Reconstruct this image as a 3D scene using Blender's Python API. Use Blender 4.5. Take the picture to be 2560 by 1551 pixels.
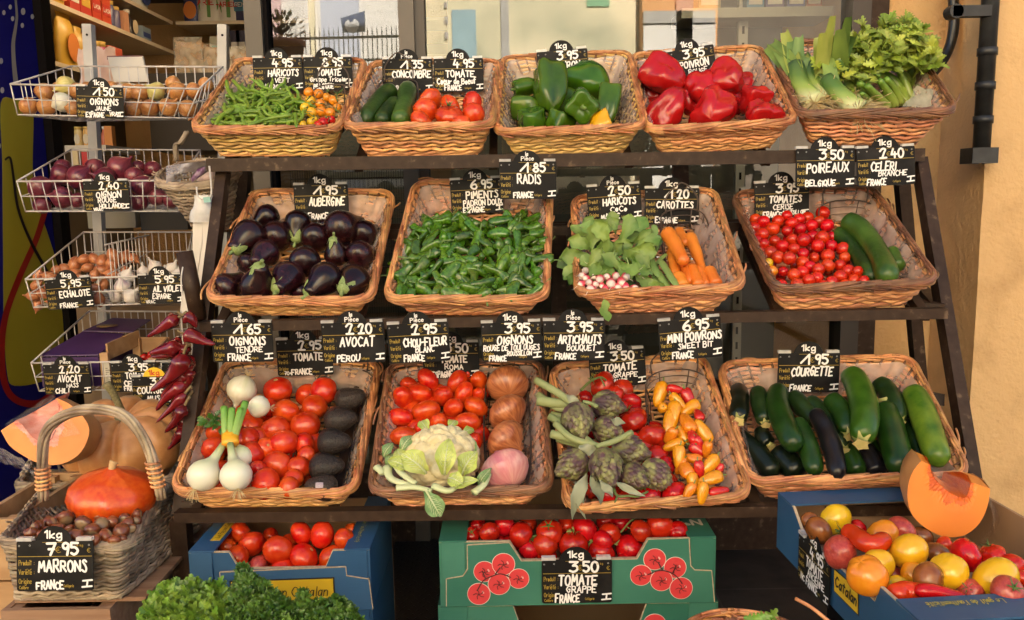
import bpy, math, random
import numpy as np
from mathutils import Vector, Matrix, noise

random.seed(7); rng = np.random.RandomState(11)
scene = bpy.context.scene
for o in list(bpy.data.objects): bpy.data.objects.remove(o, do_unlink=True)

# camera
F, PITCH, ROLL, CZ = 2086.96, 0.140223, 0.016587, 1.25      # F in photo pixels (2560 wide)
cp_, sp_ = math.cos(PITCH), math.sin(PITCH)
_fw = np.array([0, cp_, -sp_]); _dn0 = np.array([0, -sp_, -cp_]); _rt0 = np.array([1.0, 0, 0])
_rt = math.cos(ROLL)*_rt0 + math.sin(ROLL)*_dn0
_dn = -math.sin(ROLL)*_rt0 + math.cos(ROLL)*_dn0
CAM = np.array([0, 0, CZ])
cam_d = bpy.data.cameras.new('camera'); cam = bpy.data.objects.new('camera', cam_d)
scene.collection.objects.link(cam); scene.camera = cam
cam_d.sensor_width = 36; cam_d.lens = F/2560*36; cam_d.clip_start = 0.05; cam_d.clip_end = 300
cam.matrix_world = Matrix(((_rt[0], -_dn[0], -_fw[0], 0), (_rt[1], -_dn[1], -_fw[1], 0), (_rt[2], -_dn[2], -_fw[2], CZ), (0, 0, 0, 1)))

# world, sun, exposure
SUN_EL, SUN_AZ = 17, 12          # the sun stands behind the shop and lights the houses across the street
w = bpy.data.worlds.new('World'); scene.world = w; w.use_nodes = True
nt = w.node_tree; bg = nt.nodes['Background']
sky = nt.nodes.new('ShaderNodeTexSky'); sky.sky_type = 'NISHITA'; sky.sun_disc = False
sky.sun_elevation = math.radians(SUN_EL); sky.sun_rotation = math.radians(SUN_AZ)
nt.links.new(sky.outputs[0], bg.inputs[0]); bg.inputs[1].default_value = 0.06
sun_d = bpy.data.lights.new('sun', 'SUN'); sun_d.energy = 5.0; sun_d.angle = math.radians(0.5); sun_d.color = (1.0, 0.95, 0.87)
sun = bpy.data.objects.new('sun', sun_d); scene.collection.objects.link(sun)
_e, _a = math.radians(SUN_EL), math.radians(SUN_AZ)
_sd = Vector((math.sin(_a)*math.cos(_e), math.cos(_a)*math.cos(_e), math.sin(_e)))
sun.rotation_euler = _sd.to_track_quat('Z', 'Y').to_euler(); sun.location = _sd*30
scene.view_settings.view_transform = 'Standard'; scene.view_settings.look = 'None'
scene.view_settings.exposure = 2.75; scene.view_settings.gamma = 1.0
scene.view_settings.use_curve_mapping = False
scene.cycles.use_denoising = True
scene.cycles.max_bounces = 7; scene.cycles.diffuse_bounces = 4; scene.cycles.glossy_bounces = 4
scene.cycles.transparent_max_bounces = 12; scene.cycles.transmission_bounces = 4
scene.cycles.sample_clamp_indirect = 6.0; scene.cycles.caustics_reflective = False; scene.cycles.caustics_refractive = False

# photo -> world helpers
def ray(px, py):
 d = _fw + _rt*((px-1280)/F) + _dn*((py-775.5)/F)
 return d
def U(px, py, Y):
 d = ray(px, py); return CAM + d*(Y/d[1])
def UZ(px, py, Z):
 d = ray(px, py); return CAM + d*((Z-CZ)/d[2])
def depth(P): return float((np.asarray(P)-CAM) @ _fw)
def pxm(P, n): return n*depth(P)/F          # n photo pixels in metres at P
def zz(ox, oy, s):
 return lambda x, y: (ox+x/s, oy+y/s)
def V3(p): return Vector((float(p[0]), float(p[1]), float(p[2])))
def unit(v): v = np.asarray(v, float); return v/np.linalg.norm(v)
def imgaxis(ang, face=0.0):
 a, f = math.radians(ang), math.radians(face)
 return unit((_rt*math.cos(a) - _dn*math.sin(a))*math.cos(f) - _fw*math.sin(f))
def zrot(axis, spin=0.0):
 q = V3(axis).to_track_quat('Z', 'Y').to_matrix()
 return q @ Matrix.Rotation(spin, 3, 'Z')

# materials
MATS = {}
def nd(t, typ, **k):
 n = t.nodes.new(typ)
 for a, b in k.items():
  if a in n.inputs: n.inputs[a].default_value = b
  else: setattr(n, a, b)
 return n
def mat(name, c1, c2=None, rough=.5, scale=6, detail=3, bump=0, bscale=40, rnd=0, isl=0, coat=0, metal=0, stretch=(1, 1, 1), bstretch=None, hue=0, spec=.5, sss=0, pos=(.35, .65), crough=.06, third=None, bdist=.002):
 if name in MATS: return MATS[name]
 m = bpy.data.materials.new(name); m.use_nodes = True; t = m.node_tree; L = t.links.new
 p = t.nodes['Principled BSDF']
 p.inputs['Roughness'].default_value = rough; p.inputs['Metallic'].default_value = metal
 p.inputs['Specular IOR Level'].default_value = spec
 p.inputs['Coat Weight'].default_value = coat; p.inputs['Coat Roughness'].default_value = crough
 if sss:
  p.inputs['Subsurface Weight'].default_value = sss; p.inputs['Subsurface Radius'].default_value = (1, .4, .2); p.inputs['Subsurface Scale'].default_value = .008
 col = None
 tc = nd(t, 'ShaderNodeTexCoord')
 oi = nd(t, 'ShaderNodeObjectInfo')
 ad = nd(t, 'ShaderNodeVectorMath', operation='ADD'); L(tc.outputs['Object'], ad.inputs[0])
 mu = nd(t, 'ShaderNodeMath', operation='MULTIPLY'); mu.inputs[1].default_value = 13.7; L(oi.outputs['Random'], mu.inputs[0]); L(mu.outputs[0], ad.inputs[1])
 if c2 is not None:
  mp = nd(t, 'ShaderNodeMapping'); mp.inputs['Scale'].default_value = stretch; L(ad.outputs[0], mp.inputs[0])
  nz = nd(t, 'ShaderNodeTexNoise', Scale=scale, Detail=detail); L(mp.outputs[0], nz.inputs['Vector'])
  rp = nd(t, 'ShaderNodeValToRGB'); L(nz.outputs[0], rp.inputs[0])
  e = rp.color_ramp.elements; e[0].position, e[1].position = pos; e[0].color = (*c1, 1); e[1].color = (*c2, 1)
  if third:
   q = e.new(third[0]); q.color = (*third[1], 1)
  col = rp.outputs[0]
 else:
  rgb = nd(t, 'ShaderNodeRGB'); rgb.outputs[0].default_value = (*c1, 1); col = rgb.outputs[0]
 if rnd or isl or hue:
  h = nd(t, 'ShaderNodeHueSaturation'); L(col, h.inputs['Color'])
  src = oi.outputs['Random']
  if isl:
   g = nd(t, 'ShaderNodeNewGeometry'); src = g.outputs['Random Per Island']
  r = nd(t, 'ShaderNodeMapRange'); a = isl or rnd or 0
  r.inputs[3].default_value = 1-a; r.inputs[4].default_value = 1+a; L(src, r.inputs[0]); L(r.outputs[0], h.inputs['Value'])
  if hue:
   m2 = nd(t, 'ShaderNodeMath', operation='MULTIPLY'); m2.inputs[1].default_value = 7.31; L(src, m2.inputs[0])
   fr = nd(t, 'ShaderNodeMath', operation='FRACT'); L(m2.outputs[0], fr.inputs[0])
   r2 = nd(t, 'ShaderNodeMapRange'); r2.inputs[3].default_value = .5-hue; r2.inputs[4].default_value = .5+hue; L(fr.outputs[0], r2.inputs[0]); L(r2.outputs[0], h.inputs['Hue'])
  col = h.outputs[0]
 L(col, p.inputs['Base Color'])
 if bump:
  mp = nd(t, 'ShaderNodeMapping'); mp.inputs['Scale'].default_value = bstretch or stretch; L(ad.outputs[0], mp.inputs[0])
  n2 = nd(t, 'ShaderNodeTexNoise', Scale=bscale, Detail=4); L(mp.outputs[0], n2.inputs['Vector'])
  b = nd(t, 'ShaderNodeBump', Strength=bump, Distance=bdist); L(n2.outputs[0], b.inputs['Height']); L(b.outputs[0], p.inputs['Normal'])
 MATS[name] = m; return m
def gradmat(name, stops, axis=2, rough=.4, coat=0, noise_amt=.0, nscale=20, coords='Generated', bump=0, bscale=60, sss=0, rnd=0):
 """colour that runs along the thing itself (a leek is white at its root and green at its leaves)"""
 if name in MATS: return MATS[name]
 m = bpy.data.materials.new(name); m.use_nodes = True; t = m.node_tree; L = t.links.new; p = t.nodes['Principled BSDF']
 p.inputs['Roughness'].default_value = rough; p.inputs['Coat Weight'].default_value = coat
 tc = nd(t, 'ShaderNodeTexCoord'); sx = nd(t, 'ShaderNodeSeparateXYZ'); L(tc.outputs[coords], sx.inputs[0])
 nz = nd(t, 'ShaderNodeTexNoise', Scale=nscale, Detail=3); L(tc.outputs['Object'], nz.inputs['Vector'])
 ma = nd(t, 'ShaderNodeMath', operation='MULTIPLY_ADD'); ma.inputs[1].default_value = noise_amt
 L(nz.outputs[0], ma.inputs[0]); L(sx.outputs[axis], ma.inputs[2])
 rp = nd(t, 'ShaderNodeValToRGB'); L(ma.outputs[0], rp.inputs[0])
 els = rp.color_ramp.elements
 els[0].position = stops[0][0]; els[0].color = (*stops[0][1], 1); els[1].position = stops[-1][0]; els[1].color = (*stops[-1][1], 1)
 for q, c in stops[1:-1]:
  e = els.new(q); e.color = (*c, 1)
 col = rp.outputs[0]
 if rnd:
  oi = nd(t, 'ShaderNodeObjectInfo'); h = nd(t, 'ShaderNodeHueSaturation'); L(col, h.inputs['Color'])
  r = nd(t, 'ShaderNodeMapRange'); r.inputs[3].default_value = 1-rnd; r.inputs[4].default_value = 1+rnd; L(oi.outputs['Random'], r.inputs[0]); L(r.outputs[0], h.inputs['Value']); col = h.outputs[0]
 L(col, p.inputs['Base Color'])
 if bump:
  n2 = nd(t, 'ShaderNodeTexNoise', Scale=bscale, Detail=4); L(tc.outputs['Object'], n2.inputs['Vector'])
  b = nd(t, 'ShaderNodeBump', Strength=bump, Distance=.002); L(n2.outputs[0], b.inputs['Height']); L(b.outputs[0], p.inputs['Normal'])
 MATS[name] = m; return m
def filmmat(name, fac, col, rough=.2):
 if name in MATS: return MATS[name]
 m = bpy.data.materials.new(name); m.use_nodes = True; t = m.node_tree; L = t.links.new; p = t.nodes['Principled BSDF']
 p.inputs['Base Color'].default_value = (*col, 1); p.inputs['Roughness'].default_value = rough
 tr = nd(t, 'ShaderNodeBsdfTransparent'); mx = nd(t, 'ShaderNodeMixShader')
 tc = nd(t, 'ShaderNodeTexCoord'); nz = nd(t, 'ShaderNodeTexNoise', Scale=18, Detail=4); L(tc.outputs['Object'], nz.inputs['Vector'])
 r = nd(t, 'ShaderNodeMapRange'); r.inputs[1].default_value = .3; r.inputs[2].default_value = .7; r.inputs[3].default_value = fac*.5; r.inputs[4].default_value = min(1, fac*1.5); L(nz.outputs[0], r.inputs[0])
 L(r.outputs[0], mx.inputs[0]); L(tr.outputs[0], mx.inputs[1]); L(p.outputs[0], mx.inputs[2])
 b = nd(t, 'ShaderNodeBump', Strength=.4, Distance=.004); L(nz.outputs[0], b.inputs['Height']); L(b.outputs[0], p.inputs['Normal'])
 L(mx.outputs[0], t.nodes['Material Output'].inputs[0]); MATS[name] = m; return m

# mesh building
class MB:
 def __init__(s): s.v = []; s.n = 0; s.f = []; s.mi = []; s.cm = 0
 def add(s, v, f):
  v = np.asarray(v, float).reshape(-1, 3); b = s.n
  s.v.append(v); s.n += len(v)
  s.f += [tuple(i+b for i in q) for q in f]; s.mi += [s.cm]*len(f)
  return b
 def grid(s, G, wu=False, wv=False):
  m, n = G.shape[:2]; f = []
  for i in range(m if wv else m-1):
   i2 = (i+1) % m
   for j in range(n if wu else n-1):
    j2 = (j+1) % n
    f.append((i*n+j, i*n+j2, i2*n+j2, i2*n+j))
  return s.add(G.reshape(-1, 3), f)
 def tube(s, pts, r, n=6, cap=True, sx=1.0):
  pts = np.asarray(pts, float); m = len(pts); r = np.broadcast_to(np.asarray(r, float), (m,))
  T = np.gradient(pts, axis=0); T /= np.linalg.norm(T, axis=1)[:, None]+1e-12
  a = np.array([0, 0, 1.0]) if abs(T[0][2]) < .9 else np.array([1.0, 0, 0])
  N = np.empty_like(T); u = a - T[0]*(a@T[0]); N[0] = u/np.linalg.norm(u)
  for i in range(1, m):
   u = N[i-1] - T[i]*(N[i-1]@T[i]); N[i] = u/(np.linalg.norm(u)+1e-12)
  B = np.cross(T, N)
  th = np.arange(n)*2*math.pi/n
  G = pts[:, None] + r[:, None, None]*(np.cos(th)[None, :, None]*N[:, None]*sx + np.sin(th)[None, :, None]*B[:, None])
  b = s.grid(G, wu=True)
  if cap:
   s.f += [tuple(b+n-1-j for j in range(n)), tuple(b+(m-1)*n+j for j in range(n))]; s.mi += [s.cm]*2
 def box(s, c, d, R=None):
  c = np.asarray(c, float); d = np.asarray(d, float)/2
  v = np.array([(x, y, z) for x in (-1, 1) for y in (-1, 1) for z in (-1, 1)])*d
  if R is not None: v = v @ np.asarray(R).T
  s.add(v+c, [(0, 1, 3, 2), (4, 6, 7, 5), (0, 4, 5, 1), (2, 3, 7, 6), (0, 2, 6, 4), (1, 5, 7, 3)])
 def beam(s, p, q, w, h, up=(0, 0, 1)):
  p = np.asarray(p, float); q = np.asarray(q, float); d = q-p; L = np.linalg.norm(d); t = d/L
  x = np.cross(t, np.asarray(up, float)); x /= np.linalg.norm(x); u = np.cross(x, t)
  R = np.stack([x, t, u], 1); s.box((p+q)/2, (w, L, h), R)
 def prism(s, poly, d, base=None):
  """poly: list of 3D points (planar), extruded by vector d"""
  a = np.asarray(poly, float); n = len(a); d = np.asarray(d, float)
  s.add(np.concatenate([a, a+d]), [tuple(range(n)), tuple(range(2*n-1, n-1, -1))] + [(i, i+n, (i+1) % n+n, (i+1) % n) for i in range(n)])
 def xform(s, R, t):
  R = np.asarray(R); s.v = [x@R.T+np.asarray(t) for x in s.v]
 def mesh(s, name, mats, smooth=True):
  me = bpy.data.meshes.new(name)
  v = np.concatenate(s.v) if s.v else np.zeros((0, 3))
  me.from_pydata(v.tolist(), [], s.f)
  for m in (mats if isinstance(mats, (list, tuple)) else [mats]): me.materials.append(m)
  if smooth: me.polygons.foreach_set('use_smooth', [True]*len(me.polygons))
  me.polygons.foreach_set('material_index', s.mi)
  me.update(); return me
def link(o, parent=None):
 scene.collection.objects.link(o)
 if parent is not None: o.parent = parent
 return o
def tag(o, label, cat, group=None, kind=None):
 if label: o['label'] = label
 if cat: o['category'] = cat
 if group: o['group'] = group
 if kind: o['kind'] = kind
 return o
def part(name, mb, m, parent, smooth=True, label=None):
 """a part: mesh built in world space or in the frame of its thing (parents of world-space parts sit at the origin)"""
 o = bpy.data.objects.new(name, mb.mesh(name, m, smooth) if isinstance(mb, MB) else mb)
 if label: o['label'] = label
 return link(o, parent)
def wpart(name, mb, m, parent, smooth=True, label=None):
 """a part whose mesh was built in world coordinates under a thing that stands somewhere"""
 Mi = parent.matrix_basis.inverted() if parent.parent is None else (parent.parent.matrix_basis @ parent.matrix_basis).inverted()
 mb.xform(np.array(Mi)[:3, :3], np.array(Mi)[:3, 3])
 return part(name, mb, m, parent, smooth, label)
def thing(name, label, cat, group=None, loc=(0, 0, 0)):
 o = bpy.data.objects.new(name, None); o.empty_display_size = .05
 o.location = V3(loc); link(o); return tag(o, label, cat, group)
def solo(name, mb, m, label, cat, group=None, kind=None, smooth=True, loc=None):
 """a thing that is one mesh; world-space mesh re-based on loc"""
 if loc is not None: mb.xform(np.eye(3), -np.asarray(loc, float))
 o = bpy.data.objects.new(name, mb.mesh(name, m, smooth))
 if loc is not None: o.location = V3(loc)
 link(o); return tag(o, label, cat, group, kind)
def struct(name, mb, m, smooth=False):
 o = bpy.data.objects.new(name, mb.mesh(name, m, smooth)); link(o); o['kind'] = 'structure'; return o
def inst(name, me, P, R, sc, label=None, cat=None, group=None, parent=None):
 o = bpy.data.objects.new(name, me)
 o.matrix_basis = Matrix.LocRotScale(V3(P), R.to_quaternion(), Vector(sc if hasattr(sc, '__len__') else (sc,)*3))
 link(o, parent); return tag(o, label, cat, group)
def child(name, me, parent):
 o = bpy.data.objects.new(name, me); return link(o, parent)
def cr(pts, k=6, closed=False):
 """Catmull-Rom through points"""
 P = np.asarray(pts, float); n = len(P)
 if n < 3 and not closed:
  return np.array([P[0]+(P[-1]-P[0])*i/k for i in range(k+1)])
 out = []
 for i in range(n if closed else n-1):
  p0 = P[(i-1) % n] if closed or i > 0 else 2*P[0]-P[1]
  p1 = P[i]; p2 = P[(i+1) % n]
  p3 = P[(i+2) % n] if closed or i+2 < n else 2*P[-1]-P[-2]
  for j in range(k):
   t = j/k
   out.append(.5*((2*p1)+(p2-p0)*t+(2*p0-5*p1+4*p2-p3)*t*t+(3*p1-p0-3*p2+p3)*t**3))
 if not closed: out.append(P[-1])
 return np.array(out)
def lathe(prof, n=20, mod=None, mb=None):
 """profile [(r, z)] about Z; mod(theta, i/m, r, z) -> (r, z)"""
 mb = mb or MB(); m = len(prof); G = np.zeros((m, n, 3))
 for i, (r, z) in enumerate(prof):
  for j in range(n):
   th = 2*math.pi*j/n; r2, z2 = mod(th, i/(m-1), r, z) if mod else (r, z)
   G[i, j] = (r2*math.cos(th), r2*math.sin(th), z2)
 mb.grid(G, wu=True); return mb
def nz(p, s=1.0, seed=0): return noise.noise(Vector((p[0]*s+seed*7.3, p[1]*s-seed*3.1, p[2]*s+seed)))
ORD = ['first', 'second', 'third', 'fourth', 'fifth', 'sixth', 'seventh', 'eighth', 'ninth', 'tenth', 'eleventh', 'twelfth', 'thirteenth', 'fourteenth', 'fifteenth', 'sixteenth', 'seventeenth', 'eighteenth', 'nineteenth', 'twentieth']
def rank(items, desc, gap, ref, flip=False, front='front', keep=()):
 """items: (object, px, py). Gives each a label that tells it from its fellows: its row counted from the front and its place counted from ref."""
 it = sorted(items, key=lambda a: -a[2]); rows = []
 for a in it:
  if rows and rows[-1][0][2]-a[2] < gap: rows[-1].append(a)
  else: rows.append([a])
 for i, r in enumerate(rows):
  r.sort(key=lambda a: a[1]*(-1 if flip else 1))
  for j, a in enumerate(r):
   if a[0].name in keep: continue
   d = a[0].get('desc') or desc
   a[0]['label'] = f"{d}, "+('front row' if i == 0 else ORD[i]+' row back')+(f", {ORD[j]} from the {ref}" if len(r) > 1 else " and alone there")
   if 'desc' in a[0]: del a[0]['desc']
def in_poly(p, poly):
 x, y = p; c = False; n = len(poly)
 for i in range(n):
  x1, y1 = poly[i]; x2, y2 = poly[(i+1) % n]
  if (y1 > y) != (y2 > y) and x < (x2-x1)*(y-y1)/(y2-y1)+x1: c = not c
 return c
def darts(poly, dmin, nmax, seed=1, tries=6000):
 r = random.Random(seed); xs = [p[0] for p in poly]; ys = [p[1] for p in poly]; out = []
 for _ in range(tries):
  p = (r.uniform(min(xs), max(xs)), r.uniform(min(ys), max(ys)))
  if in_poly(p, poly) and all((p[0]-q[0])**2+(p[1]-q[1])**2 > dmin*dmin for q in out):
   out.append(p)
   if len(out) >= nmax: break
 return out

# handwriting: a stroke font
GL = {'A': '003860 1353', 'B': '0008 ~0848574504 ~0445635140 4000', 'C': '~673816041230 3061', 'D': '0008 ~083866623000', 'E': '68080060 0444', 'F': '7808 0800 0444', 'G': '~673816041230515 515434',
 'H': '0008 6068 0464', 'I': '1810', 'J': '~4842201001', 'K': '0008 580460', 'L': '080060', 'M': '0018336870', 'N': '00086068', 'O': '~381704113051645738', 'P': '000a 0a08 ~084857554404', 'Q': '~381704113051645738 426a',
 'R': '0008 ~084857554404 2460', 'S': '~57381735445240200 2001', 'T': '0868 3830', 'U': '~080311305163 6368', 'V': '083068', 'W': '0810355078', 'X': '0860 0068', 'Y': '0834 6830', 'Z': '08680060',
 '0': '~381704113051645738', '1': '014840', '!': '0628 2820', '2': '~0628485745200 2000 0060', '3': '0858 5825 ~2545534120 2001', '4': '280363 4540', '5': '580805 ~0535534120 2001', '6': '~4815022040524424 2402', '7': '085820 1444', '8': '~341638563402306234', '9': '~563415173857 5755 5540',
 'a': '~442503103144 4540', 'b': '0800 ~032544524000', 'c': '~442503103041', 'd': '4840 ~4425031031 3142', 'e': '~0343442503103041', 'f': '~4838171 1710 0535', 'g': '~4425031031 ~454b2c0b', 'h': '0800 ~032544 4440', 'i': '1510 1718', 'j': '~252b1c 2728', 'k': '0800 4502 0240', 'l': '1810', 'm': '0500 ~032534 3430 ~335564 6460', 'n': '0500 ~032544 4440',
 'o': '~253103 ~250310304325', 'p': '050c ~042544412001', 'q': '~4425031031 454c', 'r': '0500 ~032445', 's': '~442524334120 2000', 't': '2820 0646', 'u': '~050120314 3141 4540', 'v': '052045', 'y': '0522 451c', 'x': '0045 0540',
 'è': '~0343442503103041 1927', 'é': '~0343442503103041 1739', 'û': '~0501203141 4540 172937', 'ô': '~250310304325 172937', 'î': '2520 172937', '€': '~67381604123061 0545 0343', ':': '2121 2424', '.': '2021', ',': '211b', '+': '0444 2226', '-': '0444', '’': '2827', "'": '2827', '°': '~25160718272 2725', 'N°': ''}
_val = lambda c: 'cba'.find(c)-3 if c in 'abc' else int(c)
def glyph(ch):
 out = []
 for s in GL.get(ch, '').split():
  sm = s[0] == '~'; s = s[1:] if sm else s
  if len(s) % 2: s = s[:-1]
  p = [(_val(s[i]), _val(s[i+1])) for i in range(0, len(s), 2)]
  if len(p) == 1: p = p*2
  out.append(cr([(a, b, 0) for a, b in p], 4)[:, :2] if sm and len(p) > 2 else np.array(p, float))
 return out
def text_width(txt, cap, squeeze=1.0):
 w_ = 0
 for ch in txt:
  g = glyph(ch); w_ += ((max(s[:, 0].max() for s in g)+2.2) if g else 4)
 return (w_-2.2)*cap/8*squeeze
class Ink:
 """collects flat ribbons in (u, v) and drops them on a plane; every ribbon lies a hair above the last"""
 def __init__(s, seed=0): s.mb = MB(); s.k = 0; s.r = random.Random(seed)
 def stroke(s, P, wd):
  P = np.asarray(P, float)
  if len(P) == 2 and np.allclose(P[0], P[1]): P = np.array([P[0], P[1]+(1e-4, 1e-4)])
  z = .0000+.000012*s.k; s.k += 1
  # rounded ribbon as one strip with mitred joints and round ends
  T = np.gradient(P, axis=0); T /= np.linalg.norm(T, axis=1)[:, None]+1e-9; N = np.stack([-T[:, 1], T[:, 0]], 1)
  h = wd/2
  for i in range(len(P)-1):
   d = P[i+1]-P[i]; L = np.linalg.norm(d)
   if L < 1e-7: continue
   n_ = np.array([-d[1], d[0]])/L*h; zi = z+.000002*(i % 5)
   q = [P[i]-n_, P[i+1]-n_, P[i+1]+n_, P[i]+n_]
   s.mb.add([(a, b, zi) for a, b in q], [(0, 1, 2, 3)])
  for i, p in enumerate(P):
   a = np.arange(8)*math.pi/4
   s.mb.add([(p[0]+h*math.cos(t), p[1]+h*math.sin(t), z+.000011+.000003*(i % 3)) for t in a], [tuple(range(8))])
 def text(s, txt, x, y, cap, wd, squeeze=1.0, slant=0.0, jit=.0, width=None):
  """x, y: left end of the baseline; cap: height of a capital"""
  if width: squeeze = width/text_width(txt, cap)
  k = cap/8
  for ch in txt:
   g = glyph(ch)
   if not g: x += 4*k*squeeze; continue
   j = [s.r.uniform(-jit, jit) for _ in range(3)]
   for st in g:
    P = st*(k*squeeze, k*(1+j[0]))
    P = P+np.stack([P[:, 1]*slant, P[:, 0]*j[1]], 1)+(x, y+j[2]*cap*.5)
    s.stroke(P, wd)
   x += (max(q[:, 0].max() for q in g)+2.2)*k*squeeze
  return x
 def place(s, o, ex, ey, ez, off=.0006):
  s.mb.v = [np.asarray(o)+np.outer(v[:, 0], ex)+np.outer(v[:, 1], ey)+np.outer(v[:, 2]+off, ez) for v in s.mb.v]
  return s.mb
# shared materials
BROWN = mat('dark_brown_paint', (.030, .0155, .0095), (.046, .026, .016), rough=.5, spec=.22, scale=45, detail=9, pos=(.35, .62), third=(.74, (.13, .085, .055)), bump=.25, bscale=160, bdist=.0006)
FRAME = mat('taupe_frame_paint', (.085, .068, .052), (.11, .088, .068), rough=.5, scale=5, bump=.1, bscale=90)
DARK = mat('near_black', (.010, .008, .008), rough=.9, spec=.05)
BLACKM = mat('black_iron', (.012, .012, .013), (.03, .03, .03), rough=.45, scale=20, bump=.2, bscale=120)
WHITEW = mat('white_wire', (.48, .44, .41), (.62, .58, .55), rough=.35, scale=30)
GREYST = mat('grey_steel', (.36, .35, .35), (.46, .45, .44), rough=.4, scale=8)
SHELFW = mat('cream_shelf', (.55, .47, .36), (.62, .54, .42), rough=.5, scale=4)
YWALL = mat('ochre_render', (.55, .335, .145), (.65, .415, .195), rough=.9, scale=3.2, detail=6, bump=.9, bscale=70, bdist=.006)
YWALL2 = mat('ochre_render_stained', (.55, .335, .15), (.68, .43, .20), rough=.92, scale=7, detail=10, bump=.9, bscale=55, bdist=.006, pos=(.26, .47))
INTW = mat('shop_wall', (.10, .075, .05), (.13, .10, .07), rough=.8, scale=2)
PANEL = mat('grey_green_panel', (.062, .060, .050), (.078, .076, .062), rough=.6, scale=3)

# ground
def ground():
 m = bpy.data.materials.new('paving'); m.use_nodes = True; t = m.node_tree; L = t.links.new; p = t.nodes['Principled BSDF']; p.inputs['Roughness'].default_value = .55
 tc = nd(t, 'ShaderNodeTexCoord'); br = nd(t, 'ShaderNodeTexBrick', Scale=1.0, **{'Mortar Size': .004, 'Brick Width': .62, 'Row Height': .31, 'Bias': 0.0})
 br.inputs['Color1'].default_value = (.036, .026, .018, 1); br.inputs['Color2'].default_value = (.050, .037, .027, 1); br.inputs['Mortar'].default_value = (.085, .068, .054, 1)
 L(tc.outputs['Object'], br.inputs['Vector'])
 n1 = nd(t, 'ShaderNodeTexNoise', Scale=9, Detail=6); L(tc.outputs['Object'], n1.inputs['Vector'])
 rp = nd(t, 'ShaderNodeValToRGB'); rp.color_ramp.elements[0].position = .38; rp.color_ramp.elements[0].color = (.35, .35, .35, 1); rp.color_ramp.elements[1].position = .55; L(n1.outputs[0], rp.inputs[0])
 mx = nd(t, 'ShaderNodeMix', data_type='RGBA', blend_type='MULTIPLY'); mx.inputs[0].default_value = .8; L(br.outputs[0], mx.inputs[6]); L(rp.outputs[0], mx.inputs[7]); L(mx.outputs[2], p.inputs['Base Color'])
 b = nd(t, 'ShaderNodeBump', Strength=.5, Distance=.004); L(n1.outputs[0], b.inputs['Height']); L(b.outputs[0], p.inputs['Normal'])
 g = MB(); g.add([(-60, -60, 0), (60, -60, 0), (60, 60, 0), (-60, 60, 0)], [(0, 1, 2, 3)]); struct('ground', g, m)
 r = MB(); r.add([(-60, -7.2, .004), (60, -7.2, .004), (60, -2.6, .004), (-60, -2.6, .004)], [(0, 1, 2, 3)])
 struct('road', r, mat('asphalt', (.045, .045, .047), (.06, .06, .06), rough=.8, scale=20, bump=.5, bscale=150))
 # checker plate ramp
 m2 = bpy.data.materials.new('tread_plate'); m2.use_nodes = True
 pp = m2.node_tree.nodes['Principled BSDF']; pp.inputs['Base Color'].default_value = (.03, .022, .017, 1); pp.inputs['Roughness'].default_value = .36; pp.inputs['Metallic'].default_value = .5
 pl = MB(); x0, x1 = -.42, -.22; y0, y1 = 1.75, 3.1
 rmp = lambda x, y: (x, y, .02+.03*(y-y0))
 pl.add([rmp(x0, y0), rmp(x1, y0), rmp(x1, y1), rmp(x0, y1), (x0, y0, .006), (x1, y0, .006), (x1, y1, .006), (x0, y1, .006)], [(0, 1, 2, 3), (7, 6, 5, 4), (0, 4, 5, 1), (1, 5, 6, 2), (2, 6, 7, 3), (3, 7, 4, 0)])
 lz = MB(); r_ = random.Random(3); k = 0
 yy = y0+.02
 while yy < y1-.02:
  xx = x0+.012+(.013 if k % 2 else 0); j = 0
  while xx < x1-.012:
   a = math.radians(45 if (j+k) % 2 else -45); c, s = math.cos(a), math.sin(a); q = rmp(xx, yy)
   P = [(q[0]+c*u-s*v, q[1]+s*u+c*v, q[2]+.0012+h) for u, v, h in ((-.011, 0, 0), (0, -.0035, 0), (.011, 0, 0), (0, .0035, 0), (0, 0, .0016))]
   lz.add(P, [(0, 1, 4), (1, 2, 4), (2, 3, 4), (3, 0, 4)]); xx += .026; j += 1
  yy += .0215; k += 1
 t_ = solo('tread_plate_ramp', pl, m2, 'dark steel checker plate ramp on the ground between the tomato boxes', 'ramp', smooth=False)
 part('raised_tread_pattern', lz, m2, t_, False)
ground()

# the shop front
YF = 2.80
fx = lambda px: float(U(px, 100, YF)[0])
XL, XM0, XM1, XR0, XR1 = fx(620), fx(1000), fx(1063), fx(2128), fx(2216)
PILX = fx(2363); PILY = PILX/float(U(2487, 10, 1)[0]); DPX = PILX-.032; DPY = DPX/float(U(2464, 200, 1)[0])
sh = MB()
shop = thing('shop_building', 'ochre rendered shop with glazed front behind the vegetable stand', 'shop', loc=(0, 0, 0))
wl = MB(); wl.box((( -6+XR1)/2, YF+.12, 4.35), (XR1+6, .24, 3.3)); wl.box((-4.05, YF+.12, 1.35), (3.5, .24, 2.7))
wl.box(((XR1+PILX)/2, YF+.12, 3.0), (PILX-XR1, .24, 6.0))
wl.box((0, 7.1, 1.5), (12, .2, 3.0)); wl.box((1.75, 5.0, 1.35), (.2, 4.0, 2.7)); wl.box((-3.4, 5.0, 1.35), (.2, 4.0, 2.7))
part('wall', wl, YWALL, shop, False)
rf = MB(); rf.box((0, 5.1, 2.9), (12, 4.2, .2)); part('ceiling_slab', rf, INTW, shop, False)
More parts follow.
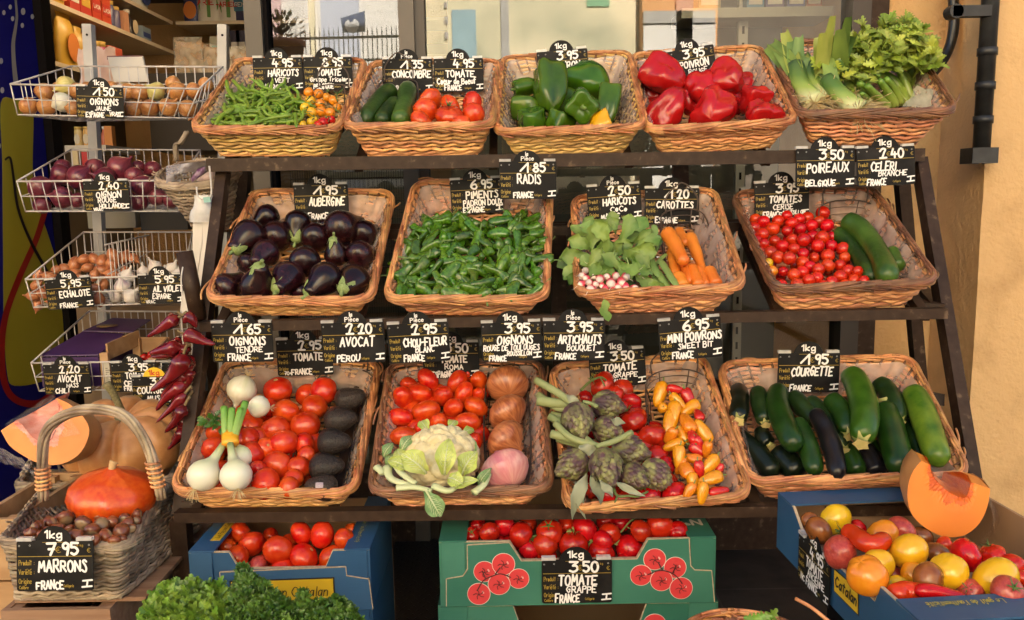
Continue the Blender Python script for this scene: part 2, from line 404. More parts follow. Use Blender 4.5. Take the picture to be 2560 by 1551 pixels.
# the pillar that stands proud on the right
pb = MB(); n = 40; zs = np.linspace(0, 6, 60)
G = np.zeros((60, 3, 3))
for i, z in enumerate(zs):
 e = .006*noise.noise(Vector((0, 0, z*3)))+.004*noise.noise(Vector((3, 0, z*11)))
 G[i, 0] = (PILX, YF, z); G[i, 1] = (PILX+e, PILY, z); G[i, 2] = (PILX+3, PILY, z)
pb.grid(G); part('pillar', pb, YWALL2, shop, False)
# frames
def post(name, x0, x1, y0=YF-.03, y1=YF+.07, z0=.0, z1=2.7, m=FRAME, parent=shop):
 b = MB(); b.box(((x0+x1)/2, (y0+y1)/2, (z0+z1)/2), (x1-x0, y1-y0, z1-z0)); return part(name, b, m, parent, False)
post('door_post', XL, XL+.055); post('door_post_rebate', XL+.0555, XL+.068, YF-.01, YF+.05, m=DARK)
post('mullion', XM0, XM1-.032); post('mullion_rebate', XM1-.0315, XM1, YF-.015, YF+.06, m=mat('brown_rebate', (.05, .036, .026)))
post('window_jamb', XR0-.01, XR0+.05, m=mat('dark_jamb', (.035, .024, .018), rough=.4)); post('window_jamb_edge', XR0+.0505, XR1, YF-.012, YF+.06, m=BROWN)
post('transom', XL+.069, XM0-.001, z0=2.5, z1=2.7); post('transom', XM1+.001, XR0-.012, z0=2.5, z1=2.7)
post('bottom_rail', XL+.069, XM0-.001, z0=0, z1=.30, m=BROWN); post('bottom_rail', XM1+.001, XR0-.012, z0=0, z1=.30, m=BROWN)
def glassmat():
 m = bpy.data.materials.new('window_glass'); m.use_nodes = True; t = m.node_tree; L = t.links.new
 t.nodes.remove(t.nodes['Principled BSDF'])
 gl = nd(t, 'ShaderNodeBsdfGlossy', Roughness=.012); gl.inputs[0].default_value = (1, .98, .95, 1)
 tr = nd(t, 'ShaderNodeBsdfTransparent'); tr.inputs[0].default_value = (.80, .82, .78, 1)
 fr = nd(t, 'ShaderNodeFresnel', IOR=1.5); ma = nd(t, 'ShaderNodeMath', operation='MULTIPLY_ADD'); ma.inputs[1].default_value = 1.3; ma.inputs[2].default_value = GLASS_R
 L(fr.outputs[0], ma.inputs[0]); mx = nd(t, 'ShaderNodeMixShader'); L(ma.outputs[0], mx.inputs[0]); L(tr.outputs[0], mx.inputs[1]); L(gl.outputs[0], mx.inputs[2])
 tc = nd(t, 'ShaderNodeTexCoord'); nzn = nd(t, 'ShaderNodeTexNoise', Scale=1.3, Detail=1); L(tc.outputs['Object'], nzn.inputs['Vector'])
 b = nd(t, 'ShaderNodeBump', Strength=.06, Distance=.01); L(nzn.outputs[0], b.inputs['Height']); L(b.outputs[0], gl.inputs['Normal'])
 L(mx.outputs[0], t.nodes['Material Output'].inputs[0]); return m
GLASS_R = .035
GLS = glassmat()
for x0, x1 in ((XL+.069, XM0-.001), (XM1+.001, XR0-.012)):
 b = MB(); b.add([(x0, YF+.02, .3005), (x1, YF+.02, .3005), (x1, YF+.02, 2.4995), (x0, YF+.02, 2.4995)], [(0, 1, 2, 3)]); part('window_pane', b, GLS, shop, False)
# what stands behind the window: a grey back panel, slotted standard and a shelf of boxes
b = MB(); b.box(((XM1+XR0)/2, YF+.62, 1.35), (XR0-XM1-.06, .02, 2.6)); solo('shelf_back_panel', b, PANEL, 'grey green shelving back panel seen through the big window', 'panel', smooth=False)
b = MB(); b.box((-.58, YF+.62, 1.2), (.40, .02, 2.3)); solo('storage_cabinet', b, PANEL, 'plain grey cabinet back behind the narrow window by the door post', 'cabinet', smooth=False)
sx = float(U(1852, 80, YF+.5)[0])
b = MB(); b.box((sx, YF+.48, 1.35), (.035, .03, 2.6)); ss = solo('shelf_upright', b, mat('upright_paint', (.40, .38, .33), rough=.5), 'pale slotted shelf upright behind the big window', 'shelf upright', smooth=False)
b = MB()
for i in range(34): b.box((sx, YF+.4648, .45+i*.0605), (.009, .0015, .028))
part('slot_pattern', b, DARK, ss, False)
s0 = U(1700, 38, YF+.42); s1 = U(2075, 38, YF+.42)
b = MB(); b.box(((s0[0]+s1[0])/2, YF+.49, s0[2]), (s1[0]-s0[0], .2, .035)); solo('window_shelf', b, mat('window_shelf_paint', (.36, .34, .29), rough=.5), 'pale shelf edge behind the big window holding boxes', 'shelf', smooth=False)
bxm = [(.10, .22, .34), (.11, .09, .20), (.09, .11, .26), (.38, .15, .10), (.34, .25, .12)]
for i, (a, c, m_, ds) in enumerate([(1865, 1908, 0, 'teal'), (1912, 1958, 1, 'dark violet'), (1966, 2010, 2, 'navy'), (2014, 2052, 3, 'brick red'), (1745, 1800, 4, 'tan')]):
 p0 = U(a, 20, YF+.42); p1 = U(c, 20, YF+.42); z0 = s0[2]+.0178
 t_ = MB(); t_.box(((p0[0]+p1[0])/2, YF+.45, z0+.05), (p1[0]-p0[0], .08, .10))
 o = solo('packet_box', t_, mat('packet_%d' % i, bxm[m_], rough=.5), f'{ds} packet with pale label on the shelf behind the big window', 'packet', 'packets behind the window', smooth=False)
 l_ = MB(); l_.box(((p0[0]+p1[0])/2, YF+.4085, z0+.026), ((p1[0]-p0[0])*.78, .003, .026)); part('label', l_, mat('packet_label', (.6, .55, .5)), o, False)
# fine black grille behind the glass
b = MB(); gx0, gx1 = fx(690), fx(995)
for i in range(int((gx1-gx0)/.0082)): b.box((gx0+.0082*i, YF+.09, .86), (.0022, .0022, 1.0))
for i in range(14): b.box(((gx0+gx1)/2, YF+.0925, .37+i*.078), (gx1-gx0, .0025, .004))
solo('window_grille', b, mat('grille_black', (.01, .01, .011)), 'fine black wire grille behind the narrow window under the top shelf', 'grille', smooth=False)

# drainpipe and hose on the right-hand wall
dp = thing('drainpipe', 'black cast iron drainpipe with clamp beside the ochre pillar', 'drainpipe', loc=(0, 0, 0))
pa = U(2500, -40, DPY); pb_ = U(2462, 395, DPY)
b = MB(); px_ = DPX
zt = U(2480, 150, DPY)[2]
pz0, pz1 = U(2470, 400, DPY)[2], 2.6
b.tube([(px_, DPY, pz0+.03), (px_, DPY, pz1)], .024, 14); part('pipe', b, BLACKM, dp)
for zc in (U(2470, 130, DPY)[2], U(2470, 215, DPY)[2], U(2470, 300, DPY)[2]):
 b = MB(); b.tube([(px_, DPY, zc-.011), (px_, DPY, zc+.011)], .0275, 14); part('pipe_collar', b, BLACKM, dp)
b = MB(); b.box((px_-.006, DPY, pz0+.012), (.075, .07, .045)); part('pipe_foot', b, BLACKM, dp, False)
zc = U(2440, 32, DPY)[2]
b = MB(); b.box((px_-.065, DPY-.015, zc), (.11, .03, .03)); b.tube([(px_-.11, DPY-.03, zc), (px_-.11, DPY+.01, zc)], .02, 12); part('wall_bracket', b, BLACKM, dp, False)
hs = [U(2381, -60, 2.70), U(2383, 0, 2.70), U(2385, 60, 2.69), U(2376, 110, 2.69), U(2358, 150, 2.68), U(2330, 185, 2.66), U(2296, 215, 2.66), U(2260, 260, 2.68)]
b = MB(); b.tube(cr(hs, 6), .0155, 12); solo('black_hose', b, mat('black_rubber', (.012, .011, .011), rough=.35), 'thick black rubber pipe curving down behind the celery basket', 'pipe')

# the other side of the street: sunlit houses that the window mirrors
def facade(name, x0, x1, y, h, m, label, wins=(), d=3.0, kind='house'):
 t_ = thing(name, label, kind, 'houses across the street', loc=((x0+x1)/2, y, 0))
 b = MB(); b.box(((x0+x1)/2, y-d/2, h/2), (x1-x0, d, h)); wpart('wall', b, m, t_, False)
 for nm, a, c, z0, z1, mm in wins:
  q = MB(); q.box(((a+c)/2, y+.02, (z0+z1)/2), (c-a, .06, z1-z0)); wpart(nm, q, mm, t_, False)
 return t_
CREAM = mat('sunlit_cream_render', (.46, .45, .30), (.88, .76, .50), rough=.9, scale=.9, detail=8, pos=(.3, .6))
PINK = mat('salmon_render', (.66, .30, .19), (.74, .40, .26), rough=.9, scale=1.2, detail=6)
ORNG = mat('orange_render', (.72, .34, .12), (.76, .40, .17), rough=.9, scale=1.2)
WHT = mat('white_render', (.74, .70, .62), (.80, .76, .70), rough=.9, scale=1.5, detail=6)
TEAL = mat('teal_door_paint', (.22, .36, .40), (.28, .44, .48), rough=.6, scale=3)
SHUT = mat('green_shutter_paint', (.16, .40, .20), rough=.6)
GREYS = mat('grey_stone_trim', (.38, .36, .33), (.46, .44, .40), rough=.8, scale=6)
OY = -8.6; MY = 2*(YF+.02)-OY      # mirrored depth of the facades
mx = lambda px, D=MY: float(U(px, 60, D)[0])
mz = lambda py, px=1280, D=MY: float(U(px, py, D)[2])
facade('cream_house', mx(1062), mx(1595), OY, 9, CREAM, 'sunlit cream house with teal door mirrored in the big window',
       [('door', mx(1130), mx(1190), mz(150), mz(25), TEAL), ('shutter', mx(1468), mx(1522), mz(22), mz(-60), SHUT), ('corner_band', mx(1252), mx(1272), 0, 9, GREYS),
  ('quoin', mx(1112), mx(1120), mz(60), mz(40), GREYS), ('quoin', mx(1112), mx(1120), mz(98), mz(80), GREYS), ('quoin', mx(1112), mx(1120), mz(20), mz(5), GREYS)])
facade('salmon_house', mx(1598), mx(1782), OY+.3, 9, ORNG, 'salmon and orange house mirrored beside the cream one', [('wall_band', mx(1680), mx(1720), 0, 9, PINK), ('wall_base', mx(1600), mx(1776), 0, mz(75), WHT), ('cornice', mx(1600), mx(1775), mz(80), mz(45), GREYS)])
facade('white_house', mx(668), mx(1058), OY, 9, WHT, 'sunlit white house with pale blue door mirrored in the narrow window',
       [('door', mx(805), mx(900), mz(480), mz(-40), mat('pale_blue_paint', (.50, .53, .62), rough=.6)), ('wall_band', mx(672), mx(705), 0, 9, mat('pale_pink_render', (.72, .50, .48), rough=.9)), ('pilaster', mx(775), mx(790), 0, 9, CREAM)])
facade('stone_house', mx(1786), mx(1786)+9, OY-.4, 8, mat('stone_shade_in_colour', (.16, .13, .10), (.2, .17, .13), rough=.9, scale=2), 'stone house with shade in its colour at the end of the row across the street')  # the dark tone is shade put into the wall colour
facade('ochre_house', mx(664)-9, mx(664), OY-.2, 8.5, mat('ochre_far_render', (.66, .48, .24), (.72, .54, .3), rough=.9, scale=1.2), 'tall ochre house at the near end of the row across the street')
# iron fence with a blue board on it
fy = -5.6; FD = 2*(YF+.02)-fy
fa, fb = float(U(715, 60, FD)[0]), float(U(1008, 60, FD)[0]); fz = float(U(860, 82, FD)[2])
t_ = thing('iron_fence', 'black iron railing with blue board mirrored in the narrow window', 'fence', loc=((fa+fb)/2, fy, 0))
b = MB()
k = int((fb-fa)/.062)
for i in range(k+1): b.tube([(fa+.062*i, fy, .0), (fa+.062*i, fy, fz), (fa+.062*i, fy, fz+.08)], [.007, .007, .002], 4)
wpart('railing_pattern', b, BLACKM, t_, False)
for zr in (.25, fz*.5, fz-.35, fz-.06):
 b = MB(); b.box(((fa+fb)/2, fy, zr), (fb-fa+.1, .03, .03)); wpart('rail', b, BLACKM, t_, False)
p0 = U(853, 36, FD-.1); p1 = U(914, 80, FD-.1)
t2 = thing('blue_board', 'blue board with white round mark fixed on the mirrored railing', 'sign', loc=((p0[0]+p1[0])/2, fy+.1, (p0[2]+p1[2])/2))
b = MB(); b.prism([(p0[0], fy+.08, p0[2]-.05), (p0[0]+.02, fy+.08, p1[2]), (p1[0], fy+.08, p1[2]), (p1[0], fy+.08, p0[2]+.03)], (0, .04, 0)); wpart('board', b, mat('blue_board_paint', (.014, .045, .13), rough=.5), t2, False)
b = MB(); c0 = ((p0[0]+p1[0])/2-.01, (p0[2]+p1[2])/2-.04)
b.prism([(c0[0]+.09*math.cos(a)*(1+.1*math.sin(3*a)), fy+.125, c0[1]+.09*math.sin(a)-(.04 if 1.2 < a < 1.9 else 0)) for a in np.arange(0, 6.28, .3)], (0, .006, 0)); wpart('round_mark', b, mat('sign_white', (.75, .73, .7)), t2, False)
# flower tub mirrored at the left edge
p = U(700, 105, FD-.5)
t3 = thing('flower_tub', 'terracotta tub with twiggy shrub mirrored beside the railing', 'planter', loc=(p[0], fy+.5, p[2]-.25))
b = MB(); lathe([(.0, -.25), (.22, -.25), (.3, .2), (.32, .2), (.32, .26), (.28, .26), (.27, .2), (0, .18)], 18, mb=b); part('tub', b, mat('terracotta_tub', (.5, .25, .18)), t3)
b = MB(); r_ = random.Random(5)
for i in range(70):
 a, e = r_.uniform(0, 6.28), r_.uniform(.4, 1.5); q = np.array([math.cos(a)*math.cos(e), math.sin(a)*math.cos(e), math.sin(e)])
 c = q*r_.uniform(.15, .42)+(0, 0, .24); u = unit(np.cross(q, (0.3, .2, 1))); b.add([c-u*.03, c+q*.05, c+u*.03, c-q*.05], [(0, 1, 2, 3)])
for i in range(20):
 a, e = r_.uniform(0, 6.28), r_.uniform(.5, 1.5); q = np.array([math.cos(a)*math.cos(e), math.sin(a)*math.cos(e), math.sin(e)]); b.tube([(0, 0, .2), q*.4+(0, 0, .24)], .006, 4)
part('shrub_foliage', b, mat('shrub_green', (.05, .07, .03), (.09, .10, .04), scale=9), t3, False)
b = MB(); b.box((p[0], fy+.5, (p[2]-.5)/2), (.7, .7, p[2]-.5)); solo('stone_pedestal', b, GREYS, 'grey stone pedestal under the mirrored flower tub', 'pedestal', smooth=False)

# the shop interior seen through the open door
fl = MB(); fl.add([(-3.3, YF+.24, .006), (1.65, YF+.24, .006), (1.65, 7, .006), (-3.3, 7, .006)], [(0, 1, 2, 3)]); struct('shop_floor', fl, mat('shop_floor_tiles', (.12, .10, .08), rough=.4))
lt = thing('ceiling_lamp', 'long tube lamp under the shop ceiling above the shelves', 'lamp', loc=(-1.75, 4.9, 2.62))
b = MB(); b.box((0, 0, .09), (.16, 1.5, .05)); part('housing', b, SHELFW, lt, False)
em = bpy.data.materials.new('lamp_tube'); em.use_nodes = True
em.node_tree.nodes['Principled BSDF'].inputs['Emission Color'].default_value = (1, .70, .38, 1); em.node_tree.nodes['Principled BSDF'].inputs['Emission Strength'].default_value = 5.0
for dx in (-.04, .04):
 b = MB(); b.tube([(dx, -.72, .04), (dx, .72, .04)], .016, 8); part('tube', b, em, lt)
BY, LX = 6.3, None
q = U(437, 129, BY); LX = float(q[0]); Z1 = float(q[2]); Z2 = float(U(442, 54, BY)[2]); Z3 = Z2+.30
Z0 = Z1-.32
cab = thing('wall_shelving', 'cream grocery shelving along the shop side wall, deep behind the onions', 'shelving', loc=(0, 0, 0))
for z in (.25, .6, Z0, Z1, Z2, Z3):
 b = MB(); b.box((LX-.2, 4.75, z-.012), (.4, 3.1, .024)); part('shelf', b, SHELFW, cab, False)
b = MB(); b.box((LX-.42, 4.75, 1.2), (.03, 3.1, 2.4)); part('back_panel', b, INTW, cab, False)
cb2 = thing('back_shelving', 'cream shelving across the shop back wall holding detergent bottles', 'shelving', loc=(0, 0, 0))
for z in (.45, .85, Z1-.05, Z2, Z3+.02):
 b = MB(); b.box(((LX+.0)/2, BY+.2, z-.012), (-LX-.04, .4, .024)); part('shelf', b, SHELFW, cb2, False)
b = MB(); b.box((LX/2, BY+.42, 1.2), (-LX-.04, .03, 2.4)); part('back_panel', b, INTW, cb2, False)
# groceries: (px0, px1, py_top, py_bottom, colour, kind, accent, text)
def pack(P0, wd, h, dp_, col, lab, yaw, kind='box', acc=None, txt=None, tcol=(.8, .75, .7)):
 """P0: front bottom centre; yaw 0 faces the street, yaw 90 faces +x"""
 cm = mat('pack_%d_%d_%d' % tuple(int(c*100) for c in col), col, rough=.42, coat=.2)
 t_ = thing({'box': 'grocery_box', 'bottle': 'detergent_bottle', 'jar': 'glass_jar', 'bag': 'grocery_bag', 'sauce': 'sauce_bottle'}[kind], lab, {'box': 'box', 'bottle': 'bottle', 'jar': 'jar', 'bag': 'bag', 'sauce': 'bottle'}[kind], loc=P0)
 t_.rotation_euler = (0, 0, math.radians(yaw))
 b = MB()
 if kind == 'box': b.box((0, dp_/2, h/2), (wd, dp_, h)); part('carton', b, cm, t_, False)
 elif kind == 'bag':
  G = np.array([[(wd/2*math.cos(a)*k, dp_/2+dp_/2*math.sin(a)*k2, z*h) for a in np.arange(0, 6.28, .52)] for z, k, k2 in ((0, .9, .9), (.1, 1, 1), (.5, 1.04, 1.05), (.8, .95, .7), (.9, .8, .2), (1, .95, .08))])
  b.grid(G, wu=True); part('pouch', b, cm, t_)
 else:
  pr = {'bottle': [(0, 0), (.48, 0), (.5, .05), (.5, .55), (.42, .72), (.22, .82), (.17, .86)], 'jar': [(0, 0), (.48, 0), (.5, .05), (.5, .75), (.42, .86)], 'sauce': [(0, 0), (.48, 0), (.5, .04), (.48, .5), (.2, .72), (.17, .9)]}[kind]
  sq = dp_/wd
  lathe([(r*wd, z*h) for r, z in pr], 16, lambda th, i, r, z: (r*(1 if sq == 1 else math.hypot(math.cos(th), sq*math.sin(th))), z), b); b.xform(np.eye(3), (0, dp_/2, 0)); part('container', b, cm, t_)
  c = MB(); c.tube([(0, dp_/2, h*.85), (0, dp_/2, h)], wd*.2 if kind != 'jar' else wd*.46, 12); part('cap', c, mat('cap_%s' % kind, (.7, .65, .6) if kind != 'jar' else (.6, .4, .1), rough=.4), t_)
 if acc:
  a = MB()
  fr = -.0025 if kind in ('box',) else (dp_/2-dp_*.53 if kind != 'bag' else -.012)
  if kind == 'box': a.box((0, fr, h*.42), (wd*.8, .002, h*.34))
  else: a.prism([(wd*.36*math.cos(x), fr, h*.36+h*.26*math.sin(x)) for x in np.arange(0, 6.28, .4)], (0, .003, 0))
  part('label', a, mat('acc_%d_%d_%d' % tuple(int(c*100) for c in acc), acc, rough=.5), t_, False)
 if txt:
  k = Ink(3); cap = min(h*.16, wd*.75/text_width(txt, 1)); k.text(txt, -text_width(txt, cap)/2, h*.36, cap, cap*.2)
  fr = -.004 if kind == 'box' else dp_/2-dp_*.53-.002
  part('lettering', k.place((0, fr, 0), (1, 0, 0), (0, 0, 1), (0, -1, 0)), mat('pk_text_%d_%d_%d' % tuple(int(c*100) for c in tcol), tcol), t_, False)
 return t_
RED, YEL, ORA, NAV, GRN, WHI, CRE = (.52, .045, .03), (.62, .38, .05), (.66, .22, .05), (.03, .05, .20), (.12, .28, .08), (.70, .68, .62), (.6, .5, .35)
# side wall shelves, boxes facing +x: photo columns, height, colours
YP = lambda px: float(LX*F/(px-1280))
for (z, a, c, h, col, kind, acc, txt, lab) in [
 (Z1, 168, 186, .20, RED, 'box', None, None, 'red grocery box next to the fridge on the middle side shelf'),
 (Z1, 206, 238, .24, YEL, 'bag', ORA, None, 'yellow bag with orange mark on the middle side shelf'),
 (Z1, 241, 264, .20, (.50, .05, .035), 'box', WHI, None, 'red grocery box with white label on the middle side shelf'),
 (Z1, 266, 290, .20, (.52, .045, .03), 'box', YEL, None, 'red grocery box with yellow label on the middle side shelf'),
 (Z1, 293, 313, .19, (.56, .06, .03), 'box', RED, 'LASA', 'red pasta box with white word and round label on the middle side shelf'),
 (Z1, 316, 336, .19, (.60, .08, .03), 'box', RED, 'LASA', 'orange red pasta box with white word next to the blue tins'),
 (Z1, 338, 349, .16, (.08, .08, .18), 'jar', None, None, 'slate blue lidded tin next to the pasta boxes'),
 (Z1, 351, 362, .14, (.10, .09, .20), 'jar', None, None, 'smaller slate blue tin past the tall one'),
 (Z1, 365, 378, .13, (.60, .30, .18), 'box', None, None, 'small salmon pink carton between blue tin and black bottle'),
 (Z1, 384, 400, .17, (.03, .025, .03), 'sauce', CRE, None, 'black bottle with cream label on the middle side shelf'),
 (Z1, 408, 428, .09, (.25, .32, .4), 'box', NAV, None, 'small pale blue carton at the far end of the side shelf'),
 (Z0+.10, 168, 184, .16, (.40, .03, .02), 'sauce', CRE, None, 'dark red sauce bottle by the fridge on the lower side shelf'),
 (Z0, 218, 256, .30, YEL, 'bag', ORA, None, 'tall yellow bag with orange mark on the lower side shelf'),
 (Z0, 259, 279, .25, (.58, .36, .06), 'bag', GRN, None, 'yellow bag with green mark on the lower side shelf'),
 (Z0, 281, 295, .23, (.55, .07, .04), 'box', RED, 'LASA', 'red pasta box with white word on the lower side shelf'),
 (Z0, 297, 309, .20, (.5, .16, .05), 'jar', None, None, 'orange jar of sauce next to the lower pasta box'),
 (Z0, 311, 325, .21, (.45, .06, .16), 'jar', None, None, 'raspberry coloured jar on the lower side shelf'),
 (Z0, 328, 356, .20, (.58, .10, .05), 'box', GRN, None, 'red box with green label at the far end of the lower side shelf'),
 (Z2, 368, 398, .22, (.10, .28, .38), 'bag', RED, None, 'big teal detergent pouch on the highest visible side shelf'),
 (Z2, 402, 434, .24, (.62, .62, .60), 'bag', NAV, None, 'white and blue detergent pouch on the highest visible side shelf')]:
 y0, y1 = YP(a), YP(c); pack((LX-.02, (y0+y1)/2, z), y1-y0, h, .08 if kind not in ('jar', 'sauce') else y1-y0, col, lab, 90, kind, acc, txt)
def back(px, z, wd, h, dp_, col, lab, kind='box', acc=None, txt=None, tcol=(.8, .75, .7)):
 P = U(px, 60, BY+.05); pack((P[0], BY+.05, z), wd, h, dp_, col, lab, 0, kind, acc, txt, tcol)
back(478, Z2, .13, .24, .10, NAV, 'navy softener pouch with orange mark on the back shelf', 'bag', ORA)
back(524, Z2, .20, .34, .10, WHI, 'white detergent bottle with green label, larger one on the back shelf', 'bottle', GRN, 'ARIEL', (.6, .03, .03))
back(573, Z2, .17, .30, .09, (.68, .66, .62), 'white detergent bottle with green label, smaller one on the back shelf', 'bottle', GRN, 'ARIEL', (.6, .03, .03))
back(608, Z2, .15, .30, .08, (.02, .025, .10), 'dark blue washing powder carton with white word, high on the back shelf', 'box', (.05, .2, .35), 'GÉNIE'.replace('É', 'E'))
for px, nm in ((600, 'dark blue washing powder packet, nearer the shop door post'), (585, 'dark blue washing powder packet, further from the door post')):
 back(px, Z1-.05, .07, .20, .08, (.02, .02, .06), nm, 'box', (.6, .6, .6), 'GENI')
back(545, Z1-.05, .14, .16, .1, (.5, .5, .42), 'pale tub with green label on the back shelf', 'box', (.2, .45, .35))
# plastic wrapped bread on a low counter
ct = MB(); c0 = U(455, 180, 4.6); c1 = U(640, 180, 4.6)
ct.box(((c0[0]+c1[0])/2, 4.75, c0[2]-.22), (c1[0]-c0[0]+.3, .5, .4)); solo('shop_counter', ct, mat('counter_wood', (.045, .03, .02)), 'low dark counter inside the shop carrying wrapped bread', 'counter', smooth=False)
for i, (a, c, t0) in enumerate([(440, 508, 94), (508, 560, 110), (575, 618, 118)]):
 P0 = U(a, 165, 4.55); P1 = U(c, t0, 4.55); wd = P1[0]-P0[0]; z0 = c0[2]-.019; h = P1[2]-z0
 t_ = thing('bread_packet', ['large bag of sliced bread in shiny plastic on the counter', 'middle bag of sliced bread leaning on the large one', 'small bread bag behind the steel post'][i], 'bread', 'wrapped bread on the counter', loc=((P0[0]+P1[0])/2, 4.6, z0))
 b = MB()
 for k in range(7): b.box((0, -.05+k*.017, h*.46), (wd*.88, .013, h*.84))
 part('bread_slice_pattern', b, mat('bread_crust', (.34, .16, .06), (.5, .3, .13), scale=14), t_, False)
 b = MB(); gx = np.linspace(-wd/2, wd/2, 14); gz = np.linspace(0, h, 12)
 b.grid(np.array([[(x, -.068+.010*nz((x*30, i, z*30)), z) for x in gx] for z in gz])); part('plastic_wrap', b, filmmat('bread_film', .35, (.75, .68, .55), .12), t_)
# wicker
WICK = mat('willow_honey', (.66, .305, .108), (.81, .43, .175), rough=.42, scale=30, isl=.32, hue=.014, bump=.2, bscale=150, stretch=(1, 1, 1), bdist=.0006, coat=.15, crough=.3)
WICK_Y = mat('willow_straw', (.68, .40, .12), (.82, .52, .19), rough=.42, scale=30, isl=.28, hue=.012, bump=.2, bscale=150, bdist=.0006, coat=.15, crough=.3)
WICK_R = mat('willow_russet', (.62, .255, .112), (.78, .37, .178), rough=.45, scale=30, isl=.32, hue=.014, bump=.2, bscale=150, bdist=.0006, coat=.1, crough=.3)
RIM = mat('willow_rim', (.33, .115, .040), (.62, .30, .115), rough=.42, scale=25, isl=.38, hue=.012, bump=.2, bscale=150, bdist=.0006, coat=.2, crough=.3)
RIM_D = mat('willow_rim_dark', (.13, .055, .028), (.26, .11, .05), rough=.42, scale=25, isl=.35, hue=.012, bump=.2, bscale=150, bdist=.0006, coat=.2, crough=.3)
GREYW = mat('weathered_willow', (.20, .14, .09), (.40, .31, .215), rough=.6, scale=25, isl=.35, hue=.012, bump=.4, bscale=140, bdist=.001)
FILM = filmmat('liner_film', .40, (.74, .60, .53), .25)
STAKE = mat('willow_stake', (.16, .07, .03), rough=.5, isl=.3)

def loop(C, r, na, nb, nc, k):
 C = [np.asarray(c, float) for c in C]; out = []
 for i in range(4):
  p, q = C[i], C[(i+1) % 4]; d = unit(q-p); L = np.linalg.norm(q-p); rr = min(r, L*.45)
  a, b = p+d*rr, q-d*rr; n = (na if i % 2 == 0 else nb)*k
  for j in range(n): out.append(a+(b-a)*j/n)
  d2 = unit(C[(i+2) % 4]-q); r2 = min(r, np.linalg.norm(C[(i+2) % 4]-q)*.45); e = q+d2*r2; n = nc*k
  for j in range(n):
   t = j/n; out.append((1-t)**2*b+2*t*(1-t)*(q*.75+(b+e)/2*.25)+t*t*e)
 return np.array(out)
def wicker(parent, base, rim, r0, r1, rows, rod, na, nb, nc, seed, mw_, mr, ms=None, rimscale=1.0, amp=None, rimn=3):
 """willow basket between two corner loops; parts weave, stakes, rim, floor"""
 k = 3; rr = random.Random(seed); S = 2*(na+nb)+4*nc; M = S*k
 L0, L1 = loop(base, r0, na, nb, nc, k), loop(rim, r1, na, nb, nc, k)
 up = unit(L1.mean(0)-L0.mean(0))
 def ring(t): return L0+(L1-L0)*t
 def nrm(Lp):
  T = np.roll(Lp, -1, 0)-np.roll(Lp, 1, 0); N = np.cross(T, up); return N/np.linalg.norm(N, axis=1)[:, None]
 amp = amp or rod*.30
 Hs = np.linalg.norm(L1-L0, axis=1).mean(); w_ = MB(); j = np.arange(M)
 for i in range(rows):
  t = (i+.7)/(rows+.25); Lp = ring(t); N = nrm(Lp)
  ph = math.pi*(i % 2); off = amp*np.cos(math.pi*j/k+ph)
  dz = np.array([.0016*noise.noise(Vector((q*.06, i*3.1, seed))) for q in j])+.0022*np.sin(math.pi*j/k+.6+.8*(i % 2))
  P = Lp+N*off[:, None]+np.outer(dz, up)
  s = rr.randint(0, M-1); left = M
  while left > 0:
   n = min(left, rr.randint(9, 17)*k)
   if left-n < 5*k: n = left
   idx = [(s+q) % M for q in range(n+2)]
   r = rod*rr.uniform(.86, 1.1); rad = np.full(n+2, r); rad[:2] *= .85; rad[-2:] *= .75
   sh_ = up*rr.uniform(-.0007, .0007)
   w_.tube(P[idx]+sh_, rad, 6); s = (s+n) % M; left -= n
 part('wicker_weave', w_, mw_, parent)
 st_ = MB(); N0, N1 = nrm(L0), nrm(L1)
 for q in range(0, M, k): o0, o1 = N0[q]*rod*.75, N1[q]*rod*.75; st_.tube(np.array([L0[q]-o0, (L0[q]+L1[q])/2-(o0+o1)/2, L1[q]-o1]), rod*.72, 5)
 part('wicker_stake_weave', st_, ms or STAKE, parent)
 rb = MB(); N = N1; R = rod*.66*rimscale; step = max(2, int(.030*M/np.linalg.norm(np.roll(L1, -1, 0)-L1, axis=1).sum()))
 def seg(s, n, h0, h1, o0, o1, r, kink=.5):
  pts = []
  for q in range(n+1):
   f = q/n; i_ = (s+q) % M; hh = h0+(h1-h0)*f+.004*math.sin(math.pi*f)*kink; oo = o0+(o1-o0)*f+.003*math.sin(math.pi*f)
   pts.append(L1[i_]+up*hh+N[i_]*oo)
  rb.tube(np.array(pts), [r*.9]+[r]*(n-1)+[r*.9], 6)
 per = M
 span = int(.15*M/np.linalg.norm(np.roll(L1, -1, 0)-L1, axis=1).sum())
 span = max(span, 4)
 for s in range(0, per, step):
  jt = rr.uniform(-.0012, .0012)
  seg(s, span+rr.randint(-2, 3), -.009*rimscale+jt, .006*rimscale+jt, .0045*rimscale, -.002, R*rr.uniform(.85, 1.2))
 for s in range(0, per, step+1):
  seg(s, span, .003*rimscale, -.014*rimscale+rr.uniform(-.0015, .0015), -.001, .0055*rimscale, R*rr.uniform(.8, 1.1))
 for s in range(0, per, step*2):
  seg(s, span, -.004, .004, -.006*rimscale, -.007*rimscale, R*.9)
 # foot border
 NB = nrm(L0)
 for _ in range(6 if rimscale == 1 else 3):
  s = rr.randint(0, per-1); seg(s, rr.randint(3, 6), rr.uniform(-.012, .002), rr.uniform(-.016, .014), .004, rr.uniform(.010, .022), R*.75)
 part('wicker_rim', rb, mr, parent); rb = MB()
 for s in range(0, per, step+1):
  pts = [L0[(s+q) % M]+up*(.001+.006*q/span)+NB[(s+q) % M]*(.004-.003*q/span) for q in range(span+1)]
  rb.tube(np.array(pts), R*rr.uniform(.8, 1.05), 5)
 part('wicker_foot', rb, mr, parent)
 fb = MB(); B = [np.asarray(c, float) for c in base]
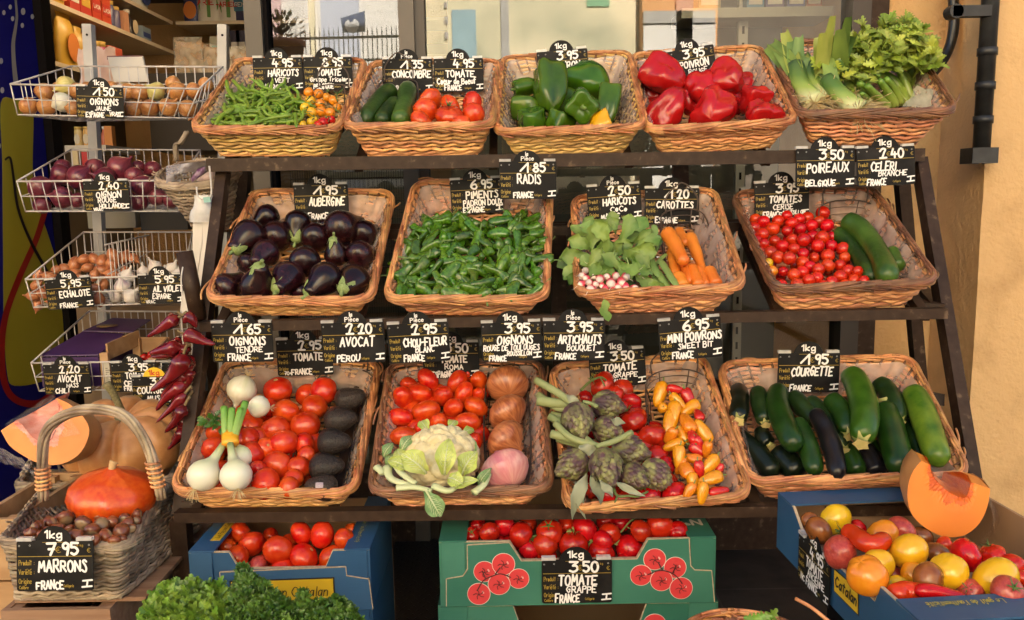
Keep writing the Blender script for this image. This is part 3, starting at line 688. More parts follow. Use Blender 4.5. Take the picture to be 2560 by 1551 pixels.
 for i in range(24):
  t = (i+.5)/24; p = B[0]+(B[3]-B[0])*t; q = B[1]+(B[2]-B[1])*t; n = 14
  fb.tube([p+(q-p)*(.02+.96*u/n)+up*(.003*(1 if (u+i) % 2 else -1)) for u in range(n+1)], rod*.95, 5)
 for i in range(7):
  t = (i+.5)/7; p = B[0]+(B[1]-B[0])*t; q = B[3]+(B[2]-B[3])*t; fb.tube([p, q], rod, 5)
 part('wicker_floor_weave', fb, mw_, parent)
 return L0, L1, up

# the thirteen display baskets
class Basket: pass
BK = {}
POSE = [(-0.5994, 2.1645, 0.0992, -0.0272, 0.5349, 0.0162, 0.3667, 0.4298, 0.1023, 0.0362, 0.0303),
(-0.2209, 2.1548, 0.0931, -0.0354, 0.4983, 0.0099, 0.3646, 0.4373, 0.1067, 0.0358, 0.0303),
(0.1525, 2.1442, 0.0897, -0.0560, 0.5455, -0.0174, 0.3610, 0.4547, 0.0975, 0.0400, 0.0303),
(0.5199, 2.1332, 0.0927, -0.0692, 0.5565, -0.0345, 0.3598, 0.4482, 0.0972, 0.0393, 0.0303),
(0.8881, 2.1189, 0.0994, -0.1144, 0.5570, 0.0070, 0.3642, 0.4268, 0.1163, 0.0518, 0.0303),
(-0.5054, 1.9325, -0.2768, -0.0056, 0.5611, 0.0204, 0.3719, 0.4552, 0.0816, 0.0369, 0.0303),
(-0.0997, 1.9175, -0.2796, -0.0797, 0.5912, 0.0028, 0.3631, 0.4735, 0.0845, 0.0378, 0.0303),
(0.3363, 1.9015, -0.2853, -0.0775, 0.5099, -0.0395, 0.3661, 0.4332, 0.1010, 0.0511, 0.0303),
(0.7655, 1.8995, -0.2773, -0.0334, 0.5041, -0.0340, 0.3593, 0.4350, 0.0956, 0.0339, 0.0303),
(-0.5327, 1.7518, -0.6747, 0.0083, 0.4878, 0.0255, 0.3845, 0.4298, 0.0927, 0.0361, 0.0303),
(-0.1143, 1.7346, -0.6770, 0.0149, 0.4737, 0.0040, 0.3774, 0.4263, 0.0972, 0.0441, 0.0303),
(0.3001, 1.7070, -0.6829, 0.0102, 0.5269, -0.0540, 0.3769, 0.4364, 0.0822, 0.0425, 0.0303),
(0.7212, 1.7424, -0.6669, -0.0716, 0.5405, -0.0366, 0.4509, 0.3654, 0.1045, 0.0435, 0.0303)]
BLAB = ['straw coloured wicker basket of green beans and small tomatoes', 'wicker basket holding cucumbers beside beefsteak tomatoes', 'wicker basket of green peppers on the top shelf', 'wicker basket of red peppers on the top shelf', 'wicker basket of leeks and celery next to the drainpipe',
 'wicker basket of aubergines on the middle shelf', 'wicker basket full of small green padron peppers', 'wicker basket of radishes, flat beans and carrots', 'wicker basket of cherry tomatoes and two cucumbers',
 'wicker basket of white onions, tomatoes and avocados', 'wicker basket of plum tomatoes, big onions and cauliflower', 'wicker basket of artichokes, vine tomatoes and mini peppers', 'wide wicker basket of courgettes on the lowest shelf']
BMW = [WICK_Y, WICK, WICK_Y, WICK, WICK_R, WICK, WICK_R, WICK_R, WICK_R, WICK, WICK_R, WICK, WICK_R]
BMR = [RIM, RIM, RIM, RIM, RIM_D, RIM, RIM, RIM, RIM_D, RIM, RIM_D, RIM, RIM]
def rotm(yaw, roll, tilt):
 c, s = math.cos(tilt), math.sin(tilt); Rx = np.array([[1, 0, 0], [0, c, -s], [0, s, c]])
 c, s = math.cos(roll), math.sin(roll); Ry = np.array([[c, 0, s], [0, 1, 0], [-s, 0, c]])
 c, s = math.cos(yaw), math.sin(yaw); Rz = np.array([[c, -s, 0], [s, c, 0], [0, 0, 1]])
 return Rz@Ry@Rx
for k, (x, y, z, yaw, tl, rl, W_, D_, H_, ix, iy) in enumerate(POSE):
 b = Basket(); b.i = k+1; b.R = rotm(yaw, rl, tl); b.o = np.array([x, y, z+CZ]); b.W, b.D, b.H, b.ix, b.iy = W_, D_, H_, ix, iy
 b.root = thing('wicker_basket', BLAB[k], 'basket', 'wicker baskets on the display stand')
 b.root.matrix_basis = Matrix.Translation(V3(b.o)) @ Matrix(b.R.tolist()).to_4x4()
 w2 = W_/2; base = [(-w2+ix, 0, .004), (w2-ix, 0, .004), (w2-ix, D_-2*iy, .004), (-w2+ix, D_-2*iy, .004)]; rim = [(-w2, -iy, H_-.008), (w2, -iy, H_-.008), (w2, D_-iy, H_-.008), (-w2, D_-iy, H_-.008)]
 b.L0, b.L1, _ = wicker(b.root, base, rim, .03, .036, 8, .0047, 10 if k < 12 else 13, 13 if k < 12 else 11, 2, 20+k, BMW[k], BMR[k])
 # plastic film liner
 if k != 0 or True:
  lb = MB(); up = np.array([0, 0, 1.0]); M = len(b.L0); G = np.zeros((8, M, 3)); cen = (b.L0.mean(0)+b.L1.mean(0))/2
  T = np.roll(b.L1, -1, 0)-np.roll(b.L1, 1, 0); N = np.cross(T, up); N /= np.linalg.norm(N, axis=1)[:, None]
  for i in range(8):
   for j in range(M):
    tt = .06+(i/7)*(.86+.10*noise.noise(Vector((j*.12, k*5.0, 0))))
    p = b.L0[j]+(b.L1[j]-b.L0[j])*tt
    G[i, j] = p-N[j]*(.011+.007*noise.noise(Vector((j*.21, i*.8, k*3.0)))+.003*noise.noise(Vector((j*.7, i*1.9, k*2.0))))
  lb.grid(G, wu=True); part('plastic_liner', lb, FILM, b.root)
 BK[k+1] = b
 b.world = lambda p, b=b: b.o+b.R@np.asarray(p, float)
 def at(px, py, h, b=b):
  d = ray(px, py); n = b.R[:, 2]; p0 = b.o+n*h; return CAM+d*(((p0-CAM)@n)/(d@n))
 b.at = at
 b.local = lambda P, b=b: b.R.T@(np.asarray(P)-b.o)

# the stand: tube frame, three rails, shelf bars
stand = thing('display_stand', 'dark brown painted metal stand with three sloping tiers', 'stand', loc=(0, 0, 0))
def beam(name, p, q, w_, h_, parent=stand, m=BROWN, up=(0, 0, 1)):
 b = MB(); b.beam(p, q, w_, h_, up); return part(name, b, m, parent, False)
RY = [2.125, 1.885, 1.700]
RAIL = []
for i, ((l, lt_, lb_), (r, rt_, rb_)) in enumerate([((521, 398, 430), (2306, 372, 404)), ((505, 803, 828), (2362, 770, 795)), ((441, 1277, 1302), (2300, 1256, 1284))]):
 yl, yr = RY[i]+.018, RY[i]-.030
 a = (U(l, lt_, yl)+U(l, lb_, yl))/2; c = (U(r, rt_, yr)+U(r, rb_, yr))/2; hgt = np.linalg.norm(U(l, lt_, yl)-U(l, lb_, yl))
 beam('shelf_rail', a, c, .03, hgt); RAIL.append((a, c, hgt))
 # sloping shelf bars and rear rail under the baskets
 n = 5
 for q in range(n+1):
  p = a+(c-a)*(.02+.96*q/n)+(0, .016, -.012); e = p+np.array([0, .345, .188]); beam('shelf_bar', p, e, .022, .02)
 beam('rear_rail', a+(0, .37, .185), c+(0, .37, .185), .025, .025)
def leg(name, pts, w_, d_):
 for a, c in zip(pts[:-1], pts[1:]): beam(name, a, c, w_, d_, up=(0, 1, 0))
FLL = [U(560, 405, 2.16), U(427, 1330, 1.74)]
def ext(a, c, z): t = (z-a[2])/(c[2]-a[2]); return a+(c-a)*t
for a, c in ((U(561, 412, 2.19), U(451, 1290, 1.765)), (U(2298, 400, 2.13), U(2428, 1185, 1.79))):
 e = ext(a, c, U(448, 1290, 1.765)[2]); beam('front_leg', a, e, .027, .036, up=(0, 1, 0)); beam('front_foot', e-(0, 0, .004), e*[1, 1, 0], .0362, .0362, up=(0, 1, 0))
for a, c in ((U(612, 405, 2.42), U(560, 1100, 2.50)), (U(2255, 460, 2.42), U(2300, 960, 2.50))):
 beam('rear_leg', a, ext(a, c, 0.0), .034, .034, up=(0, 1, 0))
# side braces and the cross bars seen through the stand
for (x0, y0, Y0), (x1, y1, Y1) in [((2305, 728, 2.30), (2345, 775, 1.93)), ((560, 815, 1.93), (600, 770, 2.35)), ((2345, 1000, 1.93), (2290, 985, 2.40)), ((2330, 775, 1.92), (2270, 745, 2.42)), ((470, 1270, 1.75), (560, 1190, 2.35))]:
 beam('side_brace', U(x0, y0, Y0), U(x1, y1, Y1), .028, .028)
for pxa, z0, z1 in ((1700, 405, 700), (1395, 560, 1180)):
 a, c = U(pxa, z0, 2.50), U(pxa+8, z1, 2.52); beam('back_upright', a, c, .045, .02, up=(0, 1, 0))
for yy in (572, 680): beam('back_bar', U(640, yy, 2.53), U(2260, yy-20, 2.53), .02, .022)

# price signs
SIGNB = mat('slate_board', (.009, .008, .008), (.024, .022, .022), rough=.55, scale=16, detail=6, pos=(.45, .8), bump=.08, bscale=200, bdist=.0004, spec=.16)
CHALK = mat('white_marker', (.82, .80, .79), rough=.45)
GOLD = mat('gold_print', (.34, .23, .03), rough=.4)
CLIPM = filmmat('clear_clip', .75, (.72, .70, .68), .2)
YELD = mat('yellow_disc', (.80, .52, .03), rough=.4); REDW = mat('red_print', (.55, .04, .02), rough=.4)
HOLE = mat('eyelet', (.35, .35, .35), rough=.3)
_gold_cache = {}
def sign(tl, tr, Y, unit_, price, lines, origin, label, lean=0.0, Y2=None, mark=True, yellow=False, extra=(), seed=0, world=None):
 """tl, tr: photo points of the board's top corners; Y: distance of the rail or rim it hangs on"""
 if world is not None: A, ex, ez_, w_ = world; up = ez_
 else:
  A = U(tl[0], tl[1], Y); B = U(tr[0], tr[1], Y2 or Y); ex = unit(B-A); w_ = np.linalg.norm(B-A)
  up = unit(np.array([0, math.sin(lean), math.cos(lean)])); up = unit(up-ex*(up@ex))
 n = np.cross(ex, up)                                  # toward the viewer
 t_ = thing('price_sign', label, 'price sign', 'slate price signs', loc=A)
 Rm = np.stack([ex, up, n], 1)                         # local: x along, y up, z toward viewer
 t_.matrix_basis = Matrix.Translation(V3(A)) @ Matrix(Rm.tolist()).to_4x4()
 h = .655*w_; r = .035*w_; W = w_
 P = []
 for cx, cy, a0 in ((W-r, -r, 0), (r, -r, 90), (r, -h+r, 180), (W-r, -h+r, 270)):
  P += [(cx+r*math.cos(math.radians(a0+q)), cy+r*math.sin(math.radians(a0+q)), 0) for q in (0, 30, 60, 90)]
 b = MB(); b.prism(P, (0, 0, -.0016)); part('board', b, SIGNB, t_, False)
 b = MB(); R_ = .245*W; cy = -.055*W; cx = .485*W; a0 = math.asin(.055*W/R_)+.002
 b.prism([(cx+R_*math.cos(a), cy+R_*math.sin(a), -.0001) for a in np.linspace(a0, math.pi-a0, 20)], (0, 0, -.0014)); part('unit_tab', b, YELD if yellow else SIGNB, t_, False)
 seed = sum(map(ord, label)); k = Ink(seed); s = W; sl_ = k.r.uniform(-.02, .13)
 if unit_ == '1kg': k.text('!kg', .375*s, .035*s, .095*s, .021*s, jit=.05, width=.215*s)
 elif unit_ == 'piece': k.text('la', .455*s, .095*s, .062*s, .013*s, squeeze=.8); k.text('Pièce', .385*s, .018*s, .062*s, .013*s, width=.215*s)
 if yellow: part('unit_lettering', Ink.place(k, (0, 0, 0), (1, 0, 0), (0, 1, 0), (0, 0, 1)), REDW, t_, False); k = Ink(seed+1)
 pr = price
 if not pr: pass
 elif ',' in pr: k.text(pr, .36*s, -.185*s, .145*s, .031*s, jit=.05, width=.42*s)
 else:
  a, c = pr.split(' '); k.text(a, (.40 if a != '1' else .37)*s, -.185*s, .155*s, .033*s, width=(.11 if a != '1' else .13)*s, jit=.04)
  k.text(c, .595*s, -.185*s, .15*s, .033*s, width=.205*s, jit=.04)
 for (tx, x, y, cap, wd) in lines: k.text(tx, x*s, y*s, cap*s, (.0265 if cap > .105 else .0225 if cap > .09 else .018)*s, width=wd*s, jit=.13, slant=sl_)
 if origin: k.text(origin[0], origin[1]*s, origin[2]*s, origin[3]*1.1*s, .0225*s, width=origin[4]*s, jit=.14, slant=sl_)
 if mark:
  for p, q in (((.865, -.525), (.985, -.515)), ((.925, -.52), (.915, -.60)), ((.855, -.605), (.98, -.595))): k.stroke(np.array([p, q])*s, .024*s)
 if k.k: part('lettering', k.place((0, 0, 0), (1, 0, 0), (0, 1, 0), (0, 0, 1)), CHALK, t_, False)
 g = Ink(1)
 g.stroke(np.array([(.34, -.022), (.64, -.022)])*s, .006*s); g.stroke(np.array([(.02, -.205), (.98, -.205)])*s, .008*s)
 for tx, y, cap in (('Produit :', -.315, .062), ('Variété :', -.435, .062), ('Origine', -.555, .062)): g.text(tx, .03*s, y*s, cap*s, .0075*s, width=(.20 if ':' in tx else .165)*s)
 g.text('Calibre', .035*s, -.625*s, .040*s, .0055*s, width=.12*s); g.text('Catégorie', .615*s, -.605*s, .034*s, .0045*s, width=.13*s)
 g.text('€', .515*s, -.155*s, .075*s, .0075*s, width=.065*s); g.text('€', .925*s, -.155*s, .055*s, .006*s, width=.04*s); g.text('le kg', .78*s, -.075*s, .03*s, .004*s, width=.09*s)
 part('printed_lettering', g.place((0, 0, 0), (1, 0, 0), (0, 1, 0), (0, 0, 1), .0003), GOLD, t_, False)
 e = Ink(2)
 for hx, hy in ((.035, -.065), (.175, -.06), (.945, -.06)): e.stroke(np.array([(hx+.010*math.cos(a), hy+.010*math.sin(a)) for a in np.linspace(0, 6.283, 9)])*s, .005*s)
 part('eyelet_print', e.place((0, 0, 0), (1, 0, 0), (0, 1, 0), (0, 0, 1), .0004), HOLE, t_, False)
 for c0 in (.0, .78):
  b = MB(); b.box(((c0+.10)*s, .018*s, -.004), (.20*s, .045*s, .011)); part('clip', b, CLIPM, t_, False)
 for tx, x, y, cap, wd in extra:
  k = Ink(9); k.text(tx, x*s, y*s, cap*s, .014*s, width=wd*s); part('extra_lettering', k.place((0, 0, 0), (1, 0, 0), (0, 1, 0), (0, 0, 1), .002), CHALK, t_, False)
 return t_
def rimY(i): b = BK[i]; return float(b.world((0, b.D-b.iy-.012, b.H))[1])-.014
L1 = lambda t, wd, x=.26, cap=.125: (t, x, -.365, cap, wd)
L2 = lambda t, wd, x=.42, cap=.088: (t, x, -.49, cap, wd)
O1 = lambda t, wd=.34, x=.22: (t, x, -.63, .088, wd)
r1, r2, r3, r4 = rimY(1), rimY(2), rimY(3), rimY(4)
sign((631, 145), (755, 143), r1, '1kg', '4 95', [L1('HARICOTS', .60, .30), L2('VERT', .29, .43)], O1('MAROC'), 'slate sign 4€95 haricots vert clipped over the green beans')
sign((757, 143), (880, 142), r1, '1kg', '8 95', [L1('TOMATE', .48, .28), ('Grappe Tricolore', .13, -.485, .08, .82)], O1('BELGIQUE', .4, .2), 'slate sign 8€95 tomate grappe tricolore beside the green bean sign')
sign((955, 148), (1081, 147), r2, 'piece', '1 35', [L1('CONCOMBRE', .76, .2)], O1('FRANCE', .3, .22), 'slate sign 1€35 concombre with la pièce tab')
sign((1084, 147), (1208, 145), r2, '1kg', '4 95', [L1('TOMATE', .57, .24), ('Coeur de Boeuf', .06, -.505, .105, .78)], O1('FRANCE', .34, .21), 'slate sign 4€95 tomate coeur de boeuf beside the concombre sign')
sign((1341, 131), (1468, 120), r3, '1kg', '3 95', [L1('POIVRON', .55, .28), L2('JAUNE', .32, .61)], None, 'tilted slate sign 3€95 poivron jaune behind the green peppers', mark=False)
sign((1655, 133), (1783, 110), r4, '1kg', '3 95', [L1('POIVRON', .55, .31), L2('ROUGE', .36, .46)], O1('ESPAGNE', .36, .2), 'strongly tilted slate sign 3€95 poivron rouge behind the red peppers')
ra = lambda i, px: float((RAIL[i][0]+(RAIL[i][1]-RAIL[i][0])*((px-RAILPX[i][0])/(RAILPX[i][1]-RAILPX[i][0])))[1])-.021
RAILPX = [(521, 2306), (505, 2362), (441, 2300)]
sign((1990, 372), (2138, 370), ra(0, 2064), '1kg', '3 50', [('POIREAUX', .19, -.40, .14, .70)], O1('BELGIQUE', .50, .17), 'slate sign 3€50 poireaux hanging from the top rail under the leeks', lean=.05)
sign((2141, 372), (2287, 364), ra(0, 2210), '1kg', '2 40', [('CELERI', .24, -.40, .14, .42), L2('BRANCHE', .48, .37)], ('FRANCE', .17, -.64, .09, .32), 'slate sign 2€40 celeri branche at the end of the top rail', lean=.05)
sign((1886, 459), (2023, 453), rimY(9), '1kg', '3 95', [L1('TOMATES', .58, .27), L2('CERISE', .36, .34), ('ROUSSILLON', .52, -.585, .065, .40)], O1('FRANCE', .34, .15), 'slate sign 3€95 tomates cerise behind the cherry tomatoes')
sign((733, 463), (869, 460), rimY(6), '1kg', '1 95', [('AUBERGINE', .28, -.385, .14, .64)], O1('FRANCE', .36, .24), 'slate sign 1€95 aubergine over the aubergine basket')
sign((1124, 451), (1255, 444), rimY(7), '1kg', '6 95', [L1('PIMENTS', .60, .30), ('PADRON DOUX', .24, -.505, .105, .74)], O1('ESPAGNE', .40, .23), 'slate sign 6€95 piments padron doux over the small green peppers')
sign((1248, 404), (1391, 403), ra(0, 1320), 'piece', '1 85', [('RADIS', .32, -.385, .145, .40)], O1('FRANCE', .34, .25), 'slate sign 1€85 radis hanging from the top rail with la pièce tab')
sign((1466, 468), (1601, 458), rimY(8), 'piece', '2 50', [L1('HARICOTS', .60, .29), L2('CoCo', .30, .42)], O1('MAROC', .34, .24), 'tilted slate sign 2€50 haricots coco over the radish basket')
sign((1612, 471), (1749, 470), rimY(8), '1kg', '1 20', [L1('CAROTTES', .66, .22)], O1('ESPAGNE', .40, .2), 'slate sign 1€20 carottes over the carrots')
m_ = lambda px: ra(1, px)
sign((527, 808), (680, 806), m_(600), 'piece', '1 65', [L1('OIGNONS', .58, .29), L2('TENDRE', .44, .38)], O1('FRANCE', .37, .25), 'slate sign 1€65 oignons tendre at the end of the middle rail')
sign((689, 851), (829, 847), rimY(10), '1kg', '2 95', [('TOMATE', .30, -.38, .125, .52)], O1('FRANCE', .36, .25), 'slate sign 2€95 tomate half behind two other signs', extra=[('70+', .13, -.635, .06, .11)])
sign((802, 808), (959, 804), m_(880), 'piece', '2 20', [('AVOCAT', .29, -.385, .145, .54)], O1('PEROU', .36, .23), 'slate sign 2€20 avocat from Perou on the middle rail')
sign((967, 812), (1120, 803), m_(1044), 'piece', '2 95', [('CHOU-FLEUR', .25, -.385, .125, .70), L2('BLANC', .30, .44)], O1('FRANCE', .33, .24), 'slate sign 2€95 chou-fleur blanc on the middle rail')
sign((1056, 857), (1197, 855), rimY(11), '1kg', '3 50', [L1('TOMATE', .46, .32), L2('ROMA', .32, .39)], O1('ESPAGNE', .36, .16), 'slate sign 3€50 tomate roma tucked behind the cauliflower sign')
sign((1202, 808), (1353, 803), m_(1278), '1kg', '3 95', [L1('OIGNONS', .58, .26), ('ROUGE DE TOULOUGES', .03, -.475, .085, .92), ('ROUSSILLON', .42, -.565, .07, .40)], ('FRANCE', .12, -.645, .085, .28), 'slate sign 3€95 oignons rouge de Toulouges on the middle rail')
sign((1357, 802), (1512, 801), m_(1435), 'piece', '3 95', [('ARTICHAUTS', .25, -.375, .13, .68), L2('BOUQUET', .46, .39)], O1('FRANCE', .33, .2), 'slate sign 3€95 artichauts bouquet on the middle rail')
sign((1470, 882), (1611, 870), rimY(12), '1kg', '3 50', [L1('TOMATE', .58, .25), L2('GRAPPE', .42, .42)], O1('FRANCE', .36, .28), 'tilted slate sign 3€50 tomate grappe behind the artichokes')
sign((1644, 804), (1801, 790), m_(1722), '1kg', '6 95', [('MINI POIVRONS', .14, -.355, .125, .85), ('SWEET BIT', .30, -.475, .085, .55)], O1('FRANCE', .33, .2), 'tilted slate sign 6€95 mini poivrons on the middle rail')
sign((1946, 883), (2101, 882), rimY(13), '1kg', '1 95', [('COURGETTE', .22, -.375, .13, .66)], O1('FRANCE', .34, .2), 'slate sign 1€95 courgette over the courgette basket')
# produce: meshes and colours
TOM = mat('tomato_red', (.44, .010, .003), (.60, .028, .006), rough=.24, scale=1.3, coat=.18, spec=.4, rnd=.16, hue=.006)
TOM_O = mat('tomato_orange_red', (.52, .022, .004), (.66, .070, .009), rough=.24, scale=1.3, coat=.18, spec=.4, rnd=.14, hue=.006)
TOMV = mat('vine_tomato_red', (.32, .006, .004), (.47, .014, .006), rough=.22, scale=1.3, coat=.2, spec=.4, rnd=.14, hue=.005)
TOM_Y = mat('tomato_yellow', (.68, .38, .010), (.72, .43, .014), rough=.22, scale=2, coat=.35, rnd=.08, hue=.008)
TOM_OR = mat('tomato_orange', (.67, .215, .008), (.71, .265, .012), rough=.22, scale=2, coat=.35, rnd=.1, hue=.008)
TOM_BR = mat('tomato_brown', (.17, .048, .011), (.26, .085, .018), rough=.27, scale=1.2, coat=.12, rnd=.15)
TOM_P = mat('tomato_pink', (.36, .035, .030), (.48, .075, .050), rough=.3, scale=6, coat=.2, rnd=.12)
CALYX = mat('calyx_green', (.05, .11, .018), (.10, .16, .03), rough=.6, scale=30)
VINE = mat('vine_green', (.09, .13, .03), (.14, .18, .05), rough=.6, scale=30)
SCAR = mat('scar_pale', (.52, .30, .10), (.40, .22, .06), rough=.6, scale=60)
def squash_mesh(name, m, sq=.86, lob=.0, nl=5, dim=.10, tip=0.0, n=28, rows=15, seed=0, bot=.03, wob=.03):
 pr = []
 for i in range(rows+1):
  a = math.pi*i/rows; s, c = math.sin(a), math.cos(a)
  r = s; z = c*sq-dim*math.exp(-(s/.30)**2)*(1 if c > 0 else 0)+bot*math.exp(-(s/.3)**2)*(1 if c < 0 else 0)-tip*math.exp(-(s/.35)**2)*(1 if c < 0 else 0)
  pr.append((max(r, .001), z))
 ph = seed*1.7
 def mod(th, t, r, z):
  g = math.exp(-((t-.25)/.33)**2); k = 1+lob*g*math.cos(nl*th+ph)+wob*nz((math.cos(th)*r, math.sin(th)*r, z), 1.5, seed)
  return r*k, z*(1+lob*.5*g*math.cos(nl*th+ph))
 return lathe(pr, n, mod).mesh(name, m)
def star_mesh(name, m, n=6, L=.55, w_=.09, lift=.05, stem=.25, curl=.2, sr=.045, seed=0):
 b = MB(); r = random.Random(seed)
 for i in range(n):
  a = 2*math.pi*i/n+r.uniform(-.2, .2); l = L*r.uniform(.8, 1.15); e = np.array([math.cos(a), math.sin(a), 0]); s = np.array([-e[1], e[0], 0])
  G = []
  for t in (0, .3, .65, 1):
   c = e*l*t+np.array([0, 0, lift+curl*t*t*r.uniform(.3, 1.4)-.10*t*t]); ww = w_*(1-t)**.7+.006
   G.append([c-s*ww, c+(0, 0, .02), c+s*ww])
  b.grid(np.array(G))
 if stem: b.tube(cr([(0, 0, lift-.06), (0.02, .0, lift+stem*.5), (.08, .04, lift+stem)], 3), sr, 6)
 return b.mesh(name, m)
ME = {}
for nm, m in (('red', TOM), ('orange_red', TOM_O), ('vine', TOMV), ('yellow', TOM_Y), ('orange', TOM_OR), ('brown', TOM_BR), ('pink', TOM_P)):
 ME[nm] = [squash_mesh('tomato', m, .84+.05*i, .02+.012*i, 5, .09, seed=i) for i in range(3)]
 ME[nm+'_beef'] = [squash_mesh('tomato', m, .74, .055, 6+i, .14, seed=5+i, wob=.06) for i in range(2)]
 ME[nm+'_cherry'] = [squash_mesh('tomato', m, .97, .0, 5, .05, n=20, rows=11, seed=i) for i in range(2)]
 ME[nm+'_plum'] = [squash_mesh('tomato', m, 1.36+.1*i, .02, 4, .03, tip=.06, seed=i) for i in range(2)]
STAR = [star_mesh('calyx', CALYX, 5+i % 2, .55, .07, .02, .28, .35, seed=i) for i in range(3)]
DOT = lathe([(.001, .035), (.05, .03), (.10, .012), (.14, -.01)], 9).mesh('stem_scar', SCAR)
def settle(its, rounds=30, k=.84, lim=.04):
 for it in its: it['s'] = 0.0
 for _ in range(rounds):
  for i in range(len(its)):
   for j in range(i+1, len(its)):
    a, b = its[i], its[j]; d = np.linalg.norm(a['P']-b['P']); mn = k*(a['r']+b['r'])
    if d < mn:
     f, g = (a, b) if a['py'] > b['py'] else (b, a); q = min(.006, (mn-d)*.5)
     if f['s'] < lim: f['P'] = f['P']-unit(f['P']-CAM)*q; f['s'] += q
     if g['s'] > -lim*.5: g['P'] = g['P']+unit(g['P']-CAM)*q*.5; g['s'] -= q*.5
 for it in its: it['r'] = it['rpx']*depth(it['P'])/F
def balls(at, zt, lst, name, cat, desc, group, h, mesh='red', ref='side', gap=25, flip=False, k=.84, seed=1, scar=.5, front='basket front', label=None, lim=.04, dorank=True, more=()):
 """lst: (x, y, r[, mesh[, opt]]) in zoom pixels; opt: s=(stem shown toward the viewer), a=axis angle, e=elongation, h, d=description"""
 r_ = random.Random(seed); its = []
 for q in lst:
  x, y, r = q[:3]; me = q[3] if len(q) > 3 and q[3] else mesh; o = q[4] if len(q) > 4 else {}
  px, py = zt(x, y); s = zt.s; rpx = r/s; P = at(px, py, o.get('h', h)); its.append(dict(P=P, px=px, py=py, rpx=rpx, r=rpx*depth(P)/F, me=me, o=o))
 settle(its, k=k, lim=lim)
 out = []
 for it in its:
  o = it['o']; e = o.get('e', 1.0)
  if 'a' in o: ax = imgaxis(o['a'], o.get('f', 15))
  elif 's' in o: ax = imgaxis(o.get('sa', 90), o['s'])
  else: ax = unit(np.array([r_.uniform(-1, 1), r_.uniform(-.9, 1.2), r_.uniform(-.4, 1)]))
  R = zrot(ax, r_.uniform(0, 6.28)); v = ME[it['me']]; sc = it['r']
  b = inst(name, v[r_.randrange(len(v))], it['P'], R, (sc*r_.uniform(.97, 1.03), sc*r_.uniform(.97, 1.03), sc*e*r_.uniform(.95, 1.03)), None, cat, group)
  if label: b['label'] = label
  if 'd' in o: b['desc'] = o['d']
  if o.get('L'): b['label'] = o['L']
  if 's' in o or r_.random() < scar:
   big = o.get('star', False)
   c = child('calyx' if big else 'stem_scar', STAR[r_.randrange(3)] if big else DOT, b); c.location = (0, 0, o.get('top', .78));
  it['ob'] = b; out.append((b, it['px'], it['py']))
 if dorank and not label: rank([q for q in out if not q[0].get('label')], desc, gap, ref, flip, front)
 for q in out:
  if 'desc' in q[0]: del q[0]['desc']
 return its
def mkz(ox, oy, s):
 f = zz(ox, oy, s); f.s = s; return f
Z2, Z3_, Z4 = mkz(460, 80, 3.159), mkz(1220, 80, 3.119), mkz(1880, 0, 2.985)
ZA, ZP, ZR, ZC = mkz(500, 420, 3.732), mkz(940, 370, 3.319), mkz(1400, 420, 3.732), mkz(1800, 340, 3.11)
ZO, ZF, ZK, ZG = mkz(420, 770, 2.765), mkz(920, 770, 2.764), mkz(1320, 770, 2.765), mkz(1780, 840, 3.246)
ZM, ZB, ZV, ZH, Z1_, Z5 = mkz(0, 970, 2.570), mkz(340, 1270, 3.242), mkz(1060, 1270, 2.933), mkz(1860, 1140, 3.52), mkz(0, 0, 2.872), mkz(0, 480, 2.871)
ZQ = mkz(0, 1180, 4.025)

# oblong wire scoops standing in the baskets
def scoop(i, x0, x1, y0, y1, label, h0=.012, h1=.055, loop_=.055):
 """x0..x1 across and y0..y1 along the basket floor, in the basket's own metres"""
 bk = BK[i]; t_ = thing('wire_scoop', label, 'wire basket', 'wire scoops in the wicker baskets'); t_.matrix_basis = bk.root.matrix_basis.copy()
 WM = mat('scoop_wire', (.05, .032, .024), (.09, .06, .045), rough=.45, scale=40)
 cx, hw = (x0+x1)/2, (x1-x0)/2
 def oval(k, z, dy=0, n=40):
  out = []
  for j in range(n):
   a = 2*math.pi*j/n; c, s = math.cos(a), math.sin(a)
   yy = (y0+y1)/2+dy+((y1-y0)/2-hw)*max(-1, min(1, s*1.6))+hw*k*s
   t = (yy-y0)/(y1-y0)
   out.append((cx+hw*k*math.copysign(abs(c)**.75, c), yy, z+h1*.9*max(0, t-.55)*(z/h1)))
  return np.array(out)
 b = MB()
 for k, z, r in ((1, h1, .0019), (.97, h0+(h1-h0)*.66, .0011), (.92, h0+(h1-h0)*.33, .0011), (.84, h0, .0013)):
  P = oval(k, z); b.tube(np.concatenate([P, P[:2]]), r, 5)
 O1_, O2_ = oval(1, h1), oval(.84, h0)
 for j in range(0, 40, 4): b.tube([O1_[j], (O1_[j]+O2_[j])/2-(0, 0, .003), O2_[j]], .0016, 5)
 for q in (-.45, 0, .45): b.tube([(cx+hw*q, y0+.03, h0), (cx+hw*q, y1-.03, h0)], .0011, 5)
 part('wire_frame', b, WM, t_)
 b = MB(); T = O1_[10]; zb = T[2]
 b.tube(cr([(cx-hw*.62, T[1]-.012, zb-.004), (cx-hw*.60, T[1]+.004, zb+loop_*.6), (cx, T[1]+.012, zb+loop_*1.25), (cx+hw*.60, T[1]+.004, zb+loop_*.6), (cx+hw*.62, T[1]-.012, zb-.004)], 6), .0019, 6)
 part('handle', b, WM, t_); return t_
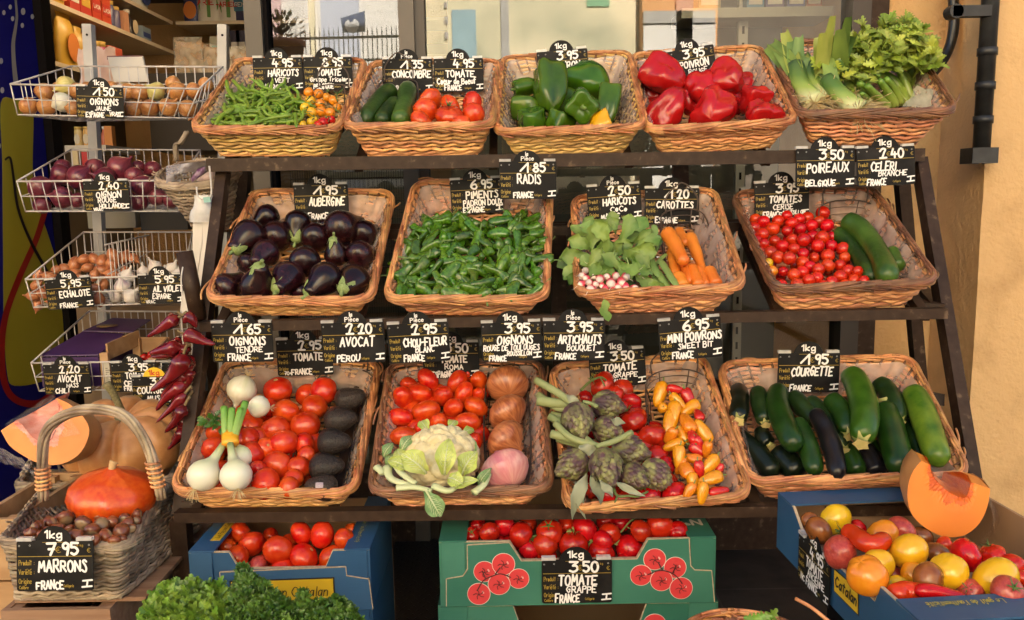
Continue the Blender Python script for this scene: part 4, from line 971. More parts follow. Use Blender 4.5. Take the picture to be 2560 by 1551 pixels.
def scoop_px(i, zt, xl, xr, yf, yb, label, h=.05, **k):
 """front left/right and back pixels -> local extents"""
 bk = BK[i]; ym = (yf+yb)/2
 a = bk.local(bk.at(*zt(xl, ym), h)); c = bk.local(bk.at(*zt(xr, ym), h)); f = bk.local(bk.at(*zt((xl+xr)/2, yf), h)); q = bk.local(bk.at(*zt((xl+xr)/2, yb), h))
 return scoop(i, a[0], c[0], f[1], q[1], label, h1=h, **k)

# sweeps: cucumbers, courgettes, carrots ...
def sweep(name, at, zt, pts, rpx, m, label, cat, group, h, prof, n=14, k=5, sx=1.0, lump=.0, seed=0, facet=0, hs=None):
 """pts: zoom-pixel polyline; prof: radius factor at t 0..1; a thing whose own mesh is the swept body"""
 Q = [np.asarray(at(*zt(x, y), (hs[i] if hs else h))) for i, (x, y) in enumerate(pts)]
 C = cr(Q, max(2, int(18/max(1, len(Q)-1)))); m_ = len(C); base = C.mean(0); r0 = rpx/zt.s*depth(base)/F
 tt = np.linspace(0, 1, m_); d0 = unit(C[1]-C[0]); d1 = unit(C[-1]-C[-2])
 R = np.array([prof(t) for t in tt])*r0
 if lump: R = R*(1+lump*np.array([noise.noise(Vector((t*6, seed, 0))) for t in tt]))
 b = MB(); b.tube(C-base, R, n, sx=sx)
 if facet:
  v = b.v[0].reshape(m_, n, 3); cc = (C-base)[:, None]; f_ = 1+facet*np.cos(np.arange(n)*2*math.pi/n*5)[None, :, None]; b.v[0] = (cc+(v-cc)*f_).reshape(-1, 3)
 o = bpy.data.objects.new(name, b.mesh(name, m)); o.location = V3(base); link(o); tag(o, label, cat, group)
 return o, C-base, r0
def caps(p0=.12, p1=.12, e0=.55, e1=.5, mid=lambda t: 1.0):
 def f(t):
  a = 1.0
  if t < p0: a = e0+(1-e0)*math.sqrt(max(0, 1-(1-t/p0)**2)) if e0 > 0.02 else math.sqrt(max(0.0004, 1-(1-t/p0)**2))
  if t > 1-p1: a = min(a, e1+(1-e1)*math.sqrt(max(0, 1-(1-(1-t)/p1)**2)) if e1 > .02 else math.sqrt(max(.0004, 1-(1-(1-t)/p1)**2)))
  return a*mid(t)
 return f
CUC = mat('cucumber_skin', (.010, .030, .004), (.034, .075, .010), spec=.3, rough=.38, scale=16, bump=.6, bscale=90, stretch=(1, 1, 1), coat=.15, rnd=.12, bdist=.002)
CUC_L = mat('cucumber_skin_lighter', (.022, .062, .006), (.060, .125, .016), spec=.3, rough=.36, scale=14, bump=.5, bscale=80, coat=.2, rnd=.1, bdist=.002)

# basket 1: green beans and three-coloured small tomatoes
b1 = BK[1]
BEANM = [mat('green_bean_skin', (.11, .22, .014), (.21, .34, .035), rough=.38, scale=20, rnd=.25, hue=.012, coat=.15)]
def bean_mesh(seed, L=1.0, r=.05, bend=.3):
 q = random.Random(seed); pts = []
 a = q.uniform(-bend, bend); a2 = q.uniform(-.12, .12)
 for i in range(9):
  t = i/8-.5; pts.append((a*(t*t*1.4-.15)+.03*q.uniform(-1, 1), a2*t*t+.02*q.uniform(-1, 1), t*L))
 C = cr(pts, 2); R = np.array([r*(.25+.75*min(1, i/2.5)*min(1, (len(C)-1-i)/3.0))*(1+.10*math.sin(i*2.1)) for i in range(len(C))])
 R[-1] = r*.15; R[0] = r*.4
 b = MB(); b.tube(C, R, 7); b.tube([C[0], C[0]+(0, 0, -.05)], r*.35, 5); return b.mesh('green_bean', BEANM)
BM = [bean_mesh(i, 1, .046, .16+.14*(i % 4)) for i in range(8)]
r_ = random.Random(4)
poly = [(270, 725), (315, 560), (360, 505), (470, 455), (640, 440), (800, 455), (900, 500), (935, 600), (900, 730)]
for (x, y) in darts(poly, 24, 150, 3):
 t = (735-y)/300; P = b1.at(*Z2(x, y), .055+r_.uniform(-.018, .020)+.02*(1-abs(2*((x-300)/620)-1)))
 up_ = zrot(b1.R[:, 2]); a = r_.choice([r_.uniform(-.6, .6), r_.uniform(0, math.pi), r_.uniform(.9, 2.2)]); el = r_.uniform(-.25, .25)
 ax = b1.R@np.array([math.cos(a)*math.cos(el), math.sin(a)*math.cos(el), math.sin(el)])
 inst('green_bean', r_.choice(BM), P, zrot(ax, r_.uniform(0, 6.28)), (.1, .1, r_.uniform(.085, .115)), 'fresh green bean in the heap of beans filling the straw coloured basket', 'bean', 'green beans in the straw coloured basket')
for i, pts in enumerate([[(335, 380), (350, 460), (400, 540)], [(385, 380), (430, 430), (470, 470)], [(245, 735), (300, 660), (380, 600)], [(500, 745), (650, 690), (860, 655)], [(880, 650), (885, 700), (890, 755)], [(320, 560), (330, 640), (400, 600)]]):
 sweep('green_bean', b1.at, Z2, pts, 15, BEANM[0], ['thin green bean sticking up against the basket wall, taller one', 'thin green bean sticking up beside the taller upright bean', 'green bean hanging toward the front corner of its basket', 'long green bean lying across the front of the bean heap', 'short green bean standing on end at the front by the small tomatoes', 'curled green bean at the wall side of the heap'][i], 'bean', 'green beans in the straw coloured basket', .10, caps(.12, .1, .2, .2))
scoop_px(1, Z2, 945, 1330, 735, 470, 'dark wire scoop holding orange and yellow tomatoes by the green beans')
O_, Y_ = 'orange_cherry', 'yellow_cherry'
balls(b1.at, Z2, [(985, 480, 40, O_), (1065, 490, 40, O_), (1130, 520, 36, O_), (1075, 570, 40, O_), (1180, 545, 40, O_), (1085, 630, 44, O_), (1155, 640, 42, O_), (1210, 600, 36, O_), (1000, 545, 42, Y_), (955, 600, 40, Y_), (1008, 638, 44, Y_), (1005, 712, 38, Y_), (940, 732, 32, Y_), (1030, 692, 30, Y_), (1100, 715, 46, 'red_cherry', dict(s=50, star=True)), (1165, 695, 34, 'red_cherry'), (1060, 735, 34, 'red_cherry')],
      'small_tomato', 'tomato', 'small tomato in the wire scoop by the beans', 'small tomatoes in the wire scoop', .07, ref='beans', gap=14, scar=.1)
b = MB(); r_ = random.Random(8)
for i in range(16):
 x, y = r_.uniform(960, 1230), r_.uniform(460, 690); P = [b1.at(*Z2(x+r_.uniform(-18, 18)*j, y+r_.uniform(-14, 14)*j), .095+.004*r_.random()) for j in range(4)]; b.tube(cr(P, 3), .0011, 5)
P0 = b1.at(*Z2(1090, 540), .09); solo('tomato_vine', b, CALYX, 'tangled green tomato vine over the orange small tomatoes', 'vine', loc=P0)

# ---- basket 2: cucumbers, beefsteak tomatoes
b2 = BK[2]
scoop_px(2, Z2, 1480, 1840, 690, 420, 'dark wire scoop around three cucumbers beside beefsteak tomatoes')
cu = caps(.10, .13, .30, .45, lambda t: 1+.04*math.sin(t*9))
for pts, r, m, lb in [([(1420, 712), (1500, 600), (1560, 520), (1650, 455)], 72, CUC, 'dark cucumber lying nearest the basket wall, beside the beefsteak tomatoes'), ([(1555, 715), (1610, 620), (1680, 555)], 62, CUC, 'short dark cucumber between two longer ones by the beefsteak tomatoes'), ([(1705, 715), (1735, 600), (1772, 430)], 74, CUC_L, 'lighter green upright cucumber next to the beefsteak tomatoes')]:
 sweep('cucumber', b2.at, Z2, pts, r, m, lb, 'cucumber', 'cucumbers in the wire scoops', .06, cu, seed=len(lb))
balls(b2.at, Z2, [(1950, 540, 97), (1905, 620, 97), (2105, 592, 95), (2275, 565, 97), (2095, 668, 112, None, dict(s=35, star=True, d='ribbed red beefsteak tomato showing its dry stem')), (2285, 650, 92), (1875, 710, 100), (2190, 735, 80)], 'beefsteak_tomato', 'tomato', 'red beefsteak tomato', 'beefsteak tomatoes beside the cucumbers', .06, mesh='orange_red_beef', ref='cucumbers', gap=16, scar=0)

# ---- peppers
def pepper_mesh(nm, m, n=4, seed=0, taper=.8, L=1.15):
 pr = []
 rows = 16
 for i in range(rows+1):
  t = i/rows
  if t < .12: r = .26+.67*math.sin(t/.12*math.pi/2); z = L-.0-.02*t/.12+(.12*math.sin(t/.12*math.pi))-.16*(1-t/.12)
  else:
   u = (t-.12)/.88; r = (.93+.07*math.sin(min(1, u*3)*math.pi/2))*(1-(1-taper)*u*u)*math.sqrt(max(0, 1-max(0, (u-.40)/.60)**2.3)); z = L-.02-u*(2*L-.05)-.10*math.sin(u*3.1)
  pr.append((max(r, .002), z))
 pr[0] = (.001, L-.22)
 ph = seed
 def mod(th, t, r, z):
  g = .25+.14*math.exp(-((t-.95)/.2)**2)+.05*math.exp(-((t-.06)/.1)**2)
  k = 1-g*(.5-.5*math.cos(n*th+2*ph))+.12*nz((math.cos(th), math.sin(th), z), 1.3, seed)+(.16*nz((math.cos(th), math.sin(th), z), 2.3, seed+5) if m is PRD else 0)
  return r*k, z+.10*math.cos(n*th+2*ph)*math.exp(-((t-.9)/.15)**2)*r+.05*nz((math.cos(th)*2, math.sin(th)*2, z), .8, seed+3)
 return lathe(pr, 40, mod).mesh(nm, m)
PGR = mat('green_pepper_skin', (.034, .090, .003), (.062, .145, .006), rough=.22, scale=.8, spec=.4, coat=.25, rnd=.18, hue=.01)
PRD = mat('red_pepper_skin', (.34, .005, .006), (.43, .008, .008), rough=.24, scale=.8, spec=.4, coat=.2, rnd=.12)
PYL = mat('yellow_pepper_skin', (.72, .36, .01), rough=.24, coat=.4)
def stem_mesh(nm, m, L=.45, r=.10, seed=0):
 b = MB(); lathe([(.34, -.06), (.26, .03), (.14, .06), (.10, .12)], 12, lambda th, t, r_, z: (r_*(1+.18*math.cos(5*th)*(1-t)), z), b)
 b.tube(cr([(0, 0, .08), (.02, .01, L*.5), (.07+.05*seed, .03, L)], 4), [r*.95, r*.85, r*.8, r*.8, r*.85, r*.95, r*1.05, r*1.15, r*1.25][:9] if False else r, 8); return b.mesh(nm, m)
PSTEM = [stem_mesh('stem', mat('pepper_stem', (.12, .20, .04), (.18, .26, .07), rough=.55, scale=20), .5, .10, i) for i in range(2)]
PM = {'g': [pepper_mesh('bell_pepper', PGR, 3+i % 2, i, .78+.08*(i % 3), 1.1) for i in range(4)], 'r': [pepper_mesh('bell_pepper', PRD, 3+i % 2, 10+i, .74+.08*(i % 3), 1.02) for i in range(4)], 'y': [pepper_mesh('bell_pepper', PYL, 4, 3, .85)]}
def pepper(bk, zt, x, y, w_, l, ang, face, c, label, group, v=0, h=.06, spin=0.0, stem=True):
 """w_, l: half width and half length in zoom px; ang/face: direction of the stem end"""
 P = bk.at(*zt(x, y), h); s = depth(P)/F/zt.s
 s *= 1.1; o = inst('bell_pepper', PM[c][v % len(PM[c])], P, zrot(imgaxis(ang, face), spin), (w_*s, w_*s, l*s), label, 'pepper', group)
 if stem:
  q = child('stem', PSTEM[v % 2], o); q.location = (0, 0, .86)
 return o
b3, b4 = BK[3], BK[4]; gg = 'green peppers on the top shelf'; gr = 'red peppers on the top shelf'
for a in [(310, 425, 72, 92, 195, 10, 'g', 'small green pepper whose thin stem pokes out beside the basket wall', gg, 0, .09), (490, 455, 132, 185, 92, -25, 'g', 'long green pepper standing upright in the middle of its basket', gg, 1, .10), (310, 595, 100, 95, 170, -20, 'g', 'green pepper lying low under the small one at the wall', gg, 2, .06),
          (730, 570, 128, 135, 265, 68, 'g', 'green pepper turned stem outward toward the street', gg, 3, .085), (800, 400, 155, 140, 150, -35, 'g', 'large dark green pepper behind the stem-out one', gg, 0, .07), (935, 590, 100, 150, 80, -20, 'g', 'green pepper leaning on the wall beside the stem-out one', gg, 1, .055), (345, 715, 112, 90, 100, 30, 'g', 'green pepper at the basket front half behind the rim', gg, 2, .05), (560, 725, 110, 80, 70, 10, 'g', 'green pepper at the front centre showing only its back', gg, 3, .045), (610, 560, 80, 110, 80, -20, 'g', 'dark green pepper buried behind the upright and stem-out ones', gg, 2, .03),
          (875, 735, 108, 70, 20, 10, 'y', 'single yellow pepper peeping over the rim among green ones', gg, 0, .05)]:
 pepper(b3, Z3_, *a, stem=a[0] in (310, 730))
for a in [(1385, 350, 148, 155, 150, -20, 'r', 'big red pepper topping the heap at the tilted sign', gr, 0, .10), (1400, 600, 142, 172, 235, -15, 'r', 'large folded red pepper at the basket front by the green pepper side', gr, 1, .07), (1690, 480, 140, 130, 110, -30, 'r', 'red pepper in the middle of the heap half hidden', gr, 2, .06), (1760, 625, 170, 140, 60, -50, 'r', 'round red pepper lobes outward at the front centre', gr, 3, .08),
          (1875, 375, 150, 140, 120, -60, 'r', 'red pepper showing four knobbly lobes, at the back', gr, 0, .085), (2065, 525, 122, 100, 300, 55, 'r', 'red pepper with green stem hub facing outward, upper one', gr, 1, .075), (2130, 665, 150, 110, 290, 50, 'r', 'red pepper with green stem hub at the front corner', gr, 2, .065), (1560, 540, 120, 120, 90, -40, 'r', 'red pepper behind the folded one, mostly covered', gr, 3, .035), (1900, 560, 110, 110, 60, -30, 'r', 'red pepper in shade behind the stem hub ones', gr, 0, .03), (1640, 730, 90, 80, 60, 0, 'r', 'red pepper low between the two front ones', gr, 1, .035), (1980, 420, 90, 85, 80, -50, 'r', 'small wrinkled red pepper above the upper stem hub one', gr, 2, .06), (1540, 470, 100, 90, 120, -30, 'r', 'red pepper wedged below the topmost one', gr, 1, .05), (1290, 480, 90, 100, 100, -20, 'r', 'dark red pepper at the wall under the topmost one', gr, 0, .04)]:
 pepper(b4, Z3_, *a, stem=a[0] in (2065, 2130))

# ---- basket 6: aubergines
AUB = mat('aubergine_skin', (.0085, .0025, .0030), (.026, .0048, .0062), rough=.26, scale=2.2, coat=.15, crough=.12, rnd=.45, hue=.015, spec=.35)
ACAL = mat('aubergine_calyx', (.16, .24, .06), (.28, .34, .13), rough=.6, scale=14)
def aub_mesh(seed, L=2.5, bend=.15):
 z = np.linspace(0, 1, 22); P = np.stack([bend*np.sin(z*2.2), .05*np.sin(z*3+seed), (0.5-z)*L], 1)
 def rad(t): return (.42+.58*(1-math.cos(min(1, t/.66)*math.pi))/2)*math.sqrt(max(.0006, 1-max(0, (t-.66)/.34)**2.1))*(.6 if t < .01 else 1)
 b = MB(); b.tube(P, [rad(t) for t in z], 26); return b.mesh('aubergine', AUB)
AM = [aub_mesh(i, 2.5, (-.12, .05, .2, .32)[i]) for i in range(4)]
def aub_calyx(seed):
 b = MB(); r = random.Random(seed); n = 5
 lathe([(.12, .22), (.30, .16), (.44, .0), (.47, -.14)], 20, lambda th, t, r_, z: (r_*(1.02+.02*math.sin(9*th)), z), b)
 for i in range(n):
  a = 2*math.pi*i/n+r.uniform(-.2, .2); G = []; L = r.uniform(.55, .95)
  for t in (0, .35, .7, 1):
   rr = .465+.20*t+(.10*r.random()*t*t); zq = -.10-L*t; wd = (.34*(1-t)**.8+.012)
   G.append([(rr*math.cos(a+q*wd*1.6)*(1+.03*abs(q)), rr*math.sin(a+q*wd*1.6), zq) for q in (-1, -.4, .4, 1)])
  b.grid(np.array(G))
 b.tube(cr([(0, 0, .16), (.03, .02, .45), (.14, .05, .75)], 4), .12, 8); return b.mesh('calyx', ACAL)
AC = [aub_calyx(i) for i in range(3)]
b6 = BK[6]; ga = 'aubergines on the middle shelf'
for i, (bx, by, r, sx, sy, sg, hh, cal, lb) in enumerate([
 (640, 455, 95, 495, 570, 1, .07, 0, 'reddish purple aubergine lying at the back by the film'),
 (470, 640, 130, 370, 785, 1, .07, 1, 'near black aubergine with green cap pointing at the basket wall'),
 (700, 655, 122, 760, 500, -1, .05, 1, 'glossy aubergine with pale scar, bulb outward'),
 (935, 500, 106, 905, 690, 1, .08, 1, 'upright aubergine whose green cap hangs down below the sign'),
 (1080, 665, 116, 1090, 560, -1, .05, 0, 'brownish purple aubergine with bulb outward, middle of the heap'),
 (1320, 560, 135, 1480, 505, -1, .08, 1, 'big round black aubergine with small green stem behind it'),
 (1535, 640, 108, 1600, 560, -1, .05, 0, 'wine coloured aubergine with bulb outward at the far wall'),
 (650, 815, 108, 560, 900, 1, .06, 0, 'dull black aubergine in the middle row'),
 (445, 900, 78, 530, 860, -1, .04, 0, 'small dark aubergine squeezed behind the front ones'),
 (985, 870, 122, 960, 760, -1, .07, 0, 'long matt brown purple aubergine pointing outward'),
 (1248, 820, 92, 1262, 660, 1, .07, 1, 'slim black aubergine standing with its cap on top'),
 (1495, 850, 110, 1580, 770, -1, .055, 1, 'black aubergine with pale cap at the far wall'),
 (245, 1115, 118, 360, 1010, -1, .05, 0, 'violet aubergine at the front corner of its basket'),
 (535, 1095, 132, 610, 920, 1, .07, 1, 'dark red aubergine at the front with its green stem on top'),
 (800, 1000, 126, 768, 1150, 1, .075, 1, 'matt black aubergine at the front with large green cap facing out'),
 (1140, 1050, 128, 1050, 1180, 1, .075, 1, 'shiny black aubergine at the front with pale ring of green cap'),
 (1430, 1040, 130, 1375, 1150, 1, .07, 1, 'dark aubergine at the front corner with spiky green cap'),
 (930, 1165, 80, 930, 1080, -1, .035, 0, 'small aubergine low between two green caps'),
 (1150, 540, 66, 1190, 500, -1, .04, 0, 'small aubergine peeping out under the sign'),
 (1385, 770, 90, 1400, 700, -1, .025, 0, 'black aubergine deep in the heap near the far wall')]):
 r *= 1.22; C = b6.at(*ZA(bx, by), hh); s = depth(C)/F/ZA.s; R0 = r*s; L = 2.5*R0
 dv = np.array([sx-bx, sy-by], float); pl = np.linalg.norm(dv); full = 1.55*r; f = math.degrees(math.acos(min(.98, pl/full)))*sg
 ax = imgaxis(math.degrees(math.atan2(-dv[1], dv[0])), f)
 o = inst('aubergine', AM[i % 4], C+ax*R0*.35, zrot(ax, i*1.3), R0, lb, 'aubergine', ga)
 if cal: q = child('calyx', AC[i % 3], o); q.location = (0, 0, 1.14); q.rotation_euler = (0, 0, i); q.scale = (.88, .88, .75)

# ---- basket 7: small padron peppers
PAD = mat('padron_skin', (.030, .088, .004), (.082, .185, .011), rough=.22, scale=9, coat=.4, rnd=.4, hue=.014, bump=.2, bscale=22, bdist=.004)
PADS = mat('padron_stem', (.14, .22, .06), rough=.6)
def padron(seed):
 q = random.Random(seed); bend = q.uniform(-.35, .35); z = np.linspace(0, 1, 14)
 P = np.stack([bend*(z-.3)**2, .1*q.uniform(-1, 1)*np.sin(z*4), (.5-z)], 1)
 def rad(t): return (.20+.04*math.sin(t*5+seed))*(1-.42*t)*math.sqrt(max(.002, 1-max(0, (.14-t)/.14)**2))*math.sqrt(max(.003, 1-max(0, (t-.8)/.2)**2))
 b = MB(); b.tube(P, [rad(t) for t in z], 14)
 v = b.v[0].reshape(14, 14, 3); ph = q.uniform(0, 6)
 for i in range(14):
  for j in range(14): v[i, j, :2] = P[i, :2]+(v[i, j, :2]-P[i, :2])*(1+.14*math.cos(3*j*2*math.pi/14+ph+i*.15)+.10*nz(v[i, j], 6, seed))
 b.v[0] = v.reshape(-1, 3); me = b.mesh('padron_pepper', PAD)
 s = MB(); s.tube(cr([(0, 0, .46), (.02, .02, .60), (q.uniform(-.12, .12), q.uniform(-.1, .1), .82)], 4), [.055, .035, .028, .026, .024, .024, .024, .026, .03], 6); return me, s.mesh('stem', PADS)
PMs = [padron(i) for i in range(9)]
b7 = BK[7]; r_ = random.Random(21)
poly = [(165, 1235), (180, 1090), (195, 930), (300, 720), (420, 590), (560, 575), (700, 595), (900, 640), (1080, 590), (1230, 575), (1310, 610), (1395, 690), (1390, 900), (1350, 1100), (1300, 1235)]
def lay_padron(x, y, hh, lim):
 P = b7.at(*ZP(x, y), hh); a = r_.uniform(0, 6.28); el = r_.uniform(-lim, lim)
 ax = b7.R@np.array([math.cos(a)*math.cos(el), math.sin(a)*math.cos(el), math.sin(el)]); i = r_.randrange(9); L = r_.uniform(.052, .072)
 o = inst('padron_pepper', PMs[i][0], P, zrot(ax, r_.uniform(0, 6.28)), (L*r_.uniform(.9, 1.2),)*2+(L,), 'small glossy green padron pepper in the heap filling the middle shelf basket', 'pepper', 'padron peppers on the middle shelf')
 child('stem', PMs[i][1], o)
for x, y in darts(poly, 88, 60, 2): lay_padron(x, y, .040+r_.uniform(-.008, .008), .2)
for x, y in darts(poly, 66, 140, 5): lay_padron(x, y, .066+r_.uniform(-.008, .010), .35)
# ---- leaves
def leaf_into(b, c, d, n, L, W, lob=3, cup=.15, r=None, tri=True):
 """a lobed leaf: c base, d direction, n face normal"""
 d = unit(d); n = unit(np.asarray(n)-d*(np.asarray(n)@d)); s = np.cross(d, n)
 if lob == 1:
  ts = [0, .25, .55, .8, 1]; ws = [.12, .75, 1, .62, .02]
 else:
  ts = [0, .15, .28, .36, .50, .58, .72, .79, .9, 1]; ws = [.05, .22, .92, .34, 1, .36, .74, .26, .36, .02]
 q = (r.uniform(-.3, .3) if r else 0)
 G = []
 for t, w_ in zip(ts, ws):
  m = c+d*L*t-n*cup*L*t*t+s*q*L*t*t*.5
  e = s*W*w_*.5; lift = n*W*w_*.16
  tip = d*(L*.10*w_ if lob > 1 else 0)
  G.append([m-e+lift+tip, m, m+e+lift+tip])
 b.grid(np.array(G))
def sprig(b, base, d, L, r, n=7, leaf=.03, stem=.0016, spread=1.0, lob=3, stems=None):
 """a stalk that carries a fan of toothed leaves"""
 d = unit(d); side = unit(np.cross(d, (r.uniform(-.3, .3), .2, 1))); up = np.cross(side, d)
 pts = cr([base, base+d*L*.5+up*L*.06*r.uniform(-1, 1), base+d*L], 4); (stems or b).tube(pts, stem, 5)
 for i in range(n):
  t = .45+.55*i/(n-1) if n > 1 else 1.0; p = base+d*L*t; a = (i-(n-1)/2)*.8*spread+r.uniform(-.5, .5)
  dd = unit(d*math.cos(a*.7)+side*math.sin(a)*1.1+up*r.uniform(-.5, .7)); nn = unit(np.array([r.uniform(-.6, .6), -.8, r.uniform(.2, 1.2)]))
  leaf_into(b, p, dd, nn, leaf*r.uniform(.7, 1.25), leaf*r.uniform(.7, 1.1), lob, r.uniform(.0, .4), r)
# ---- basket 5: leeks and celery
b5 = BK[5]
LEEK = gradmat('leek_skin', [(0, (.62, .60, .40)), (.30, (.58, .60, .32)), (.48, (.30, .40, .08)), (.72, (.10, .20, .04)), (1, (.06, .13, .045))], axis=2, rough=.42, noise_amt=.08, nscale=12, coords='Generated', coat=.1)
LEAFG = mat('leek_leaf', (.085, .17, .040), (.23, .33, .07), rough=.45, scale=9, stretch=(1, 1, .2), isl=.25, coat=.1)
LEEKC = mat('leek_leaf_pale', (.26, .32, .05), (.42, .45, .12), rough=.45, scale=9, isl=.15)
ROOT = mat('root_fibre', (.52, .38, .17), (.66, .52, .30), rough=.8, scale=40)
def leek(pts, hs, r, label, leaves=(), seed=0, pale=False, tuft=True, cut=None):
 q = random.Random(seed); P = [b5.at(*Z4(x, y), h) for (x, y), h in zip(pts, hs)]; C = cr(P, 6); base = C[0]; r0 = pxm(C[len(C)//2], r/Z4.s)
 t_ = thing('leek', label, 'leek', 'leeks in the top basket', loc=base)
 b = MB(); m = len(C); tt = np.linspace(0, 1, m); b.tube(C-base, r0*(1+.25*(1-tt)**3-.02*np.sin(tt*3)), 14); part('shaft', b, LEEK, t_)
 if tuft:
  b = MB(); d = unit(C[0]-C[3])
  for i in range(120):
   v = unit(np.array([q.uniform(-1, 1), q.uniform(-1, .2), q.uniform(-.9, .7)])+d*.3); L = q.uniform(.02, .07)
   b.tube(cr([d*.001, v*L*.5+(0, 0, -.004*q.random()), v*L+(q.uniform(-.008, .008), -.005, -L*.35*q.random())], 3), .0008, 4)
  part('root_fringe', b, ROOT, t_)
 for i, (lx, ly, hh, w_, pal) in enumerate(leaves):
  e = b5.at(*Z4(lx, ly), hh)-base; s = C[-1]-base-(C[-1]-C[-4])*.9; b = MB(); d = unit(e-s); L = np.linalg.norm(e-s)
  n = unit(CAM-C[-1]); n = unit(n-d*(n@d)); sd = np.cross(d, n); wd = pxm(C[-1], w_/Z4.s); G = []
  for t in np.linspace(0, 1, 8):
   c = s+d*L*t+n*.012*math.sin(t*2.5+i)+(0, 0, -.02*t*t*(i % 2)); ww = wd*(1-.12*t)*(.75+.25*math.sin(math.pi*min(1, t+.25)))*(1 if t < .99 else .75)
   G.append([c-sd*ww+n*ww*.35, c-sd*ww*.5+n*ww*.08, c, c+sd*ww*.5+n*ww*.08, c+sd*ww+n*ww*.35+d*ww*.9*(t > .99)])
  b.grid(np.array(G)); part('leaf', b, LEEKC if pal else LEAFG, t_)
 return t_
leek([(470, 775), (360, 640), (325, 500)], (.09, .105, .12), 70, 'leek with the widest fan of dark leaves at the red pepper side', [(120, 370, .11, 50, 0), (150, 260, .14, 62, 0), (235, 220, .16, 58, 1), (290, 240, .18, 58, 0), (350, 285, .17, 56, 0), (405, 390, .15, 48, 0), (210, 450, .10, 50, 0)], 1)
leek([(560, 745), (450, 610), (405, 470)], (.085, .10, .12), 52, 'pale slim leek leaning out of the basket next to the wide fan', [(400, 430, .13, 36, 1), (395, 340, .15, 42, 0)], 2)
leek([(640, 770), (560, 660), (490, 470)], (.07, .09, .14), 52, 'leek with tall yellow green leaf rolled to a point', [(490, 280, .20, 52, 1), (530, 190, .25, 50, 1), (600, 140, .27, 40, 1)], 3)
leek([(800, 822), (670, 720), (565, 600)], (.09, .11, .12), 64, 'long pale leek curving across the front of the basket', [(545, 360, .17, 52, 0)], 4)
leek([(830, 790), (750, 690), (690, 560), (630, 420)], (.07, .08, .11, .16), 56, 'thick dark topped leek standing beside the celery', [(595, 260, .22, 62, 0), (660, 165, .26, 62, 0), (715, 155, .27, 44, 0), (755, 220, .23, 46, 0)], 5)
leek([(520, 755), (440, 690), (290, 640)], (.05, .055, .06), 44, 'leek lowest in the basket, half under the others', [(330, 690, .06, 34, 1)], 6, tuft=False)
CELM = gradmat('celery_stalk', [(0, (.30, .36, .08)), (.5, (.23, .33, .05)), (1, (.14, .27, .03))], axis=2, rough=.35, noise_amt=.15, nscale=20, coat=.2)
CELL = mat('celery_leaf', (.17, .25, .018), (.40, .45, .07), rough=.45, scale=10, isl=.3, hue=.012)
cel = thing('celery_bunch', 'bunch of branch celery with leafy tops in the last basket of the top shelf', 'celery', loc=b5.at(*Z4(1100, 760), .05))
r_ = random.Random(12); cb = np.array(cel.location)
STK = [[(1150, 770), (1100, 640), (1000, 560), (930, 560)], [(1180, 740), (1130, 600), (1080, 480)], [(1310, 690), (1280, 480), (1210, 260), (1130, 155)], [(1230, 700), (1190, 520), (1180, 430)], [(960, 780), (890, 700), (800, 620)], [(900, 790), (850, 730), (820, 700)], [(1270, 640), (1240, 540), (1200, 480)], [(1130, 700), (1060, 590), (930, 520), (850, 500)], [(1200, 660), (1140, 560), (1000, 490)], [(1000, 800), (930, 720), (860, 640)], [(1060, 790), (1010, 690), (950, 600)], [(1100, 775), (1060, 670), (1000, 590)]]
for i, s in enumerate(STK):
 hs = np.linspace(.05, .13+.05*(i == 2), len(s)); C = cr([b5.at(*Z4(x, y), h) for (x, y), h in zip(s, hs)], 5); rr = pxm(C[0], (48 if i in (0, 1, 3, 4, 9, 10, 11) else 34)/Z4.s)
 b = MB(); b.tube(C-cb, np.linspace(rr, rr*.5, len(C)), 10, sx=.8); part('stalk', b, CELM, cel)
b = MB(); sb = MB()
for x, y in darts([(470, 540), (560, 460), (700, 440), (720, 340), (790, 250), (960, 200), (1130, 150), (1280, 240), (1300, 330), (1380, 440), (1370, 520), (1250, 540), (1100, 500), (950, 530), (840, 640), (740, 660), (660, 600), (520, 570)], 34, 240, 6):
 hh = (.10 if x < 860 and y > 420 else .11)+.07*(1-(y-150)/500)+r_.uniform(-.02, .02); P = b5.at(*Z4(x, y), hh)-cb
 d = unit(np.array([r_.uniform(-1, .6), r_.uniform(-.8, .2), r_.uniform(-.3, .8)])); sprig(b, P-d*.02, d, .03, r_, 5, .034, .0012, 1.1, 3, sb)
part('leaves', b, CELL, cel, False); part('leaf_stems', sb, CELM, cel)  # the second mesh holds only the thin celery stems
pb_ = MB(); G = []
for i, (x0, y0, x1, y1) in enumerate([(1120, 800, 1240, 640), (1180, 810, 1290, 650), (1260, 800, 1330, 670), (1340, 790, 1345, 690)]):
 A, B = b5.at(*Z4(x0, y0), .08), b5.at(*Z4(x1, y1), .10); G.append([A+(B-A)*t+(0, -.006*math.sin(5*t+i), .004*math.sin(9*t+2*i)) for t in np.linspace(0, 1, 6)])
pb_.grid(np.array(G)); solo('paper_sheet', pb_, filmmat('wax_paper', .42, (.55, .55, .40), .4), 'crumpled translucent paper sheet wrapped round the celery foot', 'paper', loc=b5.at(*Z4(1240, 740), .08))

